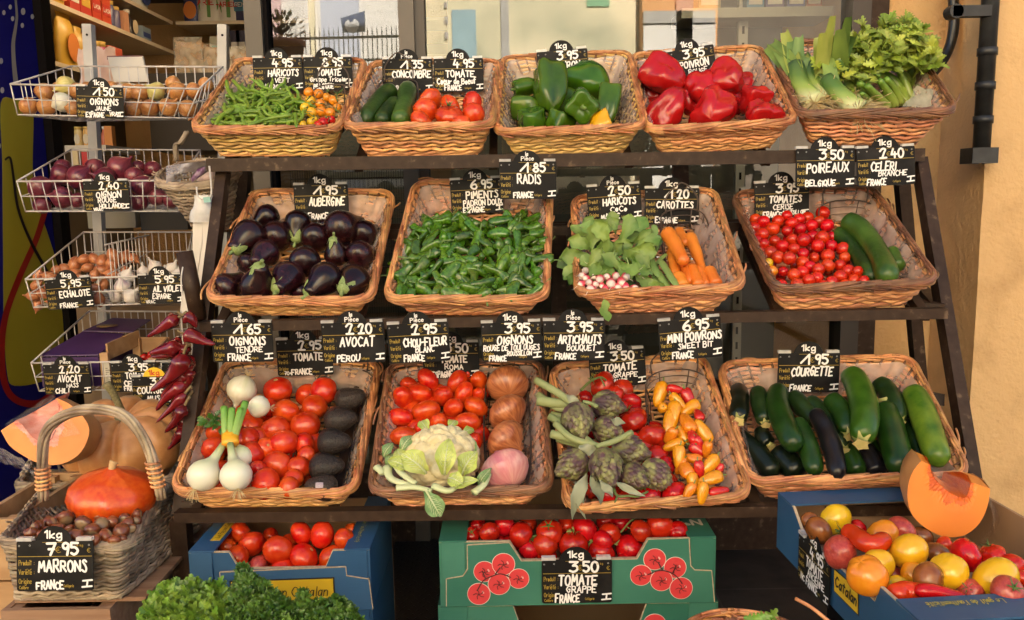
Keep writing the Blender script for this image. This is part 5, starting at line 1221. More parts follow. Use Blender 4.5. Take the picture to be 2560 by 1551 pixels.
# ---- basket 8: radishes, flat beans, carrots
b8 = BK[8]
RADM = gradmat('radish_skin', [(.0, (.72, .62, .52)), (.64, (.74, .62, .54)), (.74, (.62, .06, .10)), (1, (.42, .012, .035))], axis=2, rough=.3, noise_amt=.12, nscale=25, coat=.25, rnd=.12)
RLEAF = mat('radish_leaf', (.085, .175, .025), (.22, .32, .07), rough=.5, scale=12, isl=.22, hue=.01)
RST = mat('radish_stem', (.22, .34, .10), (.30, .38, .16), rough=.5, scale=20)
rb_ = thing('radish_bunch', 'bunch of pink and white radishes with green leaves', 'radishes', loc=b8.at(*ZR(430, 1050), .06)); rc = np.array(rb_.location)
q = MB(); lathe([(.001, 1.15), (.2, 1.12), (.55, .95), (.85, .55), (1, 0), (.92, -.5), (.62, -.95), (.25, -1.2), (.08, -1.35)], 16, lambda th, t, r, z: (r*(1+.05*nz((math.cos(th), math.sin(th), z), 1.3)), z), q)
q.tube(cr([(0, 0, -1.3), (.05, .02, -1.8), (.3, -.1, -2.6), (.2, .1, -3.3)], 4), np.linspace(.09, .015, 13), 5); RME = q.mesh('radish', RADM)
RADL = [(240, 965, 40), (355, 905, 44), (300, 925, 34), (425, 960, 54), (470, 985, 48), (520, 1010, 45), (375, 1035, 45), (210, 1010, 40), (275, 1072, 40), (205, 1085, 40), (290, 1140, 58), (335, 1085, 36), (390, 1095, 30), (420, 1130, 40), (475, 1075, 52), (540, 1110, 42), (490, 1140, 36), (560, 1150, 34), (612, 1015, 45), (640, 985, 40), (610, 1105, 40), (690, 1130, 48), (655, 975, 46), (700, 985, 46), (500, 915, 36), (380, 1165, 28), (440, 1020, 40), (330, 1010, 40), (250, 1030, 34), (570, 1060, 44), (350, 1150, 30), (450, 905, 34)]
r_ = random.Random(31); its = []
for x, y, r in RADL:
 P = b8.at(*ZR(x, y), .085+.02*(1-abs(y-1040)/130)); its.append(dict(P=P, px=0, py=y, rpx=r/ZR.s, r=pxm(P, r/ZR.s), xy=(x, y)))
settle(its, k=.7, lim=.03)
for i, it in enumerate(its):
 x, y = it['xy']; ang = math.degrees(math.atan2(-(y-960), (x-520)))+180+r_.uniform(-35, 35)
 inst('radish', RME, it['P']-rc, zrot(imgaxis(ang, -42+r_.uniform(-30, 20)), r_.uniform(0, 6)), it['r']*np.array([.92, .92, 1.0]), parent=rb_)
b = MB(); sb = MB()
def rleaf(x, y, h, L, W, ang, fc):
 P = b8.at(*ZR(x, y), h)-rc; d = imgaxis(ang, fc); n = unit(-_fw+np.array([r_.uniform(-.5, .5), 0, r_.uniform(-.2, .7)]))
 G = []; n = unit(n-d*(n@d)); s = np.cross(d, n); wv = r_.uniform(0, 6)
 for i, (t, w_) in enumerate(zip(np.linspace(0, 1, 9), [.08, .22, .40, .50, .82, .78, 1, .66, .10])):
  c = P+d*L*t-n*L*.35*(t-.4)**2; G.append([c+s*W*w_*.5*u+n*W*(.14*u*u+.11*math.sin(t*14+u*4+wv)) for u in (-1, -.55, 0, .55, 1)])
 b.grid(np.array(G))
for x, y, h, L, W, ang, fc in [(330, 760, .10, .085, .055, 160, 10), (420, 650, .11, .085, .05, 150, -10), (520, 620, .11, .07, .045, 100, 0), (250, 800, .10, .08, .06, 190, 15), (240, 880, .09, .085, .055, 215, 20), (380, 820, .10, .07, .05, 200, 20), (470, 740, .11, .09, .06, 120, 10), (560, 700, .115, .085, .055, 60, 15), (620, 640, .11, .07, .05, 80, -10), (600, 800, .11, .085, .06, 330, 25), (680, 850, .11, .08, .06, 290, 30), (690, 1010, .10, .075, .06, 320, 25), (560, 940, .13, .06, .045, 350, 40), (760, 1000, .10, .07, .05, 310, 20), (740, 1060, .09, .075, .05, 330, 20), (160, 960, .09, .05, .045, 240, 25), (180, 840, .08, .07, .05, 200, 5), (300, 690, .10, .08, .045, 140, -5), (700, 740, .10, .08, .05, 20, 10), (450, 840, .12, .07, .05, 260, 35), (540, 860, .12, .075, .055, 300, 35), (350, 600, .10, .06, .05, 130, -10), (800, 1090, .08, .06, .045, 340, 20), (390, 870, .12, .06, .045, 230, 30), (640, 760, .115, .08, .06, 350, 20)]:
 rleaf(x, y, h, L*.82, W*.74, ang, fc)
for i in range(40):
 x, y = r_.uniform(180, 780), r_.uniform(620, 1000); rleaf(x, y, .07+.03*r_.random(), r_.uniform(.05, .08), r_.uniform(.026, .042), r_.uniform(0, 360), r_.uniform(-10, 35))
part('leaves', b, RLEAF, rb_)
sb = MB()
for i in range(14):
 x, y, r = RADL[i*2]; A = b8.at(*ZR(x, y-20), .09)-rc; B = b8.at(*ZR(500+r_.uniform(-120, 140), 800+r_.uniform(-80, 40)), .10)-rc; sb.tube(cr([A, (A+B)/2+(0, -.01, .012), B], 4), .0017, 5)
part('leaf_stems', sb, RST, rb_)  # thin radish stems, no leaf blades in this mesh
sb = MB(); P = b8.at(*ZR(405, 1170), .10)-rc
for i, dz in enumerate((0, .012, .024)): leaf_into(sb, P+np.array([.002*i, -.012, -.012-dz]), (.25*(-1)**i, -.1, -1), (0, -1, .2), .026, .02, 1, .1)
part('hanging_leaf', sb, RLEAF, rb_)
FLATB = mat('flat_bean_skin', (.16, .27, .065), (.25, .36, .11), rough=.45, scale=10, rnd=.15)
for i, (pts, r) in enumerate([([(690, 690), (760, 590), (800, 545)], 30), ([(740, 720), (800, 610), (850, 570)], 32), ([(860, 690), (890, 600), (870, 530)], 30), ([(800, 780), (860, 680), (940, 630)], 36), ([(870, 800), (910, 720), (940, 670)], 34), ([(760, 760), (900, 960), (1020, 1120)], 40), ([(860, 740), (850, 850), (920, 1020)], 34), ([(930, 850), (1010, 980), (1095, 1110)], 38), ([(880, 880), (900, 980), (960, 1090)], 34), ([(900, 900), (960, 830), (1000, 800)], 26), ([(720, 700), (760, 860), (860, 1000)], 36), ([(450, 540), (560, 525), (660, 570)], 22), ([(830, 900), (880, 1010), (930, 1120)], 30), ([(800, 640), (820, 760), (880, 840)], 32)]):
 sweep('flat_bean', b8.at, ZR, pts, r, FLATB, None, 'bean', 'flat beans between radish leaves and carrots', .075+.006*(i % 4), caps(.16, .16, .1, .06), sx=.32, seed=i, lump=.12)[0]['label'] = 'pale green flat bean pod lying between the radish leaves and the carrots'
CARR = mat('carrot_skin', (.62, .150, .012), (.72, .22, .02), rough=.42, scale=9, rnd=.07, bump=.35, bscale=30, stretch=(1, 1, 1), coat=.1, bdist=.003, hue=.004)
scoop_px(8, ZR, 955, 1455, 1090, 440, 'dark wire scoop with tall handle behind the carrots')
cp = lambda k: caps(.10, .08, .35, .3, lambda t: 1-(1-k)*t)
for pts, r, k, lb in [([(1105, 585), (1135, 640), (1175, 720)], 52, .8, 'carrot tip showing between the two longest carrots'), ([(1200, 630), (1260, 760), (1310, 900), (1345, 1025)], 72, .38, 'long tapering carrot pointing to the front corner'), ([(1045, 770), (1060, 880), (1075, 1020)], 58, .85, 'short thick carrot at the bean side with cut end'), ([(1140, 860), (1180, 960), (1215, 1075)], 62, .6, 'carrot lying under the thickest one'), ([(1090, 1010), (1120, 1060), (1150, 1115)], 70, .95, 'carrot cut off by the rim beside the flat beans'), ([(1220, 930), (1260, 1020), (1300, 1110)], 66, .9, 'carrot reaching the rim in the middle of the scoop'), ([(1300, 940), (1330, 1020), (1370, 1100)], 50, .8, 'thin carrot low at the rim between two others'), ([(1385, 950), (1420, 1020), (1465, 1095)], 64, .95, 'last carrot at the rim on the empty side of the basket'), ([(995, 600), (1050, 680), (1110, 790), (1165, 890)], 80, .68, 'thickest carrot lying on top, blunt end toward the front')]:
 sweep('carrot', b8.at, ZR, pts, r, CARR, lb, 'carrot', 'carrots in the wire scoop', .08 if r < 75 else .11, cp(k), lump=.10, seed=r)

# ---- basket 9: cherry tomatoes and two cucumbers
b9 = BK[9]
scoop_px(9, ZC, 830, 1420, 1110, 545, 'dark wire scoop with round handle behind the two long cucumbers')
poly = [(240, 640), (420, 625), (690, 600), (815, 600), (850, 750), (950, 870), (1010, 945), (1090, 1060), (1130, 1130), (1000, 1165), (480, 1165), (390, 1090), (320, 950), (265, 830)]
sp = [(375, 990, 40, 'yellow_cherry', dict(L='single yellow cherry tomato among the red ones at the basket wall')), (408, 1050, 42, 'orange_cherry', dict(L='orange cherry tomato just in front of the yellow one')), (970, 945, 46, 'orange_red_cherry', dict(s=60, L='orange red cherry tomato with pale scar next to the cucumbers')), (575, 1080, 50, 'orange_red_cherry', dict(s=60, L='orange red cherry tomato near the front rim')), (275, 648, 46, 'orange_red_cherry', dict(L='orange red cherry tomato at the back corner by the wall'))]
pts = [p for p in darts(poly, 66, 130, 9) if all((p[0]-q[0])**2+(p[1]-q[1])**2 > 64**2 for q in sp)]
r_ = random.Random(2)
balls(b9.at, ZC, sp+[(x, y, r_.uniform(43, 57), None, dict(h=.055+r_.uniform(-.008, .012))) for x, y in pts], 'cherry_tomato', 'tomato', '', 'cherry tomatoes in the last basket of the middle shelf', .06, mesh='red_cherry', label='shiny red cherry tomato in the heap beside the two cucumbers', scar=.25, k=.9)
low = [(x, y, 42, None, dict(h=.022)) for x, y in darts(poly, 100, 50, 19)]
balls(b9.at, ZC, low, 'cherry_tomato', 'tomato', '', 'cherry tomatoes in the last basket of the middle shelf', .02, mesh='red_cherry', label='shiny red cherry tomato in the heap beside the two cucumbers', scar=.1)
for pts, r, m, hh, lb in [([(1330, 890), (1360, 960), (1395, 1025)], 55, CUC_L, .05, 'cucumber end poking out from under the longest cucumber'), ([(900, 745), (1010, 850), (1120, 990), (1205, 1130)], 74, CUC, .06, 'dark straight cucumber next to the cherry tomatoes'), ([(960, 650), (1080, 720), (1190, 850), (1270, 1000), (1310, 1125)], 86, CUC_L, .09, 'longest curved cucumber lying on top in its wire scoop')]:
 sweep('cucumber', b9.at, ZC, pts, r, m, lb, 'cucumber', 'cucumbers in the wire scoops', hh, cu, seed=r)

# ---- onions
def onion_mesh(nm, m, sq=.92, neck=.5, seed=0, n=28):
 pr = [(.001, -.98*sq), (.12, -.97*sq), (.4, -.86*sq), (.72, -.62*sq), (.94, -.25*sq), (1, .05), (.95, .35*sq), (.78, .62*sq), (.50, .86*sq), (.24, 1.05*sq), (.12, 1.05*sq+neck*.35), (.09, 1.05*sq+neck*.8), (.04, 1.05*sq+neck)]
 return lathe(pr, n, lambda th, t, r, z: (r*(1+.03*nz((math.cos(th), math.sin(th), z), 1.2, seed)+.008*math.cos(9*th)), z), MB()).mesh(nm, m)
def skinmat(name, c1, c2, c3, rough=.3, coat=.2, rnd=.12):
 if name in MATS: return MATS[name]
 m = bpy.data.materials.new(name); m.use_nodes = True; t = m.node_tree; L = t.links.new; p = t.nodes['Principled BSDF']; p.inputs['Roughness'].default_value = rough; p.inputs['Coat Weight'].default_value = coat; p.inputs['Coat Roughness'].default_value = .2
 tc = nd(t, 'ShaderNodeTexCoord'); sx = nd(t, 'ShaderNodeSeparateXYZ'); L(tc.outputs['Object'], sx.inputs[0]); at_ = nd(t, 'ShaderNodeMath', operation='ARCTAN2'); L(sx.outputs[1], at_.inputs[0]); L(sx.outputs[0], at_.inputs[1])
 oi = nd(t, 'ShaderNodeObjectInfo'); cb = nd(t, 'ShaderNodeCombineXYZ'); mz_ = nd(t, 'ShaderNodeMath', operation='MULTIPLY'); mz_.inputs[1].default_value = .35; L(sx.outputs[2], mz_.inputs[0]); m3 = nd(t, 'ShaderNodeMath', operation='MULTIPLY'); m3.inputs[1].default_value = 31; L(oi.outputs['Random'], m3.inputs[0])
 L(at_.outputs[0], cb.inputs[0]); L(mz_.outputs[0], cb.inputs[1]); L(m3.outputs[0], cb.inputs[2])
 n1 = nd(t, 'ShaderNodeTexNoise', Scale=7, Detail=4); L(cb.outputs[0], n1.inputs['Vector']); n2 = nd(t, 'ShaderNodeTexNoise', Scale=1.2, Detail=2); L(cb.outputs[0], n2.inputs['Vector'])
 r1_ = nd(t, 'ShaderNodeValToRGB'); e = r1_.color_ramp.elements; e[0].position = .38; e[1].position = .62; e[0].color = (*c1, 1); e[1].color = (*c2, 1); L(n1.outputs[0], r1_.inputs[0])
 mx_ = nd(t, 'ShaderNodeMix', data_type='RGBA'); mr = nd(t, 'ShaderNodeMapRange'); mr.inputs[1].default_value = .5; mr.inputs[2].default_value = .72; L(n2.outputs[0], mr.inputs[0]); L(mr.outputs[0], mx_.inputs[0]); L(r1_.outputs[0], mx_.inputs[6]); mx_.inputs[7].default_value = (*c3, 1)
 h = nd(t, 'ShaderNodeHueSaturation'); rr = nd(t, 'ShaderNodeMapRange'); rr.inputs[3].default_value = 1-rnd; rr.inputs[4].default_value = 1+rnd; L(oi.outputs['Random'], rr.inputs[0]); L(rr.outputs[0], h.inputs['Value']); L(mx_.outputs[2], h.inputs['Color']); L(h.outputs[0], p.inputs['Base Color'])
 b = nd(t, 'ShaderNodeBump', Strength=.25, Distance=.002); L(n1.outputs[0], b.inputs['Height']); L(b.outputs[0], p.inputs['Normal']); MATS[name] = m; return m
ONB = skinmat('brown_onion_skin', (.42, .17, .045), (.56, .27, .085), (.34, .11, .035))
ONT = skinmat('copper_onion_skin', (.30, .075, .025), (.56, .20, .075), (.50, .19, .08))
ONP = skinmat('pink_onion_skin', (.55, .20, .20), (.64, .33, .28), (.48, .12, .17))
ONR = skinmat('red_onion_skin', (.085, .010, .022), (.16, .022, .038), (.22, .05, .06), rough=.28, coat=.3)
ONW = skinmat('white_onion_skin', (.72, .68, .52), (.76, .74, .60), (.64, .64, .42), rough=.32, coat=.15, rnd=.04)
ONG = skinmat('greenish_onion_skin', (.48, .42, .12), (.56, .48, .18), (.50, .30, .10))
GARL = skinmat('garlic_skin', (.62, .56, .52), (.70, .65, .60), (.46, .32, .36), rough=.5, coat=0)
SHAL = skinmat('shallot_skin', (.40, .13, .05), (.52, .22, .09), (.32, .09, .05))
ME['onion_brown'] = [onion_mesh('onion', ONB, .93, .45, i) for i in range(3)]; ME['onion_red'] = [onion_mesh('onion', ONR, .95, .4, i+4) for i in range(3)]; ME['onion_green'] = [onion_mesh('onion', ONG, .95, .4, 9)]; ME['onion_copper'] = [onion_mesh('onion', ONT, .82, .2, i) for i in range(2)]; ME['onion_pink'] = [onion_mesh('onion', ONP, .88, .2, 7)]; ME['onion_white'] = [onion_mesh('onion', ONW, .95, .55, 3)]
ME['onion_pale'] = [onion_mesh('onion', ONW, .98, .5, 13)]
# ---- basket 10: white onions, tomatoes, avocados
b10 = BK[10]
scoop_px(10, ZO, 900, 1395, 1275, 460, 'long dark wire scoop holding avocados')
more = []
balls(b10.at, ZO, [(760, 565, 102, None, dict(s=25, sa=95)), (1075, 575, 96), (1015, 682, 92), (815, 722, 94), (690, 690, 70), (950, 815, 104, None, dict(s=20, sa=100)), (580, 815, 90, None, dict(s=20, sa=60)), (745, 850, 106), (797, 942, 108, None, dict(s=20, sa=300)), (680, 965, 72), (340, 855, 78), (310, 970, 78), (575, 1015, 92), (555, 915, 92), (757, 1100, 112), (625, 1115, 64), (672, 1215, 114, None, dict(s=25, sa=160)), (835, 1245, 80), (940, 940, 80), (955, 1020, 66), (905, 1105, 84), (330, 1245, 76), (870, 1180, 70), (480, 880, 70)],
      'tomato', 'tomato', 'red tomato next to the avocado scoop', 'loose tomatoes between white onions and avocados', .065, mesh='orange_red', ref='white onions', gap=70, scar=.5, lim=.016)
balls(b10.at, ZO, [(x, y, 86, None, dict(h=.035)) for x, y in darts([(300, 1230), (330, 800), (650, 620), (1080, 560), (1000, 900), (880, 1270)], 130, 40, 6)], 'tomato', 'tomato', '', 'tomatoes deep in the avocado basket', .03, mesh='orange_red', label='red tomato under the top layer between white onions and avocados', scar=0)
AVO = mat('avocado_skin', (.011, .007, .0055), (.038, .022, .014), spec=.42, rough=.34, scale=9, bump=1.0, bscale=9, coat=.2, rnd=.3, bdist=.006, crough=.3)
ME['avo'] = [lathe([(.001, 1.22), (.25, 1.17), (.48, .95), (.66, .6), (.88, .15), (1, -.3), (.92, -.75), (.62, -1.05), (.25, -1.17), (.001, -1.19)], 28, lambda th, t, r, z: (r*(1+.05*nz((math.cos(th), math.sin(th), z), 2, 3)), z)).mesh('avocado', AVO)]
for x, y, r, a, lb in [(1262, 628, 92, 20, 'avocado furthest back in the wire scoop'), (1195, 772, 98, 12, 'avocado second from the back in the wire scoop'), (1152, 928, 100, 5, 'smooth avocado in the middle of the wire scoop'), (1100, 1098, 104, 8, 'large warty avocado second from the front'), (1060, 1240, 96, 170, 'avocado nearest the rim with small printed sticker')]:
 P = b10.at(*ZO(x, y), .075); s = pxm(P, 1/ZO.s)
 o = inst('avocado', ME['avo'][0], P, zrot(imgaxis(a, 10), x), (r*s, r*s, r*s*.98), lb, 'avocado', 'avocados in the wire scoop')
 if 'sticker' in lb:
  st_ = MB(); c = CAM-P; c = unit(c); n_ = unit(c+_rt*-.15+_dn*-.15); e1 = unit(np.cross(n_, (0, 0, 1))); e2 = np.cross(n_, e1); k_ = r*s*1.015
  G = np.array([[P+unit(n_+e1*u*.28+e2*v*.2)*k_ for u in np.linspace(-1, 1, 5)] for v in np.linspace(-1, 1, 4)]); st_.grid(G); wpart('sticker', st_, mat('sticker_violet', (.08, .04, .09), (.55, .45, .5), rough=.3, scale=220), o)
def sprout(bulb, r, neck, label, tops=None):
 pass
wo = 'white onions in the tomato basket'
def wonion(x, y, r, ang, f, nm, lb, hh):
 P = b10.at(*ZO(x, y), hh); s = pxm(P, 1/ZO.s); o = inst(nm, ME['onion_white'][0], P, zrot(imgaxis(ang, f), 1), (r*s, r*s, r*s), lb, 'onion', wo)
 b = MB(); q = random.Random(x)
 for i in range(14):
  a = q.uniform(0, 6.28); v = np.array([math.cos(a)*.6, math.sin(a)*.6, -q.uniform(.2, .8)]); b.tube(cr([(0, 0, -.9), np.array([0, 0, -.95])+v*.25, np.array([0, 0, -1])+v*.55], 3), .012, 4)
 part('root_fringe', b, ROOT, o); return o
wonion(512, 562, 104, 250, 5, 'white_onion', 'large white onion at the back of the tomato basket', .10)
wonion(632, 683, 78, 175, 0, 'white_onion', 'small elongated white onion with pink tail above the tied bunch', .11)
bu = thing('spring_onion_bunch', 'bunch of white spring onions with green stalks tied by an orange band', 'onions', loc=b10.at(*ZO(420, 1050), .10)); bc = np.array(bu.location)
for x, y, r, tx, ty, hh in [(500, 1035, 86, 455, 930, .09), (245, 1160, 114, 385, 940, .11), (470, 1160, 112, 430, 940, .12)]:
 P = b10.at(*ZO(x, y), hh); s = pxm(P, 1/ZO.s); e = b10.at(*ZO(tx, ty), hh+.015)
 C = cr([P-unit(e-P)*r*s*.0, P+(e-P)*.55, e], 6); b = MB(); dr = unit(e-P); L = np.linalg.norm(e-P)
 prof = [(-.97, .05), (-.9, .3), (-.7, .66), (-.4, .9), (0, 1), (.35, .93), (.65, .74), (.9, .5), (1.15, .34), (1.5, .27)]; pts = [P+dr*t*r*s for t, _ in prof]+[e]; rad = [q*r*s for _, q in prof]+[.20*r*s]
 b.tube(np.array(pts)-bc, rad, 22); part('bulb', b, gradmat('spring_onion_skin', [(0, (.74, .71, .58)), (.55, (.76, .74, .60)), (.8, (.62, .66, .40)), (1, (.40, .52, .18))], axis=2, rough=.3, noise_amt=.04, coat=.2), bu)
 q = random.Random(x); b = MB()
 for i in range(16):
  v = unit(-dr+np.array([q.uniform(-.8, .8), q.uniform(-.8, .3), q.uniform(-.6, .4)])); A = P-dr*r*s*.95-bc; b.tube(cr([A, A+v*.012, A+v*.024+(0, 0, -.006)], 3), .0006, 4)
 part('root_fringe', b, ROOT, bu)
SPR = gradmat('spring_onion_stalk', [(0, (.58, .62, .34)), (.3, (.35, .50, .12)), (1, (.16, .36, .05))], axis=2, rough=.35, noise_amt=.1, coat=.2)
for a, c in [((400, 925), (388, 690)), ((430, 930), (442, 700)), ((455, 920), (535, 655)), ((445, 925), (505, 700))]:
 A, B = b10.at(*ZO(*a), .125), b10.at(*ZO(*c), .15); b = MB(); rr = pxm(A, 25/ZO.s); b.tube(cr([A-bc, (A+B)/2-bc+(0, -.002, 0), B-bc], 5), np.linspace(rr*.85, rr*1.05, 11), 12); part('stalk', b, SPR, bu)
C = [b10.at(*ZO(x, y), .128) for x, y in ((430, 862), (430, 945))]; b = MB(); rr = pxm(C[0], 58/ZO.s); b.tube(cr([C[0]-bc, C[1]-bc], 3), rr, 16, sx=.6)
part('band', b, mat('orange_band', (.72, .26, .01), (.75, .42, .02), rough=.35, scale=60, stretch=(.2, .2, 3)), bu)
b = MB(); r_ = random.Random(3); P = b10.at(*ZO(310, 790), .10)
for i in range(22):
 d = unit(np.array([r_.uniform(-1, 1), r_.uniform(-1, .2), r_.uniform(-.5, 1)])); leaf_into(b, P+d*.012*r_.random()+np.array([r_.uniform(-.015, .02), 0, r_.uniform(-.006, .006)]), d, (0, -1, .5), .018, .016, 3, .3, r_)
solo('herb_sprig', b, mat('crinkled_leaf', (.03, .10, .012), (.07, .17, .02), rough=.35, scale=30), 'crinkled dark green sprig beside the tied spring onions', 'herb', loc=P)

# ---- basket 11: plum tomatoes, big onions, cauliflower
b11 = BK[11]
balls(b11.at, ZF, [(x, y, 70, 'orange_red_plum', dict(h=.03)) for x, y in darts([(200, 900), (220, 560), (420, 480), (780, 480), (780, 920)], 100, 40, 6)], 'plum_tomato', 'tomato', '', 'plum tomatoes deep in their basket', .03, label='red plum tomato under the top layer above the cauliflower', scar=0)
def plums(l):
 for x, y, rx, ry, a in l: yield (x, y, min(rx, ry)*.97, 'orange_red_plum', dict(a=a, f=(0 if max(rx, ry)/min(rx, ry) > 1.25 else 50), e=1.0))
balls(b11.at, ZF, list(plums([(415, 495, 92, 68, 125), (280, 527, 60, 50, 160), (242, 620, 72, 78, 100), (355, 590, 92, 68, 170), (520, 612, 72, 68, 60), (615, 515, 88, 66, 65), (690, 465, 48, 48, 90), (765, 507, 62, 64, 90), (660, 592, 84, 64, 65), (765, 600, 48, 44, 90), (745, 682, 84, 66, 150), (590, 692, 74, 68, 40), (400, 712, 108, 76, 15), (225, 755, 98, 66, 170), (490, 797, 78, 66, 80), (362, 840, 50, 48, 60), (688, 790, 124, 70, 175), (245, 885, 104, 70, 5), (730, 925, 62, 66, 80), (600, 850, 46, 40, 10)])), 'plum_tomato', 'tomato', 'red plum tomato', 'plum tomatoes above the cauliflower', .065, ref='big onions', gap=60, flip=True, scar=0, k=.78)
scoop_px(11, ZF, 800, 1125, 1230, 450, 'dark wire scoop with handle behind the four big onions')
for x, y, r, m_n, a, f, lb in [(965, 535, 146, 'onion_copper', 100, -60, 'shiny copper onion at the back of the wire scoop'), (962, 715, 146, 'onion_copper', 310, 20, 'copper onion second from the back, root end showing'), (945, 912, 152, 'onion_copper', 330, 20, 'copper onion with torn dry skin behind the pink one'), (950, 1125, 172, 'onion_pink', 120, -40, 'largest onion, pink and glossy, next to the cauliflower')]:
 P = b11.at(*ZF(x, y), .075 if r < 170 else .085); s = pxm(P, 1/ZF.s); inst('big_onion', ME[m_n][x % len(ME[m_n])], P, zrot(imgaxis(a, f), x), (r*s, r*s, r*s*.9), lb, 'onion', 'big onions beside the cauliflower')
CURD = mat('cauliflower_curd', (.66, .55, .29), (.76, .67, .42), rough=.75, scale=60, bump=.8, bscale=130, bdist=.003)
CLEAF = mat('cauliflower_leaf', (.36, .46, .07), (.52, .58, .16), rough=.45, scale=9, isl=.12, coat=.1)
CLEAF2 = mat('cauliflower_outer_leaf', (.14, .26, .09), (.26, .38, .15), rough=.5, scale=10, isl=.12)
CRIB = mat('cauliflower_rib', (.52, .58, .30), (.60, .64, .40), rough=.45, scale=12)
cp0 = b11.at(*ZF(510, 1040), .08); cs = pxm(cp0, 1/ZF.s)
cau = thing('cauliflower', 'white cauliflower wrapped in pale green leaves at the basket front', 'cauliflower', loc=cp0)
b = MB(); n1, n2 = 60, 90; G = np.zeros((n1, n2, 3)); fl_ = [unit(rng.randn(3)) for _ in range(90)]; fl_ = np.array(fl_)
for i in range(n1):
 for j in range(n2):
  a, e = 2*math.pi*j/n2, math.pi*i/(n1-1); d = np.array([math.sin(e)*math.cos(a), math.sin(e)*math.sin(a), math.cos(e)])
  dd = np.sort(np.arccos(np.clip(fl_@d, -1, 1)))[:2]; G[i, j] = d*(1+.10*min(1, (dd[1]-dd[0])/.12)-.12*dd[0]+.02*nz(d, 14))*np.array([248, 232, 215])*cs
b.grid(G, wu=True); part('curd', b, CURD, cau)
def cleaf(x, y, h, L, W, ang, fc, cup, m, n_up=(0, -1, .8), rib=True, wave=.3):
 P = b11.at(*ZF(x, y), h)-cp0; d = imgaxis(ang, fc); n = np.asarray(n_up, float); n = unit(n-d*(n@d)); s = np.cross(d, n); L *= cs; W *= cs; b = MB(); G = []; ph = random.Random(x).uniform(0, 6)
 for t, w_ in zip(np.linspace(0, 1, 11), [.25, .35, .5, .7, .86, .97, 1, .95, .8, .55, .12]):
  c = P+d*L*t+n*cup*L*math.sin(t*2.6)*.5-n*cup*L*.6*t*t; G.append([c+s*W*.5*w_*u+n*W*(.22*u*u*abs(cup)+wave*.35*math.sin(t*13+u*5+ph)*abs(u)) for u in (-1, -.6, -.25, 0, .25, .6, 1)])
 b.grid(np.array(G)); o = part('leaf', b, m, cau)
 if rib:
  q = MB(); C = np.array([g[3] for g in G]); q.tube(C+n*.001, np.linspace(W*.07, W*.012, len(C)), 6)
  for i in range(2, 9):
   for sd in (1, 5): q.tube([G[i][3]+n*.0015, (np.array(G[i][3])+np.array(G[min(10, i+1)][sd]))/2+n*.0015, np.array(G[min(10, i+2)][sd])+n*.001], W*.012, 4)
  part('rib', q, CRIB, o)
for a in [(530, 1150, .150, 250, 165, 84, 5, .55, CLEAF, (0, -1, .5)), (400, 1140, .13, 230, 190, 138, 12, .55, CLEAF), (655, 1150, .13, 190, 170, 62, 10, .6, CLEAF), (300, 1130, .105, 190, 120, 150, 5, .7, CLEAF), (260, 1110, .09, 170, 110, 118, -20, .6, CLEAF), (170, 1010, .09, 130, 90, 262, 35, .8, CLEAF2), (110, 1030, .09, 120, 90, 60, 0, .6, CLEAF2), (230, 1000, .10, 150, 100, 60, -10, .7, CLEAF2), (740, 1050, .085, 190, 110, 112, -25, .7, CLEAF2), (690, 1020, .10, 160, 80, 130, -20, .6, CLEAF), (770, 1230, .10, 150, 80, 60, 10, .8, CLEAF2), (600, 1250, .115, 190, 90, 30, 25, .6, CLEAF), (560, 1180, .15, 120, 130, 350, 35, .6, CLEAF), (420, 860, .11, 130, 110, 130, -30, .5, CLEAF), (560, 850, .11, 120, 90, 60, -40, .5, CLEAF), (640, 880, .10, 130, 80, 20, -30, .6, CLEAF), (400, 1262, .12, 205, 130, 305, 25, -.35, CLEAF2, (0, -1, .6), True, .4)]:
 cleaf(*(a if len(a) > 10 else a[:3]+(a[3]*.9, a[4]*.82)+a[5:]))
for q_ in [((185, 1060), (230, 1140), (330, 1215)), ((195, 1245), (320, 1240), (440, 1265)), ((210, 1065), (300, 1080), (400, 1110)), ((60, 1100), (90, 1130), (95, 1150)), ((730, 1280), (800, 1220), (835, 1150)), ((450, 1230), (560, 1265), (640, 1200)), ((130, 1100), (160, 1180), (300, 1230))]:
 C = cr([b11.at(*ZF(x, y), .115)-cp0 for x, y in q_], 5); b = MB(); b.tube(C, np.linspace(30, 20, len(C))*cs, 9, sx=.7); part('leaf_stalk', b, CRIB, cau)

# ---- basket 12: artichokes, vine tomatoes, mini peppers
b12 = BK[12]
balls(b12.at, ZK, [(x, y, 86, None, dict(h=.028)) for x, y in darts([(420, 1280), (430, 640), (640, 560), (950, 900), (1060, 1290)], 120, 40, 6)], 'vine_tomato', 'tomato', '', 'tomatoes deep in the artichoke basket', .03, mesh='vine', label='red vine tomato in shade under the artichokes', scar=0)
def truss(at, zt, pts, h, label, branches=(), r=.0028, m=VINE):
 C = cr([at(*zt(x, y), h) for x, y in pts], 5); base = C.mean(0); t_ = thing('tomato_truss', label, 'vine stem', 'green tomato stalks', loc=base)
 b = MB(); b.tube(C-base, r*np.linspace(1.2, .8, len(C)), 7); part('stalk', b, m, t_)
 for q in branches:
  D = cr([at(*zt(x, y), h+.004) for x, y in q], 4); b = MB(); b.tube(D-base, r*.65, 6); part('side_stalk', b, m, t_)
 return t_
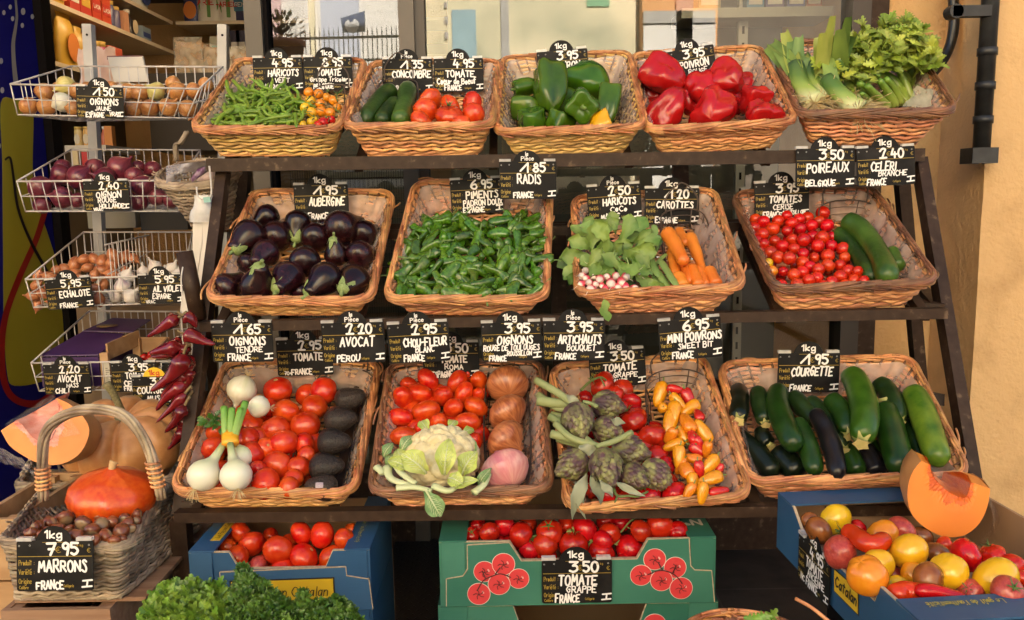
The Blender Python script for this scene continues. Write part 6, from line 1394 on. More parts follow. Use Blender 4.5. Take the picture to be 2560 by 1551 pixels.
balls(b12.at, ZK, [(512, 530, 98, None, dict(s=20, sa=150, star=True)), (600, 600, 66), (400, 612, 50), (712, 655, 74), (725, 778, 104, None, dict(s=10, sa=120, star=True)), (862, 898, 110, None, dict(s=45, sa=270, star=True)), (720, 905, 56), (895, 1025, 82), (965, 1085, 70), (1010, 1285, 100), (820, 1295, 102, None, dict(s=35, sa=110, star=True)), (650, 1305, 88, None, dict(s=20, sa=90, star=True)), (540, 1305, 66), (440, 1265, 56), (990, 1195, 60), (470, 1210, 50), (640, 690, 60), (580, 1240, 60)], 'vine_tomato', 'tomato', 'vine tomato', 'vine tomatoes under the artichokes', .055, mesh='vine_beef', ref='mini peppers', gap=70, flip=True, scar=.1)
truss(b12.at, ZK, [(365, 570), (430, 510), (500, 480), (540, 500)], .10, 'green tomato stalk at the back by the tilted sign', [[(500, 480), (530, 540)]])
truss(b12.at, ZK, [(590, 1250), (620, 1300), (700, 1300), (760, 1305), (830, 1270)], .10, 'green tomato stalk along the front under the artichokes', [[(620, 1300), (600, 1345)], [(760, 1305), (800, 1280)]])
ARTG = mat('artichoke_bract', (.15, .17, .07), (.24, .26, .115), rough=.55, scale=7, isl=.18, hue=.01)
def artm(): return [mat('artichoke_bract_skin', (.085, .040, .050), (.215, .215, .075), rough=.5, scale=1.6, isl=.36, pos=(.42, .60)), mat('artichoke_bract_tip', (.085, .060, .035), (.14, .11, .06), rough=.6, scale=8, isl=.3)]
def artichoke_mesh(seed):
 b = MB(); r = random.Random(seed); lathe([(.001, -1.0), (.5, -.9), (.82, -.4), (.86, .1), (.62, .7), (.25, 1.05), (.001, 1.1)], 18, mb=b)
 k = 0
 for lay in range(9):
  t = lay/8; z0 = -1.0+1.75*t; rad = [.45, .74, .88, .93, .92, .86, .74, .58, .40][lay]; nn = [8, 9, 10, 10, 10, 9, 9, 7, 6][lay]; L = .72-.12*t; W = .66-.22*t
  for i in range(nn):
   a = 2*math.pi*(i+.5*(lay % 2))/nn+r.uniform(-.08, .08); G = []
   er = np.array([math.cos(a), math.sin(a), 0]); es = np.array([-er[1], er[0], 0]); inw = [-.55, -.30, -.12, .02, .14, .30, .48, .6, .66][lay]
   for u, w_ in ((0, .75), (.3, 1), (.6, .88), (.82, .55), (.93, .28), (1, .05)):
    c = er*(rad+.05-inw*L*u+.09*math.sin(u*3.1)+.10*u*u*u)+np.array([0, 0, z0+L*u*.95])
    G.append([c+es*W*.5*w_*q-er*.16*q*q*w_ for q in (-1, -.5, 0, .5, 1)])
   G = np.array(G); n0 = len(b.f); b.grid(G)
   for f_ in range(len(b.f)-8, len(b.f)): b.mi[f_] = 1
 return b.mesh('artichoke_head', artm())
AH = [artichoke_mesh(i) for i in range(2)]
def bunch(label, loc, heads, stems, ties):
 t_ = thing('artichoke_bunch', label, 'artichokes', 'artichoke bunches', loc=loc); c0 = np.asarray(loc)
 for i, (x, y, r, ang, f, hh) in enumerate(heads):
  P = b12.at(*ZK(x, y), hh); s = pxm(P, 1/ZK.s); inst('artichoke_head', AH[i % 2], P-c0, zrot(imgaxis(ang, f), i), (r*s*1.02, r*s*1.02, r*s*1.08), parent=t_)
 SM = mat('artichoke_stem', (.20, .24, .09), (.30, .33, .14), rough=.6, scale=12, bump=.4, bscale=40, isl=.15)
 for pts, r, hh in stems:
  C = cr([b12.at(*ZK(x, y), hh) for x, y in pts], 5); b = MB(); rr = pxm(C[0], r/ZK.s); b.tube(C-c0, np.linspace(rr, rr*1.1, len(C)), 9); part('stem', b, SM, t_)
 LM = mat('artichoke_dry_leaf', (.22, .24, .16), (.32, .33, .22), rough=.7, scale=12)
 for x, y, L, W, ang, f, hh, cu_ in ties:
  P = b12.at(*ZK(x, y), hh)-c0; s = pxm(P+c0, 1/ZK.s); d = imgaxis(ang, f); n = unit(np.array([.2, -1, .4])); n = unit(n-d*(n@d)); sd = np.cross(d, n); b = MB(); G = []
  for t, w_ in zip(np.linspace(0, 1, 10), [.3, .5, .8, 1, .9, 1, .8, .6, .4, .1]):
   c = P+d*L*s*t+n*cu_*L*s*math.sin(t*4)*.3+sd*L*s*.25*math.sin(t*2.6)*cu_; G.append([c+sd*W*s*w_*u*.5+n*W*s*.25*math.sin(u*2+t*7) for u in (-1, -.4, .4, 1)])
  b.grid(np.array(G)); part('leaf', b, LM, t_)
bunch('bunch of violet green artichokes at the back, stems toward the cauliflower basket', b12.at(*ZK(400, 760), .10), [(545, 672, 96, 350, 10, .10), (345, 775, 108, 282, 30, .13), (550, 845, 92, 340, 15, .09)],
      [([(330, 680), (210, 590), (55, 500)], 26, .14), ([(340, 660), (210, 660), (65, 640)], 34, .12), ([(330, 700), (200, 690), (70, 600)], 24, .11), ([(480, 840), (300, 770), (160, 740)], 26, .09), ([(380, 650), (430, 660), (480, 685)], 14, .15)], [(270, 600, 150, 60, 330, 20, .15, .6), (580, 770, 100, 60, 350, 30, .12, .4)])
bunch('bunch of artichokes at the front with drooping grey green leaves', b12.at(*ZK(520, 1080), .10), [(700, 990, 108, 352, 12, .105), (310, 1085, 102, 205, 15, .11), (880, 1155, 104, 322, 15, .085), (730, 1168, 88, 335, 30, .10), (540, 1095, 112, 288, 35, .13)],
      [([(470, 990), (330, 920), (160, 870)], 28, .12), ([(480, 970), (330, 860), (150, 750)], 26, .11), ([(480, 1000), (350, 950), (200, 905)], 22, .10), ([(470, 960), (600, 920), (720, 860)], 20, .14), ([(500, 960), (300, 900), (190, 800)], 24, .13)], [(410, 1150, 320, 90, 255, 20, .11, .6), (440, 1120, 260, 80, 275, 30, .12, -.6), (600, 1200, 230, 50, 340, 20, .12, .3), (330, 1200, 260, 60, 290, 20, .10, .5), (500, 1190, 150, 60, 300, 30, .13, -.5), (350, 960, 170, 80, 350, 10, .13, .3)])
scoop_px(12, ZK, 850, 1400, 1310, 460, 'long dark wire scoop filled with mini peppers')
MPY = mat('mini_pepper_yellow', (.70, .245, .006), (.74, .33, .010), rough=.25, coat=.4, scale=4, rnd=.06); MPO = mat('mini_pepper_orange', (.66, .17, .008), (.70, .23, .01), rough=.25, coat=.4, scale=4, rnd=.06); MPR = mat('mini_pepper_red', (.48, .012, .010), (.56, .02, .012), rough=.25, coat=.4, scale=4, rnd=.08)
def mini_mesh(m, seed):
 return lathe([(.001, 1.02), (.25, 1.1), (.6, 1.05), (.9, .8), (1, .4), (.96, -.1), (.82, -.7), (.58, -1.25), (.28, -1.5), (.001, -1.52)], 20, lambda th, t, r, z: (r*(1+.07*math.cos(3*th+seed)*(1-.3*t)+.07*nz((math.cos(th), math.sin(th), z), 1.2, seed)), z+.03*math.cos(3*th))).mesh('mini_pepper', m)
MPm = {'y': [mini_mesh(MPY, i) for i in range(3)], 'o': [mini_mesh(MPO, i) for i in range(2)], 'r': [mini_mesh(MPR, i) for i in range(2)]}
MST = stem_mesh('stem', mat('mini_pepper_stem', (.14, .22, .05), rough=.5), .55, .11, 1)
mp = []; CN = {'y': 'yellow', 'o': 'orange', 'r': 'red'}
for i, (x, y, r, ang, f, c) in enumerate([(915, 585, 60, 70, -20, 'y'), (1010, 562, 40, 170, 0, 'r'), (1105, 622, 52, 110, -10, 'r'), (1030, 640, 46, 130, -20, 'y'), (930, 695, 44, 100, 70, 'y'), (1012, 715, 56, 80, -30, 'y'), (1125, 690, 54, 30, -20, 'y'), (1180, 745, 42, 280, 65, 'r'), (985, 785, 64, 70, -30, 'y'), (1105, 805, 62, 290, 60, 'o'), (1215, 865, 58, 300, 10, 'y'), (990, 875, 46, 60, 30, 'o'), (1068, 890, 44, 290, 20, 'y'), (1138, 893, 46, 280, 60, 'r'), (1018, 945, 48, 20, 0, 'y'), (1045, 1018, 52, 80, -15, 'y'), (1172, 980, 48, 150, -10, 'r'), (1240, 972, 42, 80, 20, 'o'), (1148, 1045, 44, 350, 20, 'o'), (1262, 1075, 56, 45, -15, 'y'), (1090, 1118, 62, 300, 60, 'o'), (1182, 1112, 44, 100, 0, 'r'), (1322, 1118, 36, 70, 0, 'r'), (1275, 1178, 56, 15, -10, 'y'), (1140, 1205, 52, 100, -20, 'y'), (1205, 1268, 50, 80, -10, 'y'), (1305, 1275, 50, 190, 10, 'r'), (1118, 1262, 44, 60, 0, 'o'), (1060, 1085, 40, 60, 0, 'o'), (1180, 930, 36, 120, 0, 'r')]):
 P = b12.at(*ZK(x, y), .075+.012*(i % 2)); s = pxm(P, 1/ZK.s); l = MPm[c]; o = inst('mini_pepper', l[i % len(l)], P, zrot(imgaxis(ang, f), i), (r*s*.84, r*s*.84, r*s*1.2), None, 'pepper', 'mini peppers in the wire scoop')
 q = child('stem', MST, o); q.location = (0, 0, 1.0); px, py = ZK(x, y); o['desc'] = CN[c]+' mini pepper'; mp.append((o, px, py))
rank(mp, 'mini pepper', 26, 'artichokes')

# ---- basket 13: courgettes
b13 = BK[13]
def cou(n, a, c): return mat('courgette_'+n, a, c, spec=.3, rough=.3, scale=22, coat=.12, bump=.12, bscale=40, rnd=.1, pos=(.3, .75), detail=8)
CB, CG, CM_, CL, CV = cou('black', (.0035, .006, .0025), (.009, .015, .006)), cou('green', (.006, .026, .003), (.024, .065, .009)), cou('mid_green', (.008, .022, .005), (.024, .050, .013)), cou('light_green', (.016, .060, .003), (.060, .135, .012)), cou('violet_black', (.007, .0055, .0065), (.016, .014, .015))
CPA = cou('patched', (.02, .085, .006), (.16, .24, .02))
CEND = mat('courgette_stem', (.24, .26, .06), (.45, .38, .12), rough=.6, scale=40); CCUT = mat('courgette_cut', (.55, .46, .16), (.62, .50, .22), rough=.7, scale=60)
def courg(i, pts, r, m, lb, hs=.06, stem=None, cut=False):
 o, C, r0 = sweep('courgette', b13.at, ZG, pts, r, m, lb, 'courgette', 'courgettes on the lowest shelf', hs if not hasattr(hs, '__len__') else hs[0], caps(.12, .16, .55, .40, lambda t: .88+.16*math.sin(min(1, t*1.15)*2.6)), n=20, facet=.018, seed=i, lump=.06, hs=hs if hasattr(hs, '__len__') else None)
 if stem is not None:
  p, d = (C[0], unit(C[0]-C[2])) if stem == 0 else (C[-1], unit(C[-1]-C[-3])); b = MB()
  R = np.array(zrot(d)); k = r0*.52; n = 10; ring = lambda rr, z: [(rr*(1+(.22 if q % 2 else -.12))*math.cos(2*math.pi*q/n), rr*(1+(.22 if q % 2 else -.12))*math.sin(2*math.pi*q/n), z) for q in range(n)]
  G = np.array([ring(k*1.15, -k*.55), ring(k*.80, k*.05), ring(k*.78, k*.42), ring(k*.98, k*.75)]); b.grid(G, wu=True); b.xform(R, p); q_ = part('stem', b, CEND, o)
  b = MB(); b.add(G[-1]+(0, 0, .0005), [tuple(range(n))]); b.xform(R, p); part('cut_face', b, CCUT, q_, False)
for i, a in enumerate([([(150, 770), (350, 950), (520, 1130)], 92, CB, 'black courgette along the basket wall next to the mini peppers', .04), ([(400, 760), (420, 830), (470, 885)], 66, CB, 'short dark courgette with yellow stem star in the second layer', .06, 1), ([(520, 930), (620, 1030), (720, 1130)], 102, CB, 'thick black courgette at the front behind the rim', .045), ([(1060, 880), (1120, 990), (1190, 1130)], 88, CG, 'dark green courgette at the front centre', .045), ([(1220, 900), (1290, 1010), (1350, 1130)], 88, CV, 'violet black courgette at the front centre', .045), ([(1310, 870), (1350, 950), (1400, 1060)], 60, CL, 'bright green courgette sliver deep in the heap', .035), ([(1560, 700), (1640, 850), (1690, 1030)], 88, CG, 'dark green courgette between the thick front one and the patched one', .045), ([(1540, 520), (1590, 600), (1640, 720)], 66, CM_, 'dark courgette in shade behind the patched one', .04),
 ([(215, 430), (216, 520), (215, 680)], 82, CB, 'black courgette with pale cut stem facing outward', (.06, .08, .10), 1), ([(370, 430), (390, 560), (432, 705)], 72, CM_, 'mid green courgette with yellow stem pointing down, second along', .085, 1), ([(540, 420), (530, 560), (600, 760), (690, 920)], 92, CG, 'curved speckled green courgette in the upper layer', (.09, .10, .11, .11)), ([(640, 480), (720, 560), (850, 720)], 78, CM_, 'dull green courgette leaning behind the violet black one', .065), ([(770, 520), (890, 620), (1000, 780), (1065, 915)], 78, CM_, 'dark courgette with yellow stem tip near the centre', .07, 1), ([(680, 690), (760, 850), (845, 1120)], 82, CG, 'green courgette with brown tip hanging toward the front rim', .09), ([(830, 610), (920, 760), (980, 930), (1025, 1150)], 78, CV, 'long violet black courgette lying over the others', .105),
 ([(950, 500), (1040, 600), (1112, 795)], 84, CG, 'green courgette with yellow stem right under the biggest one', .10, 1), ([(1120, 300), (1190, 420), (1240, 640), (1215, 850)], 108, CL, 'biggest light green courgette standing tall in the middle', (.11, .12, .13, .13), 1), ([(1340, 370), (1440, 480), (1515, 690)], 86, CM_, 'dark courgette leaning at the back with pale stem', .09, 1), ([(1395, 570), (1450, 780), (1540, 1110)], 112, CG, 'thick dark courgette running down to the front rim', .095, 0), ([(1620, 430), (1690, 580), (1760, 780), (1850, 1040)], 106, CPA, 'courgette with yellow green patch at the far wall', .10)]):
 courg(i, *a)
# drinks fridge at the shop door
def UX(px, py, X): d = ray(px, py); return CAM+d*(X/d[0])
FX = -1.88
fr = thing('drinks_fridge', 'dark blue drinks fridge with painted olive bottle and red line on its side', 'fridge', loc=(FX-.35, 2.85, .07))
b = MB(); b.box((FX-.351, 2.8, 1.12), (.70, 1.3, 2.1)); wpart('cabinet', b, mat('fridge_blue', (.010, .010, .17), (.013, .013, .22), rough=.55, scale=3, spec=.15), fr, False)
b = MB(); b.box((FX-.33, 3.49, 1.12), (.72, .07, 2.12)); wpart('door_edge', b, DARK, fr, False)
b = MB(); b.box((FX-.35, 2.8, .035), (.66, 1.2, .07)); wpart('foot', b, DARK, fr, False)
def art(nm, pts, m, k=1, smooth=True):
 C = [UX(x, y, FX+.0012*k) for x, y in (cr([(a, c, 0) for a, c in pts], 5, True)[:, :2] if smooth else pts)]; b = MB(); b.prism(C, (-.0008, 0, 0)); wpart(nm, b, m, fr, False)
art('bottle_motif', [(3, 256), (40, 250), (78, 256), (84, 300), (82, 420), (92, 500), (118, 580), (140, 650), (158, 720), (160, 800), (155, 900), (120, 948), (38, 965), (18, 930), (10, 800), (8, 600), (6, 400)], mat('bottle_olive', (.42, .36, .03), (.48, .42, .045), rough=.3, scale=3), 1)
def artline(nm, pts, wpx, m, k=2):
 C = cr([(x, y, 0) for x, y in pts], 6)[:, :2]; T = np.gradient(C, axis=0); T /= np.linalg.norm(T, axis=1)[:, None]; N = np.stack([-T[:, 1], T[:, 0]], 1)
 ww = np.linspace(wpx[0], wpx[1], len(C))[:, None] if hasattr(wpx, '__len__') else wpx
 L, R = C+N*ww, C-N*ww; b = MB(); b.grid(np.array([[UX(*l, FX+.0012*k), UX(*r, FX+.0012*k)] for l, r in zip(L, R)])); wpart(nm, b, m, fr, False)
artline('red_line_motif', [(112, 530), (90, 600), (50, 690), (14, 790), (4, 880), (12, 960), (40, 1000), (90, 1010), (135, 985)], (7, 9), mat('fridge_red', (.36, .012, .014), rough=.3), 3)
artline('red_line_motif', [(165, 520), (155, 560), (158, 640), (168, 760), (175, 850)], 4, MATS['fridge_red'], 3)
artline('dark_line_motif', [(12, 400), (25, 395), (32, 430), (45, 520), (75, 600), (118, 680)], (2.5, 4), mat('fridge_dark_line', (.004, .004, .02), rough=.3), 4)
artline('grey_line_motif', [(38, -10), (42, 40), (38, 75), (33, 110), (35, 160), (40, 210)], (2.5, 6), mat('fridge_grey', (.34, .33, .32), rough=.3), 2)
for i, (x, y, r) in enumerate([(10, 32, 5), (26, 18, 5), (32, 47, 5), (58, 29, 7), (56, 64, 5), (81, 42, 5), (3, 153, 6), (6, 226, 6), (-1, 365, 5)]):
 art('dot_motif', [(x+r*.75*math.cos(a), y+r*1.25*math.sin(a)) for a in np.arange(0, 6.2, .7)], mat('fridge_white', (.55, .53, .55), rough=.3), 2)
b = MB(); b.box((-1.45, 3.0, .05), (.9, .5, .10)); solo('door_sill', b, mat('sill_metal', (.22, .22, .22), rough=.3, metal=.7), 'grey metal sill of the shop door beside the fridge foot', 'sill', smooth=False)

# white wire rack with four sloping wire baskets
rk = thing('wire_rack', 'pale steel rack posts carrying four sloping white wire baskets', 'rack', loc=(0, 0, 0))
for (x0, y0), (x1, y1) in (((221, 62), (272, 1010)), ((558, 63), (560, 640))):
 A, B = U(x0, y0, 2.86), U(x1, y1, 2.86); B = A+(B-A)*(A[2]/(A[2]-B[2])) ; B[2] = 0
 b = MB(); b.beam(A, B, .030, .030, up=(0, 1, 0)); part('post', b, GREYST, rk, False)
 b = MB(); b.tube([A+(0, -.0155, -.035), A+(0, -.0165, -.035)], .004, 8); part('bolt_hole', b, DARK, rk, False)
def wirebasket(ftl, ftr, fbl, fbr, btl, btr, label, yf=2.44, yb=2.80, divider=None):
 A, B, C, D, E, G = U(*ftl, yf), U(*ftr, yf), U(*fbl, yf+.02), U(*fbr, yf+.02), U(*btl, yb), U(*btr, yb)
 H = A[2]-C[2]; dn = np.array([0, 0, -H*1.05]); E2, G2 = E+dn*1.7, G+dn*1.7; E2[2] = G2[2] = C[2]+.01
 t_ = thing('wire_basket', label, 'wire basket', 'wire baskets on the rack', loc=(C+D)/2); o = (C+D)/2
 b = MB()
 for p, q in ((A, B), (A, E), (B, G), (E, G)): b.tube([p-o, q-o], .0029, 7)
 for p, q in ((C, D), (C, E2), (D, G2), (E2, G2), (A, C), (B, D), (E, E2), (G, G2)): b.tube([p-o, q-o], .0022, 6)
 part('wire_frame', b, WHITEW, t_)
 def panel(p, q, r, s, nu, nv):
  """p q top, r s bottom"""
  w_ = MB()
  for i in range(1, nu): t = i/nu; w_.tube([p+(q-p)*t-o, r+(s-r)*t-o], .0016, 5)
  for i in range(1, nv): t = i/nv; w_.tube([p+(r-p)*t-o, q+(s-q)*t-o], .0018, 5)
  return w_
 for (p, q, r, s, nu, nv) in ((A, B, C, D, 13, 2), (A, E, C, E2, 7, 2), (B, G, D, G2, 7, 2), (E, G, E2, G2, 16, 3), (E2, G2, C, D, 16, 6)):
  part('wire_mesh', panel(p, q, r, s, nu, nv), WHITEW, t_)
 if divider:
  P, Q = U(*divider[0], yf+.01), U(*divider[1], yb-.02); w_ = panel(P, Q, U(*divider[2], yf+.02), Q-(0, 0, H*1.3), 12, 2); w_.tube([P-o, Q-o], .0026, 6); part('divider_mesh', w_, WHITEW, t_)
 return t_
wirebasket((26, 211), (498, 223), (44, 287), (467, 296), (178, 166), (557, 168), 'topmost white wire basket filled with brown onions')
wirebasket((42, 454), (450, 452), (64, 529), (448, 529), (178, 374), (500, 376), 'second white wire basket filled with red onions')
wirebasket((64, 699), (456, 689), (84, 769), (449, 757), (209, 581), (481, 581), 'third white wire basket with shallots and garlic split by a wire divider', divider=((262, 613), (372, 588), (275, 760)))
wirebasket((78, 908), (463, 903), (98, 978), (455, 972), (223, 778), (500, 780), 'lowest white wire basket holding an avocado carton and small crate')
at_y = lambda px, py, h: U(px, py, h)
Y1, Y2, Y3 = 2.515, 2.575, 2.64
def on(l): return [(x, y, r, m, dict(h=h)) for x, y, r, m, h in l]
B_ = 'onion_brown'
balls(at_y, Z1_, on([(205, 765, 64, B_, Y1), (330, 770, 64, B_, Y1), (450, 735, 72, 'onion_pale', Y1), (535, 785, 58, B_, Y1), (960, 785, 62, B_, Y1), (1075, 782, 68, B_, Y1), (1208, 775, 70, B_, Y1), (1350, 785, 66, B_, Y1), (320, 660, 68, B_, Y2), (475, 615, 70, 'onion_green', Y2), (560, 660, 64, B_, Y2), (920, 660, 62, B_, Y2), (1003, 668, 62, B_, Y2), (1125, 660, 70, 'onion_green', Y2), (1272, 660, 72, B_, Y2), (1392, 655, 62, B_, Y2), (1480, 610, 54, B_, Y3), (640, 640, 56, B_, Y3), (720, 780, 60, B_, Y1), (840, 770, 58, B_, Y1), (1240, 600, 56, B_, Y3), (420, 640, 50, B_, Y3), (800, 640, 60, B_, Y3)]), 'onion', 'onion', 'brown onion in the topmost wire basket', 'brown onions in the topmost wire basket', Y1, ref='fridge', gap=20, scar=0, k=.8)
balls(at_y, Z1_, on([(290, 1350, 84, 'onion_red', Y1), (300, 1475, 62, 'onion_red', Y1), (445, 1255, 78, 'onion_red', Y2), (450, 1420, 80, 'onion_red', Y1), (575, 1280, 96, 'onion_red', Y2), (685, 1215, 76, 'onion_red', Y3), (860, 1215, 95, 'onion_red', Y2), (965, 1265, 66, 'onion_red', Y2), (1032, 1335, 84, 'onion_red', Y1), (1100, 1215, 62, 'onion_red', Y3), (1000, 1455, 66, 'onion_red', Y1), (1130, 1420, 66, 'onion_red', Y1), (1190, 1300, 62, 'onion_red', Y2), (560, 1440, 56, 'onion_red', Y1), (450, 1200, 60, 'onion_red', Y3), (760, 1280, 80, 'onion_red', Y2), (380, 1350, 60, 'onion_red', Y2), (990, 1200, 50, 'onion_red', Y3), (700, 1420, 80, 'onion_red', Y1), (850, 1400, 84, 'onion_red', Y1), (1230, 1440, 60, 'onion_red', Y1)]), 'onion', 'onion', 'red onion in the second wire basket', 'red onions in the second wire basket', Y1, ref='fridge', gap=20, scar=0, k=.8)
ME['shallot'] = [onion_mesh('shallot', SHAL, 1.35, .6, i+2) for i in range(3)]
def garlic_mesh(seed):
 return lathe([(.001, -.8), (.3, -.82), (.75, -.6), (1, -.1), (.92, .3), (.6, .62), (.3, .85), (.17, 1.15), (.13, 1.6)], 30, lambda th, t, r, z: (r*(1+.09*abs(math.cos(4*th+seed))*(1-t)-.04), z)).mesh('garlic_bulb', GARL)
ME['garlic'] = [garlic_mesh(i) for i in range(2)]
r_ = random.Random(77)
sl = [(x, y, r_.uniform(34, 44), 'shallot', dict(h=(Y1 if y > 690 else Y2 if y > 590 else Y3)+r_.uniform(-.015, .02), a=r_.uniform(0, 360), f=r_.uniform(-30, 30))) for x, y in darts([(225, 620), (340, 590), (460, 540), (600, 480), (840, 440), (980, 470), (900, 600), (780, 640), (760, 790), (250, 815)], 64, 48, 4)]
balls(at_y, Z5, sl, 'shallot', 'shallot', '', 'shallots in the third wire basket', Y1, label='copper brown shallot in the heap beside the wire divider', scar=0, k=.75)
balls(at_y, Z5, [(x, y, r, 'garlic', dict(h=h, a=a, f=20)) for x, y, r, h, a in [(915, 605, 56, Y1, 60), (880, 675, 60, Y1, 100), (835, 745, 56, Y1, 150), (940, 748, 60, Y1, 40), (1030, 575, 46, Y2, 90), (1112, 538, 52, Y2, 120), (1240, 555, 54, Y2, 60), (1290, 590, 50, Y1, 80), (1180, 600, 50, Y1, 80), (1060, 740, 56, Y1, 90)]], 'garlic_bulb', 'garlic', 'violet white garlic bulb in the third wire basket', 'garlic bulbs in the third wire basket', Y1, ref='divider', gap=18, scar=0, k=.8)
# the lowest basket: purple carton, wooden crate
A = U(100, 895, 2.50); B = U(246, 893, 2.50); C = U(104, 968, 2.50); hh = A[2]-C[2]
cx = thing('avocado_carton', 'violet cardboard tray with folded lid in the lowest wire basket', 'carton', loc=((A[0]+B[0])/2, 2.5, C[2]))
PUR = mat('violet_card', (.040, .014, .075), (.065, .024, .115), rough=.45, scale=6)
b = MB(); W_ = B[0]-A[0]
for c, d in (((0, .003, hh/2), (W_, .006, hh)), ((0, .27, hh/2), (W_, .006, hh)), ((-W_/2+.003, .136, hh/2), (.006, .26, hh)), ((W_/2-.003, .136, hh/2), (.006, .26, hh)), ((0, .136, .004), (W_-.013, .259, .006))): b.box(c, d)
part('tray', b, PUR, cx, False)
b = MB(); b.prism([(-W_/2, .0, hh+.004), (W_/2, .0, hh+.004), (W_/2+.02, .14, hh+.045), (-W_/2+.05, .17, hh+.05)], (0, .001, .003)); b.prism([(-W_/2+.06, .15, hh+.055), (W_/2+.05, .13, hh+.052), (W_/2+.05, .27, hh+.07), (-W_/2+.09, .29, hh+.075)], (0, .001, .003)); part('lid_flap', b, PUR, cx, False)
b = MB(); b.tube([(.03, .19, hh+.0655), (.03, .19, hh+.0675)], .032, 18); part('round_print', b, mat('violet_print', (.20, .12, .05), rough=.5), cx)
WOOD = mat('crate_wood', (.36, .20, .09), (.50, .31, .16), rough=.7, scale=4, detail=6, stretch=(.6, 6, 6), bump=.3, bscale=12, bstretch=(.6, 8, 8), isl=.12)
wc = thing('wooden_crate', 'small pale wooden crate with paper label beside the violet carton', 'crate', loc=U(262, 975, 2.48))
o = np.array(wc.location); b = MB()
for x, y0, y1, Yq, t in ((265, 882, 975, 2.475, .014), (347, 845, 972, 2.66, .02), (385, 895, 972, 2.475, .014)):
 P, Q = U(x, y0, Yq), U(x, y1, Yq); b.box((P+Q)/2-o, (.024, t, P[2]-Q[2]))
for p, q, hz in ((265, 385, 930), (265, 385, 960)):
 P, Q = U(p, hz, 2.486), U(q, hz, 2.486); b.box((P+Q)/2-o+(0, .004, 0), (Q[0]-P[0], .006, .028))
P, Q = U(268, 880, 2.49), U(347, 845, 2.66); b.beam(P-o, Q-o, .006, .05); P, Q = U(385, 900, 2.49), U(420, 862, 2.66); b.beam(P-o, Q-o, .006, .05); P, Q = U(347, 862, 2.67), U(425, 862, 2.67); b.beam(P-o, Q-o, .006, .05)
part('crate_slat_boards', b, WOOD, wc, False)
P, Q = U(258, 905, 2.462), U(278, 968, 2.462); b = MB(); b.box((P+Q)/2-o, (Q[0]-P[0], .001, P[2]-Q[2])); q_ = part('paper_label', b, mat('label_paper', (.62, .58, .48)), wc, False)
k = Ink(2)
for i in range(9): k.stroke(np.array([(.004, .01+.006*i), (.004+.014*((i*7) % 5+1)/5, .01+.006*i)]), .0016)
part('printed_lettering', k.place((P[0]-o[0]+.002, P[1]-o[1]-.0006, Q[2]-o[2]), (1, 0, 0), (0, 0, 1), (0, -1, 0)), DARK, q_, False)
balls(at_y, Z5, [(1035, 1190, 30, 'vine_cherry'), (1075, 1205, 30, 'vine_cherry'), (1010, 1215, 28, 'vine_cherry'), (1085, 1170, 28, 'vine_cherry')], 'cherry_tomato', 'tomato', 'dark red cherry tomato in the small wooden crate', 'cherry tomatoes in the small wooden crate', 2.50, ref='violet carton', gap=6, scar=0)
# behind the rack: lit shelf of jars, cartons
P, Q = U(178, 366, 3.3), U(280, 369, 3.3)
b = MB(); b.box(((P[0]+Q[0])/2, 3.4, P[2]-.012), (Q[0]-P[0], .3, .024)); solo('jar_shelf', b, SHELFW, 'short cream shelf with jars glimpsed between the two upper wire baskets', 'shelf', smooth=False)
for i, (x, c, k_, lb) in enumerate([(190, (.62, .45, .18), 'jar', 'pale yellow jar on the short shelf, beside the fridge'), (212, (.64, .36, .10), 'jar', 'amber jar on the short shelf, between two others'), (254, (.5, .10, .03), 'sauce', 'red sauce bottle on the short shelf'), (269, (.65, .24, .05), 'box', 'orange carton at the end of the short shelf')]):
 R_ = U(x, 360, 3.3); pack((R_[0], 3.31, P[2]+.0005), .03, .075, .03, c, lb, 0, k_, CRE if k_ == 'jar' else None)
b = MB(); P, Q = U(190, 770, 3.0), U(500, 1020, 3.0); b.box(((P[0]+Q[0])/2, 3.1, (P[2]+Q[2])/2), (Q[0]-P[0], .2, P[2]-Q[2])); solo('brown_carton', b, mat('plain_carton', (.20, .125, .065), (.24, .15, .08), rough=.8, scale=3), 'plain brown carton wall behind the lowest wire basket', 'carton', smooth=False)
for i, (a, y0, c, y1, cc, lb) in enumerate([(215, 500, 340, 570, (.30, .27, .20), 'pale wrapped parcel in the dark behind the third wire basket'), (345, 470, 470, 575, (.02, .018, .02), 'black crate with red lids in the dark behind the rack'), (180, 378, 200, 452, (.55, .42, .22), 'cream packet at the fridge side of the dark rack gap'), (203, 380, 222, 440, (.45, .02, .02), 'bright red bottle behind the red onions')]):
 P, Q = U(a, y0, 3.0), U(c, y1, 3.0); b = MB(); b.box(((P[0]+Q[0])/2, 3.05, (P[2]+Q[2])/2), (Q[0]-P[0], .1, P[2]-Q[2])); solo(['wrapped_parcel', 'storage_crate', 'grocery_packet', 'sauce_bottle'][i], b, mat('dim_%d' % i, cc, rough=.5), lb, ['parcel', 'crate', 'packet', 'bottle'][i], smooth=False)
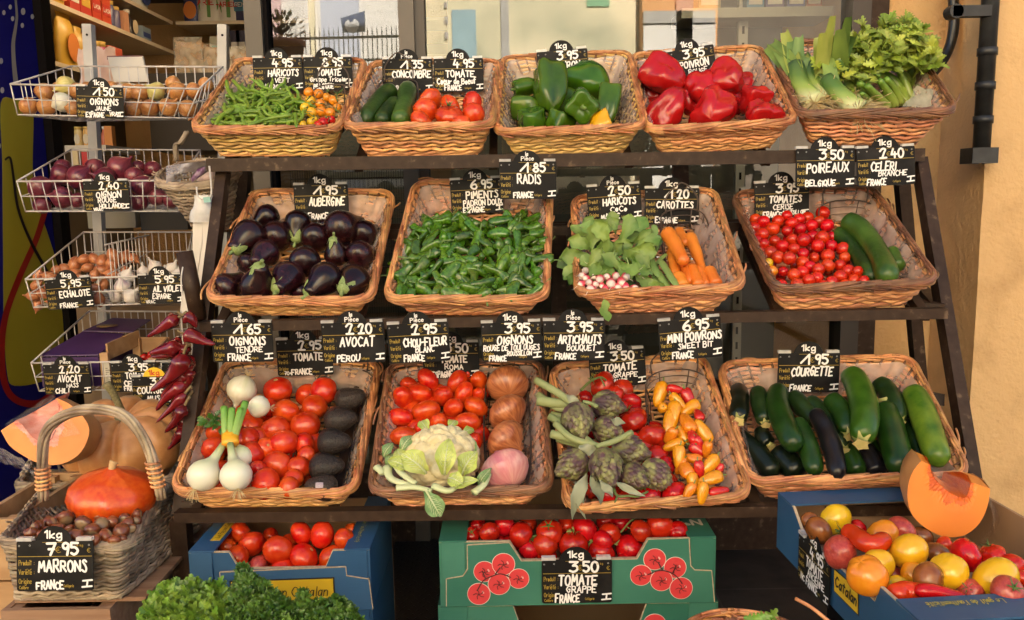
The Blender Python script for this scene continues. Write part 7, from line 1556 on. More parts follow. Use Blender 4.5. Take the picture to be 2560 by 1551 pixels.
# goods seen over the top wire basket: pink bag, white card
P = U(235, 165, 3.0); b = MB(); gx = np.linspace(-.055, .085, 10); gz = np.linspace(-.16, .06, 12)
b.grid(np.array([[(x*(1-.25*(z+.16)), .02*nz((x*30, 1, z*25)), z+(.02*nz((x*60, 2, 0)) if z > .04 else 0)) for x in gx] for z in gz])); b.xform(np.eye(3), P); solo('pink_bag', b, mat('pink_paper', (.55, .36, .28), (.66, .46, .38), rough=.5, scale=12), 'pale pink crumpled bag behind the steel post above the onions', 'bag', loc=P)
A, B, C, D = U(268, 141, 2.98), U(356, 140, 2.98), U(370, 205, 2.90), U(285, 205, 2.90); b = MB(); b.prism([A, B, C, D], (0, .01, 0)); cc = solo('price_card', b, mat('white_card', (.66, .60, .50), rough=.4), 'white card with dark red top edge leaning above the onion basket', 'card', smooth=False, loc=A)
b = MB(); b.prism([A+(0, -.002, .001), B+(0, -.002, .001), B+(0, -.004, -.012), A+(0, -.004, -.012)], (0, .001, 0)); wpart('edge_band', b, mat('card_maroon', (.10, .015, .03), rough=.35), cc, False)

# price signs on the rack
R_ = 2.43
sign((189, 215), (308, 219), R_, '1kg', '1 50', [L1('OIGNONS', .58, .30), L2('JAUNE', .33, .40), ('VRAC', .70, -.60, .085, .22)], ('ESPAGNE', .20, -.63, .09, .38), 'slate sign 1€50 oignons jaune on the topmost wire basket')
sign((206, 453), (320, 451), R_, '1kg', '2,40', [L1('OIGNON', .54, .28), ('ROUGE', .31, -.475, .10, .40), ('HOLLANDE', .33, -.60, .095, .54)], ('VRAC', .20, -.65, .05, .2), 'slate sign 2,40 oignon rouge on the second wire basket')
sign((110, 701), (225, 692), R_, '1kg', '5,95', [('ECHALOTE', .29, -.40, .13, .66)], O1('FRANCE', .38, .27), 'slate sign 5,95 échalote on the third wire basket')
sign((343, 689), (455, 685), R_, '1kg', '5 95', [('AIL VIOLET', .33, -.38, .12, .64)], ('ESPAGNE', .30, -.54, .095, .40), 'slate sign 5€95 ail violet in front of the garlic', extra=[('VRAC', .15, -.635, .07, .2)])
sign((106, 912), (223, 910), R_, 'piece', '2,20', [('AVOCAT', .30, -.385, .14, .50), ('HASS', .48, -.505, .085, .24)], O1('CHILI', .28, .23), 'slate sign 2,20 avocat hass on the lowest wire basket')
sign((276, 908), (390, 905), R_, '1kg', '3 95', [L1('TOMATE', .50, .31), ('CERISE', .27, -.52, .11, .42)], O1('FRANCE', .34, .26), 'slate sign 3€95 tomate cerise on the lowest wire basket')
sign((328, 943), (447, 940), 2.36, '1kg', '3 95', [('COURGE', .10, -.36, .14, .56), ('MUSCADE', .30, -.54, .12, .62)], None, 'slate sign courge muscade with yellow tab behind the big pumpkin', mark=False, yellow=True)
sign((402, 908), (515, 905), 2.45, None, '', [], None, 'dark slate sign mostly hidden behind the dried chillies', mark=False)

# hanging things on the stand's corner
HZ = mkz(380, 360, 2.987)
hc = U(*HZ(345, 215), 2.27); hk = pxm(hc, 1/HZ.s)
hb = thing('hanging_basket', 'grey wicker cone basket hanging at the stand corner with plastic inside', 'basket', loc=hc)
def sq(c, r, tilt): return [np.asarray(c)+np.array([x*r, y*r, y*r*tilt]) for x, y in ((-1, -1), (1, -1), (1, 1), (-1, 1))]
wicker(hb, sq((.025, .02, -.41*hk*1000*.001*1000/1000-.0), 1, 0) if False else sq((.03, .0, -430*hk), 120*hk, 0), sq((0, 0, 0), 285*hk, .34), .5, .5, 13, .0042, 7, 7, 5, 91, GREYW, GREYW, GREYW)
A = U(*HZ(185, 130), 2.20)-hc; q = [A, A+(0.0, .0, .04), U(*HZ(215, -10), 2.2)-hc, U(*HZ(260, -90), 2.22)-hc]; b = MB()
for i in range(4): b.tube(cr([p+(.0035*math.cos(i*1.57+j), .0035*math.sin(i*1.57+j), 0) for j, p in enumerate(q)], 5), .0042, 6)
part('wicker_handle', b, GREYW, hb)
pbg = thing('plastic_bag', 'clear plastic bag with violet and orange wrappers in the hanging grey basket', 'bag', loc=hc)
b = MB(); G = []
for v in np.linspace(0, 1, 8): G.append([U(*HZ(105+330*u, 165-45*u+(130-25*u)*v), 2.20-.03*math.sin(3*u+2*v)-.012*nz((u*5, v*4, 0)))-hc for u in np.linspace(0, 1, 12)])
b.grid(np.array(G)); part('film_pouch', b, filmmat('bag_film', .55, (.42, .40, .45), .15), pbg)
for nm, pl, m in (('violet_wrapper', [(290, 260), (340, 190), (390, 170), (400, 200), (360, 240), (300, 290)], mat('violet_wrap', (.12, .03, .12), (.4, .3, .4), rough=.3, scale=60)), ('orange_wrapper', [(370, 310), (400, 285), (455, 280), (455, 325), (380, 330)], mat('orange_wrap', (.60, .16, .03), rough=.3)), ('pale_wrapper', [(330, 270), (420, 205), (470, 215), (450, 280), (360, 300)], mat('pale_wrap', (.42, .30, .27), rough=.3))):
 b = MB(); b.prism([U(*HZ(x, y), 2.19)-hc for x, y in pl], (0, .006, .001)); part(nm, b, m, pbg)
ph = U(*HZ(380, 420), 2.13)
pg = thing('paper_bag_bundle', 'long bundle of white paper bags hanging from a white hook', 'paper bags', loc=ph)
PAPW = mat('white_paper', (.62, .57, .52), (.70, .65, .60), rough=.6, scale=5)
for i, pl in enumerate([[(315, 450), (450, 430), (440, 560), (400, 850), (366, 1050), (332, 1345), (215, 1270), (240, 1060), (302, 830), (306, 600)], [(330, 470), (385, 520), (370, 760), (330, 1000), (300, 1300), (270, 1290), (310, 900), (318, 620)], [(385, 520), (440, 560), (400, 850), (350, 1180), (330, 1330), (322, 1100), (375, 760)]]):
 b = MB(); b.prism([U(*HZ(x, y), 2.13-.006*i)-ph for x, y in pl], (.002*i, .010 if i == 0 else .004, 0)); part('folded_bag', b, PAPW, pg, False)
b = MB(); G = []
for v in np.linspace(0, 1, 8):
 yy = 385+200*v; ww = 70-10*math.sin(v*6)+10*v; G.append([U(*HZ(385-20*v+ww*math.cos(a)*(1+.12*nz((a*2, v*6, 1))), yy+14*nz((a*3, v*5, 4))), 2.115)-ph+(0, .016*math.sin(a), 0) for a in np.arange(0, 6.28, .45)])
b.grid(np.array(G), wu=True); part('crumpled_sleeve', b, filmmat('sleeve_film', .8, (.70, .68, .66), .25), pg)
b = MB(); b.prism([U(*HZ(x, y), 2.09)-ph for x, y in ((380, 400), (430, 395), (440, 435), (390, 440))], (0, .001, 0)); part('teal_print', b, mat('teal_print', (.25, .45, .40)), pg, False)
b = MB(); b.tube(cr([U(*HZ(x, y), 2.10)-ph for x, y in ((428, 165), (438, 260), (444, 370), (425, 400), (375, 412), (342, 390), (332, 320))], 5), .0024, 7); part('hook', b, WHITEW, pg)
A, B = U(461, 630, 1.98), U(497, 800, 1.97); b = MB(); b.tube([A, B], .0195, 20); solo('wooden_pole', b, BROWN, 'short dark brown round pole leaning at the stand corner beside the garlic sign', 'pole')
# string of dried chillies
CHZ = mkz(0, 700, 3.732); CY = 1.87
DCH = mat('dried_chilli_skin', (.115, .005, .008), (.20, .010, .012), rough=.2, coat=.5, scale=7, bump=.7, bscale=16, stretch=(1, 1, 1), bdist=.008, rnd=.2)
ch0 = U(*CHZ(1700, 400), CY); cs_ = thing('chilli_string', 'string of shiny dark red dried chillies hanging beside the pumpkin', 'chillies', loc=ch0)
r_ = random.Random(6)
for i, (pts, r) in enumerate([([(1665, 350), (1590, 395), (1480, 470), (1368, 535)], 58), ([(1720, 335), (1790, 370), (1835, 450)], 56), ([(1715, 500), (1790, 525), (1900, 570), (2010, 602)], 62), ([(1690, 625), (1590, 635), (1480, 665), (1392, 690)], 62), ([(1715, 690), (1680, 800), (1560, 930), (1400, 1045)], 78), ([(1740, 740), (1730, 880), (1640, 1000)], 64), ([(1725, 960), (1640, 1030), (1540, 1110), (1455, 1225)], 60), ([(1725, 1060), (1620, 1180), (1450, 1340)], 42), ([(1725, 1170), (1660, 1290), (1535, 1430)], 56), ([(1730, 1260), (1690, 1390), (1600, 1500)], 48), ([(1720, 1380), (1660, 1480), (1560, 1590)], 46), ([(1660, 640), (1540, 700), (1400, 720)], 50), ([(1740, 560), (1680, 620), (1590, 700), (1560, 740)], 44), ([(1760, 820), (1760, 930), (1720, 1050)], 50), ([(1690, 850), (1600, 960), (1500, 1100)], 46), ([(1750, 1000), (1700, 1120), (1600, 1280)], 46), ([(1700, 560), (1620, 590), (1500, 610)], 44)]+[([(1735, 600+85*j), (1690, 690+85*j), (1600-12*(j % 3), 790+88*j)], 46) for j in range(8)]+[([(1770, 700+130*j), (1775, 800+130*j), (1740, 900+130*j)], 44) for j in range(4)]):
 if i > 16: pts = [(x+r_.uniform(-15, 15), y) for x, y in pts]
 C = cr([U(*CHZ(x, y), CY-.012*(i % 3)+(.03 if i in (5, 11, 12) or i > 12 else 0))-ch0 for x, y in pts], 6); m_ = len(C); tt = np.linspace(0, 1, m_); rr = pxm(ch0, r/CHZ.s)*1.6
 R = rr*np.array([min(1, .35+t*4)*(1-max(0, t-.25)/.75*.82)*math.sqrt(max(.01, 1-max(0, (t-.93)/.07)**2)) for t in tt]); b = MB(); b.tube(C, R, 16, sx=.75)
 v = b.v[0].reshape(m_, 16, 3)
 for a in range(m_):
  for j in range(16): v[a, j] = C[a]+(v[a, j]-C[a])*(1+.22*nz((math.cos(j*.39)*1.6, math.sin(j*.39)*1.6, a*.16), 1.3, i))
 b.v[0] = v.reshape(-1, 3); o = part('chilli', b, DCH, cs_)
 s = MB(); d = unit(C[0]-C[2]); s.tube(cr([C[0]-d*.002, C[0]+d*.010, C[0]+d*.018+(.004, 0, .004)], 3), .0032, 6); part('stem', s, mat('dry_stem', (.16, .11, .05), (.25, .18, .08), rough=.7, scale=30), o)
b = MB(); b.tube(cr([U(*CHZ(x, y), CY+.005)-ch0 for x, y in ((1705, -120), (1690, 0), (1700, 150), (1690, 300), (1700, 480), (1720, 700), (1750, 900), (1730, 1150), (1725, 1400))], 5), .0016, 5); part('string', b, PAPW, cs_)

# pumpkins, chestnut basket, crates (bottom corner)
def xyz(A): return np.asarray(A, float)
mb0 = U(150, 1492, 1.56); bz = mb0[2]
base = [xyz(U(30, 1492, 1.55)), xyz(U(304, 1494, 1.55))]; base = [base[0]*[1, 1, 0]+[0, 0, bz], base[1]*[1, 1, 0]+[0, 0, bz]]
base += [base[1]+(.03, .36, 0), base[0]+(.01, .36, 0)]
rim = [xyz(U(0, 1356, 1.52)), xyz(U(312, 1366, 1.52)), xyz(U(428, 1212, 1.95)), xyz(U(112, 1218, 1.95))]
mbk = thing('handle_basket', 'weathered grey handle basket filled with chestnuts and a red squash', 'basket', loc=mb0)
wicker(mbk, [p-mb0 for p in base], [p-mb0 for p in rim], .02, .025, 14, .0042, 11, 15, 1, 55, GREYW, GREYW, GREYW, 1.1)
hp = [U(x, y, Yq)-mb0 for x, y, Yq in ((109, 1250, 1.74), (106, 1180, 1.735), (112, 1090, 1.73), (150, 1045, 1.725), (218, 1024, 1.72), (300, 1034, 1.72), (352, 1085, 1.72), (385, 1160, 1.725), (404, 1248, 1.73))]
C = cr(hp, 6); b = MB(); m_ = len(C)
for i in range(7):
 P = []
 for j, p in enumerate(C):
  a = 2*math.pi*i/6+j*.10; t = unit(C[min(j+1, m_-1)]-C[max(j-1, 0)]); n1 = np.array([0, 1.0, 0]); n2 = np.cross(t, n1); P.append(p+(n1*math.cos(a)+n2*math.sin(a))*(.0075 if i < 6 else 0))
 b.tube(np.array(P), .0044 if i < 6 else .006, 6)
part('handle_wicker', b, GREYW, mbk)
for e in (0, m_-1):
 b = MB(); p = C[e]; q = C[e+(8 if e == 0 else -8)]
 for i in range(6): c = p+(q-p)*(.30+.10*i); b.tube([c+.0142*np.array([math.cos(a), math.sin(a), 0]) for a in np.arange(0, 6.5, .5)], .0028, 5)
 part('binding_wicker', b, WICK, mbk)
at_z = lambda px, py, h: UZ(px, py, h)
RS = mat('red_squash_skin', (.60, .055, .006), (.68, .105, .010), rough=.28, scale=7, coat=.3, bump=.15, bscale=18, bdist=.004)
P = U(282, 1240, 1.74); s = pxm(P, 104)
sq_ = lathe([(.001, -.62), (.3, -.66), (.68, -.55), (.93, -.25), (1, .02), (.93, .28), (.74, .44), (.48, .55), (.26, .63), (.14, .70), (.08, .72)], 44, lambda th, t, r, z: (r*(1+.02*math.cos(9*th)+.03*nz((math.cos(th), math.sin(th), z), 1.1)), z))
o = inst('red_squash', sq_.mesh('red_squash', RS), P, zrot((.10, -.10, 1)), s, 'bright red orange squash sitting in the chestnut basket', 'squash')
b = MB(); b.tube(cr([(0, 0, .68), (.02, 0, .80), (.06, .01, .87)], 3), [.10, .09, .085, .09, .095, .10, .12], 8); part('stem', b, mat('cork_stem', (.50, .32, .14), (.60, .42, .22), rough=.8, scale=40), o)
CHN = gradmat('chestnut_shell', [(0, (.36, .24, .13)), (.15, (.32, .20, .10)), (.22, (.17, .040, .012)), (1, (.24, .065, .022))], axis=2, rough=.28, noise_amt=.14, nscale=20, coat=.3, rnd=.3)
ME['chestnut'] = [lathe([(.001, -.62), (.45, -.6), (.82, -.38), (1, -.02), (.92, .35), (.62, .66), (.28, .84), (.08, .98), (.001, 1.06)], 20, lambda th, t, r, z: (r*(1+.08*math.cos(2*th+i))*(1+.05*nz((math.cos(th), math.sin(th), z), 1.3, i)), z)).mesh('chestnut', CHN) for i in range(3)]
r_ = random.Random(8)
cn = [(660, 470, 84), (840, 520, 80), (520, 520, 82), (400, 545, 64), (590, 590, 82), (700, 575, 48), (765, 640, 74), (930, 605, 88), (1020, 535, 84), (1070, 645, 84), (1130, 505, 64), (1220, 600, 84), (1250, 480, 62), (1290, 530, 72), (880, 450, 66), (1000, 450, 58), (1385, 435, 62), (1375, 495, 48), (1150, 695, 60), (310, 612, 64), (1320, 570, 52), (470, 600, 56), (640, 650, 56), (430, 640, 60), (750, 455, 52), (560, 660, 60), (860, 690, 58), (960, 690, 60), (1230, 680, 50), (350, 560, 52)]
balls(at_z, ZQ, [(x, y, r*1.04, 'chestnut', dict(h=rim[0][2]-.012+.018*r_.random())) for x, y, r in cn], 'chestnut', 'chestnut', 'glossy chestnut', 'chestnuts in the grey handle basket', .55, ref='basket wall', gap=38, scar=0, k=.78)
low = [(x, y, 70, 'chestnut', dict(h=rim[0][2]-.05)) for x, y in darts([(330, 560), (700, 440), (1400, 420), (1250, 700), (250, 690)], 110, 40, 3)]
balls(at_z, ZQ, low, 'chestnut', 'chestnut', '', 'chestnuts deeper in the grey handle basket', .5, label='glossy chestnut deep under the top layer of the grey handle basket', scar=0)
sign((41, 1353), (233, 1351), 1.500, '1kg', '7 95', [('MARRONS', .29, -.40, .14, .62)], O1('FRANCE', .35, .26), 'slate sign 7€95 marrons on the front of the chestnut basket', lean=.14)
OLDW = mat('old_crate_wood', (.22, .115, .065), (.36, .22, .14), rough=.7, scale=5, detail=8, stretch=(.5, 7, 7), bump=.5, bscale=14, bstretch=(.5, 9, 9), isl=.15)
def crate(A, ex_len, d, h, label, nb=2, m=OLDW):
 """A: front top corner toward -x"""
 t_ = thing('wooden_crate', label, 'crate', 'wooden crates on the ground', loc=A)
 for nm, c, s in (('front_board', 0, 1), ('back_board', d, 1)):
  for i in range(nb):
   b = MB(); hz = h/nb-.006; b.box((ex_len/2, c, -hz/2-i*(hz+.006)), (ex_len, .011, hz)); part(nm, b, m, t_, False)
 for x in (0.006, ex_len-.006):
  for i in range(nb):
   b = MB(); hz = h/nb-.006; b.box((x, d/2, -hz/2-i*(hz+.006)), (.011, d-.0115, hz)); part('side_board', b, m, t_, False)
 for x in (.02, ex_len-.02):
  for y in (.018, d-.018): b = MB(); b.box((x, y, -h/2-.003), (.022, .022, h)); part('corner_post', b, m, t_, False)
 return t_
ct0 = U(4, 1512, 1.535); ct0[2] = bz-.012; ct1 = U(277, 1512, 1.535)
crate(ct0, ct1[0]-ct0[0], .42, ct0[2]-.0, 'reddish brown wooden crate under the chestnut basket', 3)
A = U(-70, 1298, 1.72); crate(np.array([A[0], 1.72, A[2]]), U(44, 1298, 1.72)[0]-A[0], .3, A[2], 'pale wooden crate at the picture edge behind the chestnut basket', 4, WOOD)
b = MB(); b.box((ct0[0]+.14, 1.75, bz-.008), (.26, .38, .008)); solo('crate_board', b, OLDW, 'flat board lying on the crate under the chestnut basket', 'board', smooth=False)
# basket behind with the pumpkin
pk0 = U(255, 1240, 2.2); zb = pk0[2]-.03
rm = [U(40, 1222, 2.0), U(470, 1196, 2.0), U(500, 1110, 2.5), U(90, 1130, 2.5)]
pkb = thing('round_basket', 'grey wicker basket behind the chestnuts carrying the ribbed pumpkin', 'basket', loc=pk0)
wicker(pkb, [np.array([p[0]*.92-.02, 2.03 if i < 2 else 2.40, zb-.10])-pk0 for i, p in enumerate(rm)], [p-pk0 for p in rm], .05, .06, 8, .0058, 11, 9, 2, 66, GREYW, GREYW, GREYW, 1.3)
cr2 = MB(); cr2.box((pk0[0], 2.22, (zb-.11)/2), (.45, .4, zb-.115)); solo('storage_carton', cr2, mat('dark_carton', (.06, .04, .025), rough=.8), 'dark carton under the pumpkin basket', 'carton', smooth=False)
PUM = mat('musk_pumpkin_skin', (.56, .235, .078), (.72, .36, .145), rough=.42, scale=4, detail=6, coat=.12, bump=.1, bscale=60, third=(.5, (.64, .30, .11)))
P = U(310, 1112, 2.15); s = pxm(P, 146)
def pmod(th, t, r, z):
 k = abs(math.cos(4.5*th+.4)); rib = 1-.16*(1-k)**2.2
 return r*rib*(1+.03*nz((math.cos(th), math.sin(th), z), 1.2)), z*(1-.12*(1-k)**2*(z > 0))
pr = [(.001, -.52), (.4, -.56), (.8, -.42), (.98, -.1), (1, .12), (.93, .36), (.74, .56), (.48, .64), (.26, .60), (.12, .53), (.001, .52)]
o = inst('pumpkin', lathe(pr, 120, pmod).mesh('pumpkin', PUM), P, zrot(unit(np.array([.12, -.22, 1]))), s, 'large ribbed tan pumpkin with dry stem behind the basket handle', 'pumpkin')
b = MB(); b.tube(cr([(0, 0, .48), (-.02, .02, .68), (-.10, .05, .95), (-.20, .08, 1.15)], 4), [.16, .12, .085, .07, .065, .062, .06, .06, .06, .062, .064, .07, .075], 9); part('stem', b, mat('pumpkin_stem', (.16, .14, .06), (.28, .24, .12), rough=.7, scale=30, bump=.5, bscale=60), o)
FLESH = mat('squash_flesh', (.64, .165, .010), (.72, .215, .018), rough=.4, scale=7, sss=0); FLESH_P = mat('squash_flesh_pale', (.66, .18, .022), (.74, .25, .045), rough=.4, scale=9)
PULP = mat('squash_pulp', (.52, .07, .006), (.70, .16, .015), rough=.5, scale=18, stretch=(1, 1, 5), bump=.6, bscale=40, bdist=.003); PULPP = mat('pink_pulp', (.60, .13, .07), (.74, .36, .28), rough=.35, scale=14, stretch=(1, 1, 4), bump=.5, bscale=40, bdist=.003)
CLING = filmmat('cling_film', .06, (.75, .72, .72), .10)
def slice_(name, zt, outer, inner, Y, back, m_f, m_s, m_p, label, group, film, shift=(0, 0), lean=0.0):
 n = 30
 def rs(p):
  C = cr([(x, y, 0) for x, y in p], 8)[:, :2]; L = np.concatenate([[0], np.cumsum(np.linalg.norm(np.diff(C, axis=0), axis=1))]); t = np.linspace(0, L[-1], n); return np.stack([np.interp(t, L, C[:, i]) for i in (0, 1)], 1)
 O, I = rs(outer), rs(inner); yc = np.mean(O[:, 1])
 f = lambda q, dy: U(*zt(*q), Y+lean*(yc-q[1])/zt.s*Y/F+dy)
 base = f(O.mean(0), back/2); t_ = thing(name, label, 'squash slice', group, loc=base); cen = O.mean(0)
 OF = np.array([f(q, 0) for q in O])-base; IF = np.array([f(q, 0) for q in I])-base
 sh = np.array([shift[0], back, shift[1]]); ctr = OF.mean(0)
 b = MB(); nn = 26; TT = np.linspace(0, 1, nn); k2 = 6; I2 = np.array([np.interp(np.linspace(0, n-1, n*k2), range(n), IF[:, c]) for c in range(3)]).T; O2 = np.array([np.interp(np.linspace(0, n-1, n*k2), range(n), OF[:, c]) for c in range(3)]).T
 G = np.array([[i+(o-i)*t+np.array([0, .004*max(0, .4-t)*(1+2*nz((a*.25, t*14, 1)))*(1 if t < .4 else 0), 0])+(o-i)*(.025*nz((a*.3, 3, 2)) if t == 0 else 0) for t in TT] for a, (i, o) in enumerate(zip(I2, O2))]); b.grid(G)
 for a in range(n*k2-1):
  for c in range(nn-1): b.mi[a*(nn-1)+c] = 1 if TT[c] < .19+.14*nz((a*.05, 2, 5))+.05*nz((a*.4, TT[c]*3, 9)) else 0
 part('flesh', b, [m_f, m_p], t_)
 b = MB(); G = np.array([[o, ctr+(o-ctr)*1.03+sh*.35, ctr+(o-ctr)*.95+sh*.75, ctr+(o-ctr)*.72+sh] for o in OF]); b.grid(G); part('rind', b, m_s, t_)
 fill = 'pumpkin' in name; ch = lambda a: IF[0]+(IF[-1]-IF[0])*a
 b = MB(); G = np.array([[p+(ch(k_/(n-1))-p)*t+np.array([0, back*.55*math.sin(t*2.2), 0]) for t in np.linspace(0, 1, 4)] for k_, p in enumerate(IF)]) if fill else np.array([[i, i+sh*.25+(ctr-i)*-.05, i+sh*.55+(ctr-i)*.02, ctr+(i-ctr)*.6+sh*.95] for i in IF])
 for a in range(G.shape[0]):
  for c in range(1, 4): G[a, c] += .004*nz(G[a, c], 60)
 b.grid(G); part('pulp', b, m_p, t_)
 for e in (0, -1):
  b = MB(); b.grid(np.array([[IF[e], OF[e]], [IF[e]+sh*.5, ctr+(OF[e]-ctr)*.98+sh*.55]])); part('cut_end', b, m_f, t_)
 b = MB(); G = []
 for q in film: G.append([f(p[:2], p[2])-base+.004*np.array([nz((p[0]*.03, p[1]*.03, 1)), nz((p[0]*.03, p[1]*.03, 2)), nz((p[0]*.03, p[1]*.03, 3))]) for p in q])
 b.grid(np.array(G)); part('cling_film', b, CLING, t_); return t_
def lerp2(P, Q, n, d0, d1): return [(P[0]+(Q[0]-P[0])*t, P[1]+(Q[1]-P[1])*t, d0+(d1-d0)*t) for t in np.linspace(0, 1, n)]
slice_('pumpkin_slice', ZM, [(5, 275), (60, 370), (140, 430), (230, 478), (320, 497), (420, 482), (510, 425), (560, 340), (574, 270), (555, 215), (500, 150), (440, 100), (370, 68)], [(105, 208), (145, 240), (180, 285), (220, 325), (265, 350), (310, 345), (345, 300), (362, 250), (372, 200), (378, 160), (376, 125), (368, 95), (352, 72)], 1.90, .12, FLESH_P, PUM, PULPP,
       'cut pumpkin slice with pink pulp wrapped in film beside the fridge', 'squash slices', [lerp2((20+40*i, 240-25*i), (330+24*i, 330-4*i), 10, -.006, -.006) for i in range(9)], shift=(-.015, -.035), lean=.35)
ps = bpy.data.objects['pumpkin_slice']; pl = np.array(ps.location)
b = MB(); G = []
for v in np.linspace(0, 1, 10): G.append([U(*ZM(-20+250*u+10*nz((u*9, v*9, 1)), 330+150*u*(1-.2*v)+(40+100*v)*(1-.25*u)+22*nz((u*7, v*6, 3))), 1.92+.05*v*nz((u*6, v*5, 7)))-pl for u in np.linspace(0, 1, 14)])
b.grid(np.array(G)); part('crumpled_film', b, filmmat('crumpled_film', .3, (.50, .45, .47), .12), ps)

# cardboard produce boxes
CBL = mat('blue_card', (.017, .072, .17), (.045, .125, .25), rough=.5, scale=3, detail=8, pos=(.45, .8), bump=.35, bscale=70, bstretch=(.3, .3, 6), bdist=.0012); CGR = mat('green_card', (.024, .135, .090), (.055, .20, .14), rough=.5, scale=3, detail=8, pos=(.45, .8), bump=.3, bscale=70, bstretch=(.3, .3, 6), bdist=.0012)
CBI = mat('brown_card', (.33, .20, .11), (.38, .24, .135), rough=.75, scale=4, bump=.25, bscale=60, bstretch=(6, 6, .3), bdist=.001); CED = mat('card_edge', (.38, .28, .18), (.50, .40, .28), rough=.8, scale=120)
YLAB = mat('yellow_label', (.66, .42, .02), rough=.45); BLAB_ = mat('label_black', (.015, .012, .01)); YTX = mat('yellow_print', (.42, .38, .06))
def card_box(A, ex, ey, W, D, h, m, label, cut, fw=.065, tabs=True, low=None, group='cardboard produce boxes'):
 """A: outer front top corner; ex along the front, ey into the box; cut=(u0,u1,u2,u3,drop): notch of the front panel"""
 ex, ey = unit(ex), unit(ey); ez = np.array([0, 0, 1.0]); t_ = thing('produce_box', label, 'box', group, loc=A)
 Rm = np.stack([ex, ey, ez], 1); t_.matrix_basis = Matrix.Translation(V3(A)) @ Matrix(Rm.tolist()).to_4x4(); th = .006
 u0, u1, u2, u3, dr = cut
 fp = [(0, 0, -h), (W, 0, -h), (W, 0, 0), (u3, 0, 0), (u2, 0, -dr), (u1, 0, -dr), (u0, 0, 0), (0, 0, 0)]
 b = MB(); b.prism(fp, (0, th, 0)); part('front_panel', b, m, t_, False)
 e = MB()
 for p, q in zip(fp[2:], fp[3:]): p = np.array(p)+(0, th/2, 0.0012); q = np.array(q)+(0, th/2, .0012); e.beam(p, q, th*.9, .002, (0, 1, 0) if abs(p[0]-q[0]) < 1e-6 else (0, 0, 1))
 part('torn_edge_trim', e, CED, t_, False)
 b = MB(); b.box((W/2, D-th/2, -h/2), (W, th, h)); part('back_panel', b, CBI, t_, False)
 for x in (th/2, W-th/2): b = MB(); b.box((x, D/2, -h/2-.0005), (th, D-2*th-.001, h-.002)); part('side_panel', b, m, t_, False)
 b = MB(); b.box((th+.0015, D/2, -h/2), (.002, D-2*th-.004, h-.01)); b.box((W-th-.0015, D/2, -h/2), (.002, D-2*th-.004, h-.01)); b.box((W/2, th+.0015, -(h+dr)/2), (W-2*th-.006, .002, h-dr-.01)); part('inner_lining_panel', b, CBI, t_, False)
 b = MB(); b.box((W/2, D/2, -h+.005), (W-2*th-.006, D-2*th-.006, .005)); part('base', b, CBI, t_, False)
 for x in (fw/2, W-fw/2): b = MB(); b.box((x, D/2-.002, .0025), (fw, D-.004, .0035)); part('top_flap', b, m, t_, False)
 if tabs:
  for x0 in (.006, W-fw+.004):
   w_ = fw-.010; q = [(x0, -.0035, .002), (x0+w_, -.0035, .002), (x0+w_, -.0035, -h*.50), (x0+w_-.012, -.0035, -h*.56), (x0+.006, -.0035, -h*.57), (x0, -.0035, -h*.52)]
   b = MB(); b.prism(q, (0, .0025, 0)); part('folded_tab', b, m, t_, False)
 if low:
  q = [(x, -.0045, z) for x, z in low]; b = MB(); b.prism(q, (0, .003, 0)); part('outer_panel', b, m, t_, False)
  e = MB()
  for p, r in zip(q[:-1], q[1:]): e.beam(np.array(p)+(0, .001, .0006), np.array(r)+(0, .001, .0006), .0035, .0018, (0, 1, 0) if abs(p[0]-r[0]) < .002 else (0, 0, 1))
  part('outer_edge_trim', e, CED, t_, False)
 return t_
def plate(t_, nm, pts, m, lift, th=.0006):
 b = MB(); b.prism([(x, -lift, z) for x, z in pts], (0, th, 0)); return part(nm, b, m, t_, False)
def write(t_, txt, o, eu, ev, cap, wd, m, width=None, slant=.15, parent=None):
 k = Ink(4); k.text(txt, 0, 0, cap, wd, width=width, slant=slant); eu, ev = np.asarray(eu, float), np.asarray(ev, float); part('lettering', k.place(o, eu, ev, np.cross(eu, ev)), m, parent or t_, False)
# centre-left blue box of tomatoes, and the one beneath
A = U(471, 1384, 1.62); B = U(924, 1374, 1.62); W_ = float(np.linalg.norm(B-A)); h_ = float(A[2]-U(471, 1530, 1.62)[2]); ex = unit((B-A)*[1, 1, 0])
def xp(px): return (px-471)/453*W_
bb = card_box(A, ex, (-ex[1], ex[0], 0), W_, .30, h_, CBL, 'blue cardboard box of round tomatoes under the stand, upper of two', (xp(572), xp(594), xp(812), xp(832), .036), xp(535), low=[(xp(549), -h_+.001), (xp(549), -.040), (xp(862), -.033), (xp(864), -.052), (xp(920), -.060), (xp(927), -h_+.001)])
L0_, L1_ = xp(571), xp(834); z0, z1 = -.058, -h_+.012
plate(bb, 'label_border', [(L0_, z1), (L1_, z1+.004), (L1_, z0+.004), (L0_, z0)], BLAB_, .0052); q_ = plate(bb, 'label', [(L0_+.003, z1+.003), (L1_-.003, z1+.007), (L1_-.003, z0+.001), (L0_+.003, z0-.003)], YLAB, .0058)
write(bb, 'Le Paysan Catalan', (L0_+.014, -.0066, (z0+z1)/2-.008), (1, 0, 0.01), (0, 0, 1), .020, .0018, BLAB_, L1_-L0_-.03)
b = MB(); b.box((xp(516), .115, .0048), (.020, .125, .001)); part('flap_label', b, YLAB, bb, False); write(bb, 'Le Paysan Catalan', (xp(516)+.005, .062, .0055), (0, 1, 0), (-1, 0, 0), .009, .0011, BLAB_, .10)
write(bb, "Le goût de l'authenticité", (xp(880), .20, .0048), (0, -1, 0), (1, 0, 0), .009, .0010, YTX, .17)
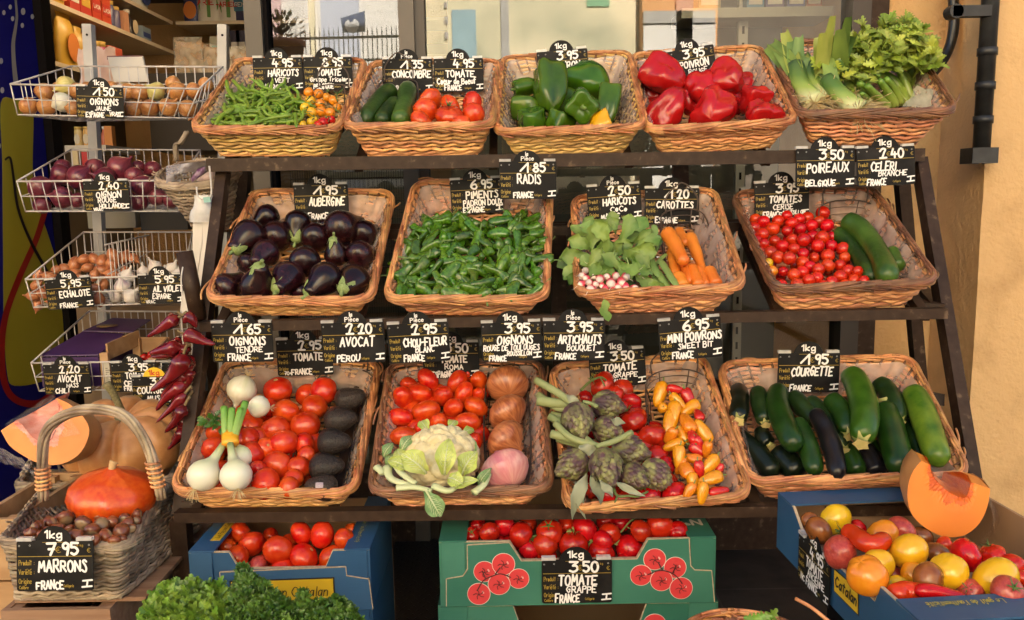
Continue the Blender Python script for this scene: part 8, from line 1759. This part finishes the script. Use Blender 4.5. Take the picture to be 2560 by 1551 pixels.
A2 = A+(0, .004, -h_-.004); card_box(A2, ex, (-ex[1], ex[0], 0), W_*1.0, .30, A2[2], CBL, 'blue cardboard box under the round tomatoes, lower of two', (xp(572), xp(594), xp(812), xp(832), .03), xp(535))
def inbox(z, y):
 def f(px, py, h):
  P = UZ(px, py, z+h); return P if P[1] > y else U(px, py, y)
 return f
atb = inbox(float(A[2]), 1.672)
balls(atb, ZB, [(940, 292, 108, None, dict(h=-.02)), (1152, 345, 124, None, dict(h=-.02)), (1340, 205, 100, None, dict(h=.0)), (1508, 218, 112, None, dict(h=.0)), (1362, 402, 120, None, dict(h=-.02)), (1600, 410, 120, None, dict(h=-.025)), (820, 410, 106, None, dict(h=-.03, s=15, sa=160)), (985, 470, 86, 'pink', dict(h=-.04, d='pinkish tomato')), (1195, 510, 108, None, dict(h=-.045)), (850, 200, 92, None, dict(h=-.01)), (1685, 250, 84, None, dict(h=.0)), (740, 320, 76, None, dict(h=-.03)), (1090, 230, 70, None, dict(h=-.04)), (1500, 520, 70, None, dict(h=-.05)), (1745, 180, 60, None, dict(h=-.01)), (760, 250, 70, None, dict(h=-.03)), (1060, 440, 80, None, dict(h=-.06)), (1230, 300, 90, None, dict(h=-.06))],
      'tomato', 'tomato', 'round red tomato in the blue box', 'round tomatoes in the blue box under the stand', -.02, mesh='orange_red', ref='label flap', gap=28, scar=.35, k=.82, lim=.008)
# green boxes
YG = 1.66; A = U(1097, 1358, YG); B = U(1790, 1343, YG); W_ = float(np.linalg.norm(B-A)); h_ = float(A[2]-U(1104, 1516, YG)[2]); ex = unit((B-A)*[1, 1, 0]); AG = A
def xg(zx): return (1060+zx/2.933-1097)/693*W_
def zg(zy, zx=1100): return float(U(1060+zx/2.933, 1270+zy/2.933, YG)[2]-A[2])
gb = card_box(A, ex, (-ex[1], ex[0], 0), W_, .38, h_, CGR, 'green cardboard box printed with red tomatoes, upper of two', (xg(628), xg(712), xg(1560), xg(1640), .042), xg(310), low=[(xg(155), -h_+.001), (xg(160), zg(515, 160)), (xg(280), zg(495, 280)), (xg(318), zg(440, 318)), (xg(320), zg(268, 320)), (xg(625), zg(250, 625)), (xg(712), zg(384, 712)), (xg(1560), zg(370, 1560)), (xg(1642), zg(225, 1642)), (xg(1940), zg(215, 1940)), (xg(1955), zg(420, 1955)), (xg(1985), zg(450, 1985)), (xg(2110), zg(455, 2110)), (xg(2135), -h_+.001)])
PRT = mat('print_red', (.62, .045, .05), rough=.5); PRW = mat('print_white', (.66, .60, .52), rough=.5); PRS = mat('print_stem', (.10, .02, .02), rough=.5)
def truss_print(t_, circ, links):
 for i, (x, y, r) in enumerate(circ):
  cx_, cz_, rr = xg(x), zg(y, x), r/2.933/693*W_; k = .0050+.0005*i
  plate(t_, 'tomato_outline', [(cx_+rr*1.05*math.cos(a), cz_+rr*1.05*math.sin(a)) for a in np.linspace(0, 6.28, 30)[:-1]], PRW, k, .0003); plate(t_, 'tomato_motif', [(cx_+rr*math.cos(a), cz_+rr*math.sin(a)) for a in np.linspace(0, 6.28, 30)[:-1]], PRT, k+.0003, .0003)
 k = Ink(1)
 for x, y, r in circ:
  cx_, cz_, rr = xg(x), zg(y, x), r/2.933/693*W_
  for i in range(5):
   a = i*1.26+.3; k.stroke(np.array([(cx_, cz_), (cx_+rr*.3*math.cos(a), cz_+rr*.25*math.sin(a)), (cx_+rr*.5*math.cos(a+.4), cz_+rr*.45*math.sin(a+.4))]), .0016)
 for l in links: k.stroke(cr([(xg(x), zg(y, x), 0) for x, y in l], 4)[:, :2], .0026)
 part('stem_motif', k.place((0, -.0085, 0), (1, 0, 0), (0, 0, 1), (0, -1, 0)), PRS, t_, False)
 k = Ink(2)
 for x, y, r in circ: k.stroke(np.array([(xg(x+r*.35), zg(y-r*.25, x)), (xg(x+r*.42), zg(y-r*.12, x))]), .0035)
 part('gloss_motif', k.place((0, -.0086, 0), (1, 0, 0), (0, 0, 1), (0, -1, 0)), mat('print_pink', (.74, .35, .32)), t_, False)
TL_ = [(440, 460, 78), (580, 405, 82), (690, 510, 75), (545, 550, 80), (395, 620, 82)]; TR_ = [(1690, 370, 80), (1840, 430, 80), (1590, 485, 78), (1740, 522, 80), (1885, 578, 82)]
truss_print(gb, TL_, [[(385, 590), (430, 520), (500, 485), (560, 470), (630, 495)], [(555, 425), (520, 470)], [(425, 450), (445, 500)]]); truss_print(gb, TR_, [[(1640, 475), (1720, 445), (1790, 455), (1850, 490), (1890, 540)], [(1715, 390), (1745, 445)], [(1845, 410), (1820, 465)]])
write(gb, 'N°7', (xg(2085), .088, .0048), (-1, 0, 0), (0, -1, 0), .028, .006, PRW, .055, 0)
A2 = A+(0, .003, -h_-.004); g2 = card_box(A2-ex*.006, ex, (-ex[1], ex[0], 0), W_+.014, .38, A2[2], CGR, 'green cardboard box printed with red tomatoes, lower of two', (xg(665), xg(730), xg(1590), xg(1660), .06), xg(340))
z_ = lambda zy: zg(zy)+h_+.004
for x, y, r in ((610, 880, 66), (1715, 865, 85)):
 cx_, cz_, rr = xg(x), zg(y)+h_+.004, r/2.933/693*W_; plate(g2, 'tomato_outline', [(cx_+rr*1.05*math.cos(a), cz_+rr*1.05*math.sin(a)) for a in np.linspace(0, 6.28, 30)[:-1]], PRW, .0050, .0003); plate(g2, 'tomato_motif', [(cx_+rr*math.cos(a), cz_+rr*math.sin(a)) for a in np.linspace(0, 6.28, 30)[:-1]], PRT, .0053, .0003)
atg = inbox(float(AG[2]), YG+.05)
balls(atg, ZV, [(480, 180, 82, None, dict(h=.0)), (590, 130, 78, None, dict(h=.01)), (710, 195, 100, None, dict(h=.0, s=20, sa=330, star=True)), (770, 310, 74, None, dict(h=-.03)), (920, 180, 100, None, dict(h=.01, s=40, sa=100, star=True)), (890, 270, 92, None, dict(h=-.01, e=1.1)), (1095, 270, 112, None, dict(h=.0, s=15, sa=90, star=True)), (1180, 150, 100, None, dict(h=.0)), (1300, 330, 100, None, dict(h=-.02)), (1360, 190, 84, None, dict(h=.0)), (1310, 240, 80, None, dict(h=-.01)), (1505, 300, 108, None, dict(h=-.01)), (1590, 170, 90, None, dict(h=.0)), (1730, 130, 105, None, dict(h=.01)), (1860, 170, 76, None, dict(h=.0)), (1700, 210, 70, None, dict(h=-.02)), (350, 200, 60, None, dict(h=-.01, s=50, star=True)), (560, 240, 60, None, dict(h=-.03)), (1450, 110, 80, None, dict(h=.0)), (1050, 120, 70, None, dict(h=.0)), (760, 110, 70, None, dict(h=.0)), (900, 355, 80, None, dict(h=-.045)), (400, 130, 60, None, dict(h=.0)), (1330, 100, 70, None, dict(h=.0)), (1080, 360, 80, None, dict(h=-.05)), (1480, 380, 70, None, dict(h=-.05)), (640, 260, 70, None, dict(h=-.04))], 'vine_tomato', 'tomato', 'vine tomato in the green box', 'vine tomatoes in the green box', 0, mesh='vine', ref='flap with number', gap=24, flip=True, scar=.05, k=.8, lim=.008)
truss(atg, ZV, [(1060, 160), (1110, 215), (1190, 180), (1230, 245), (1300, 245), (1400, 260), (1440, 290)], .038, 'bright green tomato stalk lying across the green box', [[(1190, 200), (1120, 235), (1050, 170)], [(1230, 245), (1200, 280)], [(1110, 225), (1090, 140)], [(1400, 260), (1440, 240)]], r=.0036, m=mat('fresh_vine', (.16, .22, .05), (.24, .28, .09), rough=.5, scale=30))
truss(atg, ZV, [(1380, 220), (1450, 170), (1500, 110), (1540, 80)], .03, 'thin tomato stalk rising at the back of the green box', [[(1490, 140), (1550, 180)]], r=.002)
truss(atg, ZV, [(740, 200), (790, 210), (850, 190), (880, 150)], .035, 'dark tomato stalk between two big tomatoes of the green box', [[(800, 210), (790, 300)]], r=.002, m=CALYX)
sign((1354, 1401), (1530, 1398), YG-.012, '1kg', '3 50', [('TOMATE', .24, -.375, .145, .54), L2('GRAPPE', .42, .35)], ('FRANCE', .19, -.64, .105, .34), 'slate sign 3€50 tomate grappe on the front of the green box')

# right-hand blue box of mixed heirloom tomatoes
YB0 = 1.20; Bf = U(2241, 1506, YB0); Ab = UZ(1945, 1236, Bf[2]); Bf = Bf+unit(Bf-Ab)*.068; D_ = float(np.linalg.norm((Ab-Bf)[:2])); ex = unit((Bf-Ab)*[1, 1, 0]); ey = np.array([-ex[1], ex[0], 0.0])
HB = .115; q3 = lambda px, py: float((UX_side(px, py)-Ab)@ex)
def UX_side(px, py):
 d = ray(px, py); n = ey; return CAM+d*(((Ab-CAM)@n)/(d@n))
su = lambda x, y: (float((UX_side(*ZH(x, y))-Ab)@ex), float((UX_side(*ZH(x, y))-Ab)[2]))
c0, c1, c2, c3 = su(430, 420)[0], su(505, 650)[0], su(1150, 1290)[0], su(1200, 1190)[0]
rb2 = card_box(Ab, ex, ey, D_, .415, HB, CBL, 'blue cardboard box of mixed heirloom tomatoes at the ochre pillar', (max(.05, c0), max(.075, c1), c2, c3, .032), .07, tabs=False)
P4 = [su(*p) for p in ((795, 985), (1015, 1180), (1015, 1412), (795, 1190))]
plate(rb2, 'label_border', [(u, z) for u, z in P4][::-1], BLAB_, .0012); cu_, cz_ = np.mean(P4, axis=0)
plate(rb2, 'label', [(cu_+(u-cu_)*.93, cz_+(z-cz_)*.90) for u, z in P4][::-1], YLAB, .0018)
u0, z0 = P4[3]; u1 = P4[2][0]; write(rb2, 'Catalan', (u0+(u1-u0)*.08, -.0025, z0+(P4[0][1]-z0)*.36), (1, 0, (P4[2][1]-P4[3][1])/(u1-u0)), (0, 0, 1), (P4[0][1]-z0)*.42, .0032, BLAB_, (u1-u0)*.84)
write(rb2, "Le goût de l'authenticité", (D_-.052, .158, .0048), (0, -1, 0), (1, 0, 0), .013, .0015, YTX, .122)
b = MB(); b.box((Bf[0]+.21, (YB0+Ab[1])/2+.02, (Bf[2]-HB-.006)/2), (.30, .36, Bf[2]-HB-.006)); solo('plinth_carton', b, DARK, 'dark carton plinth under the heirloom tomato box', 'carton', smooth=False)
ath = inbox(float(Bf[2]), float(Bf[1])+.10)
H_ = lambda d, **k: dict(d=d, **k)
hl = balls(ath, ZH, [(805, 558, 144, 'yellow', dict(L='lemon yellow tomato high at the back of the heirloom box', h=-.01)), (582, 575, 84, 'brown', dict(L='dark olive tomato in the back corner of the heirloom box', h=-.02)), (655, 655, 128, 'brown', dict(L='brown green tomato beside the lemon yellow one', h=-.005)), (845, 850, 150, 'pink', dict(L='large dull pink tomato at the cut side of the heirloom box', h=-.01)), (1010, 630, 72, 'red', dict(L='small red tomato behind the lemon yellow one', h=-.03)), (1220, 690, 140, 'orange', dict(L='dull orange tomato behind the long red one', h=-.01)), (1385, 650, 128, 'pink', dict(L='dusky red tomato at the back panel below the squash slice', h=-.01)), (1455, 840, 166, 'yellow', dict(L='glossy yellow tomato with green stalk in the middle', h=.012, s=30, sa=300, star=True)), (1180, 955, 142, 'yellow', dict(L='yellow tomato between the pink and the orange egg shaped one', h=-.005)), (1085, 1055, 180, 'orange', dict(L='orange egg shaped tomato nearest the sign', h=.005, e=1.08, a=120)), (1330, 960, 100, 'brown', dict(L='olive green tomato in the gap beside the glossy yellow one', h=-.03)), (1690, 870, 112, 'brown', dict(L='dark brown tomato behind the yellow ones', h=-.02)), (1950, 878, 152, 'red_beef', dict(L='big bright red tomato below the squash slice', h=.0)), (2185, 872, 118, 'red_beef', dict(L='ribbed red tomato with upright green stalk', h=-.005, s=5, sa=115, star=True)), (1800, 1015, 162, 'yellow', dict(L='yellow orange tomato in front of the big bright red one', h=.005, e=1.1, a=120)), (2215, 1085, 205, 'yellow', dict(L='largest yellow tomato at the far front of the heirloom box', h=.005)), (1620, 1080, 148, 'brown', dict(L='matt brown tomato in the front middle', h=.005)), (1490, 1040, 110, 'orange', dict(L='orange tomato half hidden by the matt brown one', h=-.02)), (1350, 1135, 100, 'yellow', dict(L='yellow tomato low behind the long red front one', h=-.03)), (1690, 1275, 120, 'orange', dict(L='orange tomato behind the front flap', h=-.03)), (2000, 1200, 112, 'pink', dict(L='red tomato with small stalk near the front flap', h=-.02, s=30, sa=140, star=True)), (2320, 1190, 140, 'pink', dict(L='ribbed rosy tomato with dry stalk at the front corner', h=.0, s=55, star=True)), (1760, 790, 84, 'red', dict(L='small red tomato in shade under the squash slice', h=-.03)), (2360, 970, 110, 'red', dict(L='dark red tomato against the brown inner wall', h=-.02)), (1320, 1060, 90, 'pink', dict(L='pink tomato deep between yellow and orange ones', h=-.04)), (1560, 720, 100, 'brown', dict(L='shaded brown tomato at the back under the slice', h=-.03)), (2440, 1080, 80, 'red', dict(L='red tomato at the very edge of the picture', h=-.02))], 'heirloom_tomato', 'tomato', '', 'mixed heirloom tomatoes', 0, scar=0, k=.8, lim=.02, dorank=False)
for pts, r, m, hh, lb in [([(850, 660), (960, 690), (1080, 770), (1180, 770), (1250, 720)], 84, TOM, .02, 'long curved red tomato with dry green stalk lying on top'), ([(1300, 1240), (1400, 1200), (1520, 1210), (1560, 1240)], 96, TOM, -.01, 'long red tomato at the front flap, blunt one'), ([(1500, 1190), (1650, 1190), (1800, 1230), (1960, 1270)], 66, TOM, .0, 'long thin red tomato running along the front flap')]:
 o, C, r0 = sweep('heirloom_tomato', ath, ZH, pts, r, m, lb, 'tomato', 'mixed heirloom tomatoes', hh, caps(.18, .18, .1, .1), n=20, lump=.12, seed=r)
 if r == 84: q = child('calyx', STAR[0], o); q.location = V3(C[0]); q.rotation_euler = zrot(C[0]-C[2]).to_euler(); q.scale = (.03,)*3
sign_A = su(510, 672); sign_B = su(790, 935)
P0 = Ab+ex*sign_A[0]+np.array([0, 0, sign_A[1]])-ey*.006; P1 = Ab+ex*sign_B[0]+np.array([0, 0, sign_B[1]])-ey*.006
ws = float(np.linalg.norm(P1-P0)); sign(None, None, 0, '1kg', '4 95', [L1('TOMATE', .52, .28), L2('ANCIENNE', .52, .34), ('NC', .12, -.63, .09, .12)], ('FRANCE', .30, -.64, .10, .36), 'slate sign 4€95 tomate ancienne on the side of the heirloom box', world=(P0, unit(P1-P0), np.array([0, 0, 1.0]), ws))
slice_('squash_slice', ZH, [(1560, 45), (1490, 130), (1447, 250), (1440, 380), (1470, 500), (1540, 590), (1640, 662), (1740, 705), (1850, 718), (1960, 690), (2050, 620), (2110, 530), (2148, 420), (2166, 290)], [(1642, 80), (1655, 150), (1690, 210), (1740, 262), (1800, 312), (1850, 342), (1900, 362), (1935, 374), (1958, 360), (1970, 335), (1980, 300), (1988, 270), (1994, 250), (2000, 232)], 1.50, .15, FLESH, PUM, PULP, 'bright orange squash slice under film standing in the heirloom box', 'squash slices', [lerp2((1640, 90+38*i), (2010+14*i, 240+24*i), 9, .002, .002) for i in range(6)], shift=(.045, -.01), lean=.2)
ps = bpy.data.objects['squash_slice']; pl = np.array(ps.location); b = MB(); G = []
for v in np.linspace(0, 1, 9): G.append([U(*ZH(2060+130*math.sin(u*3.1)+90*v*math.sin(u*2.6)+12*nz((u*8, v*8, 1)), 300+470*u+10*nz((u*8, v*8, 2))), 1.51+.11*v)-pl for u in np.linspace(0, 1, 12)])
b.grid(np.array(G)); part('film_wrap', b, filmmat('slice_film', .28, (.45, .30, .22), .12), ps)

# parsley in the front, small brown basket
PARF = mat('flat_parsley_leaf', (.075, .175, .014), (.19, .31, .04), rough=.42, scale=16, isl=.3, hue=.01); PARC = mat('curly_parsley_leaf', (.034, .095, .010), (.085, .17, .025), rough=.45, scale=20, isl=.35, hue=.01)
PST = mat('parsley_stem', (.10, .22, .04), (.18, .30, .07), rough=.45, scale=20)
def herb(label, poly, n, Yr, leaf, m, nl, lob, seed, dz):
 q = random.Random(seed); pts = darts(poly, dz, n, seed); c = np.mean([U(*ZB(x, y), np.mean(Yr)) for x, y in pts], axis=0); foot = np.array([c[0], np.mean(Yr)+.02, c[2]-.22])
 t_ = thing('parsley_bunch', label, 'parsley', 'parsley bunches', loc=foot); b = MB(); s = MB()
 ymin = min(p[1] for p in pts); ymax = max(p[1] for p in pts)
 for x, y in pts:
  t = (y-ymin)/(ymax-ymin); P = U(*ZB(x, y), Yr[1]+(Yr[0]-Yr[1])*t+q.uniform(-.02, .02))-foot; d = unit(P*[1, 1.2, 1]+np.array([q.uniform(-.06, .06), -.05, q.uniform(-.03, .05)]))
  s.tube(cr([P*.35, P*.7+(q.uniform(-.01, .01), 0, 0), P], 3), .0011, 4); L = .03
  side = unit(np.cross(d, (0, -1, .3)))
  for i in range(nl):
   a = (i-(nl-1)/2)*(2.6/nl)+q.uniform(-.2, .2); dd = unit(d*math.cos(a)+side*math.sin(a)*1.2+np.array([0, -1, 0])*q.uniform(-.3, .6)); nn = unit(np.array([q.uniform(-.7, .7), -1, q.uniform(-.2, 1.0)])); pp = P+dd*leaf*.25*q.random(); leaf_into(b, pp, dd, nn, leaf*q.uniform(.7, 1.2), leaf*q.uniform(.75, 1.1), lob, q.uniform(-.2, .5), q)
 part('leaves', b, m, t_, False); part('herb_stems', s, PST, t_); return t_  # the second mesh holds only the parsley stems
herb('bunch of flat light green parsley in front of the blue box', [(110, 980), (130, 860), (190, 730), (270, 650), (350, 690), (440, 650), (560, 680), (680, 660), (740, 760), (720, 980)], 170, (1.28, 1.47), .025, PARF, 5, 3, 3, 36)
herb('bunch of curly dark parsley in front of the blue box label', [(730, 980), (760, 780), (835, 590), (850, 460), (900, 490), (950, 580), (1030, 600), (1110, 680), (1200, 760), (1300, 790), (1370, 640), (1400, 780), (1560, 760), (1640, 730), (1730, 790), (1780, 870), (1840, 910), (1820, 980)], 620, (1.28, 1.44), .0105, PARC, 8, 3, 5, 19)
b = MB(); P = U(*ZB(900, 930), 1.40); b.box((P[0], 1.40, (P[2]-.1)/2), (.46, .12, P[2]-.1)); solo('herb_box', b, mat('herb_box_card', (.30, .26, .2), rough=.7), 'pale box hidden under the parsley bunches', 'box', smooth=False)
P = U(1868, 1610, 1.22); rbk = thing('small_basket', 'reddish brown wicker basket rim at the lower picture edge', 'basket', loc=P)
wicker(rbk, sq((0, 0, -.12), .07, 0), sq((0, 0, 0), .098, 0), .5, .5, 8, .0040, 7, 7, 5, 97, RIM_D, RIM, RIM_D, 1.1)
b = MB(); b.tube(cr([U(1989, 1497, 1.26)-P, U(2030, 1520, 1.24)-P, U(2075, 1556, 1.22)-P], 4), .0032, 6); part('loose_wicker', b, RIM, rbk)
b = MB(); r_ = random.Random(2)
for x, y in ((1885, 1545), (1900, 1550), (1870, 1552), (1915, 1549)): leaf_into(b, U(x, y+6, 1.24)-P, (r_.uniform(-1, 1), -.3, .6), (0, -1, .6), .03, .022, 3, .2, r_)
lf = MB(); lf.v, lf.n, lf.f, lf.mi = [v for v in b.v], b.n, b.f, b.mi; lf.xform(np.eye(3), P); solo('salad_leaves', lf, PARF, 'few green salad leaves in the small brown basket', 'leaves', kind='stuff', loc=P)
b = MB(); b.box((P[0], P[1], (P[2]-.13)/2), (.16, .16, P[2]-.13)); solo('basket_stool', b, DARK, 'dark block under the small brown basket', 'block', smooth=False)
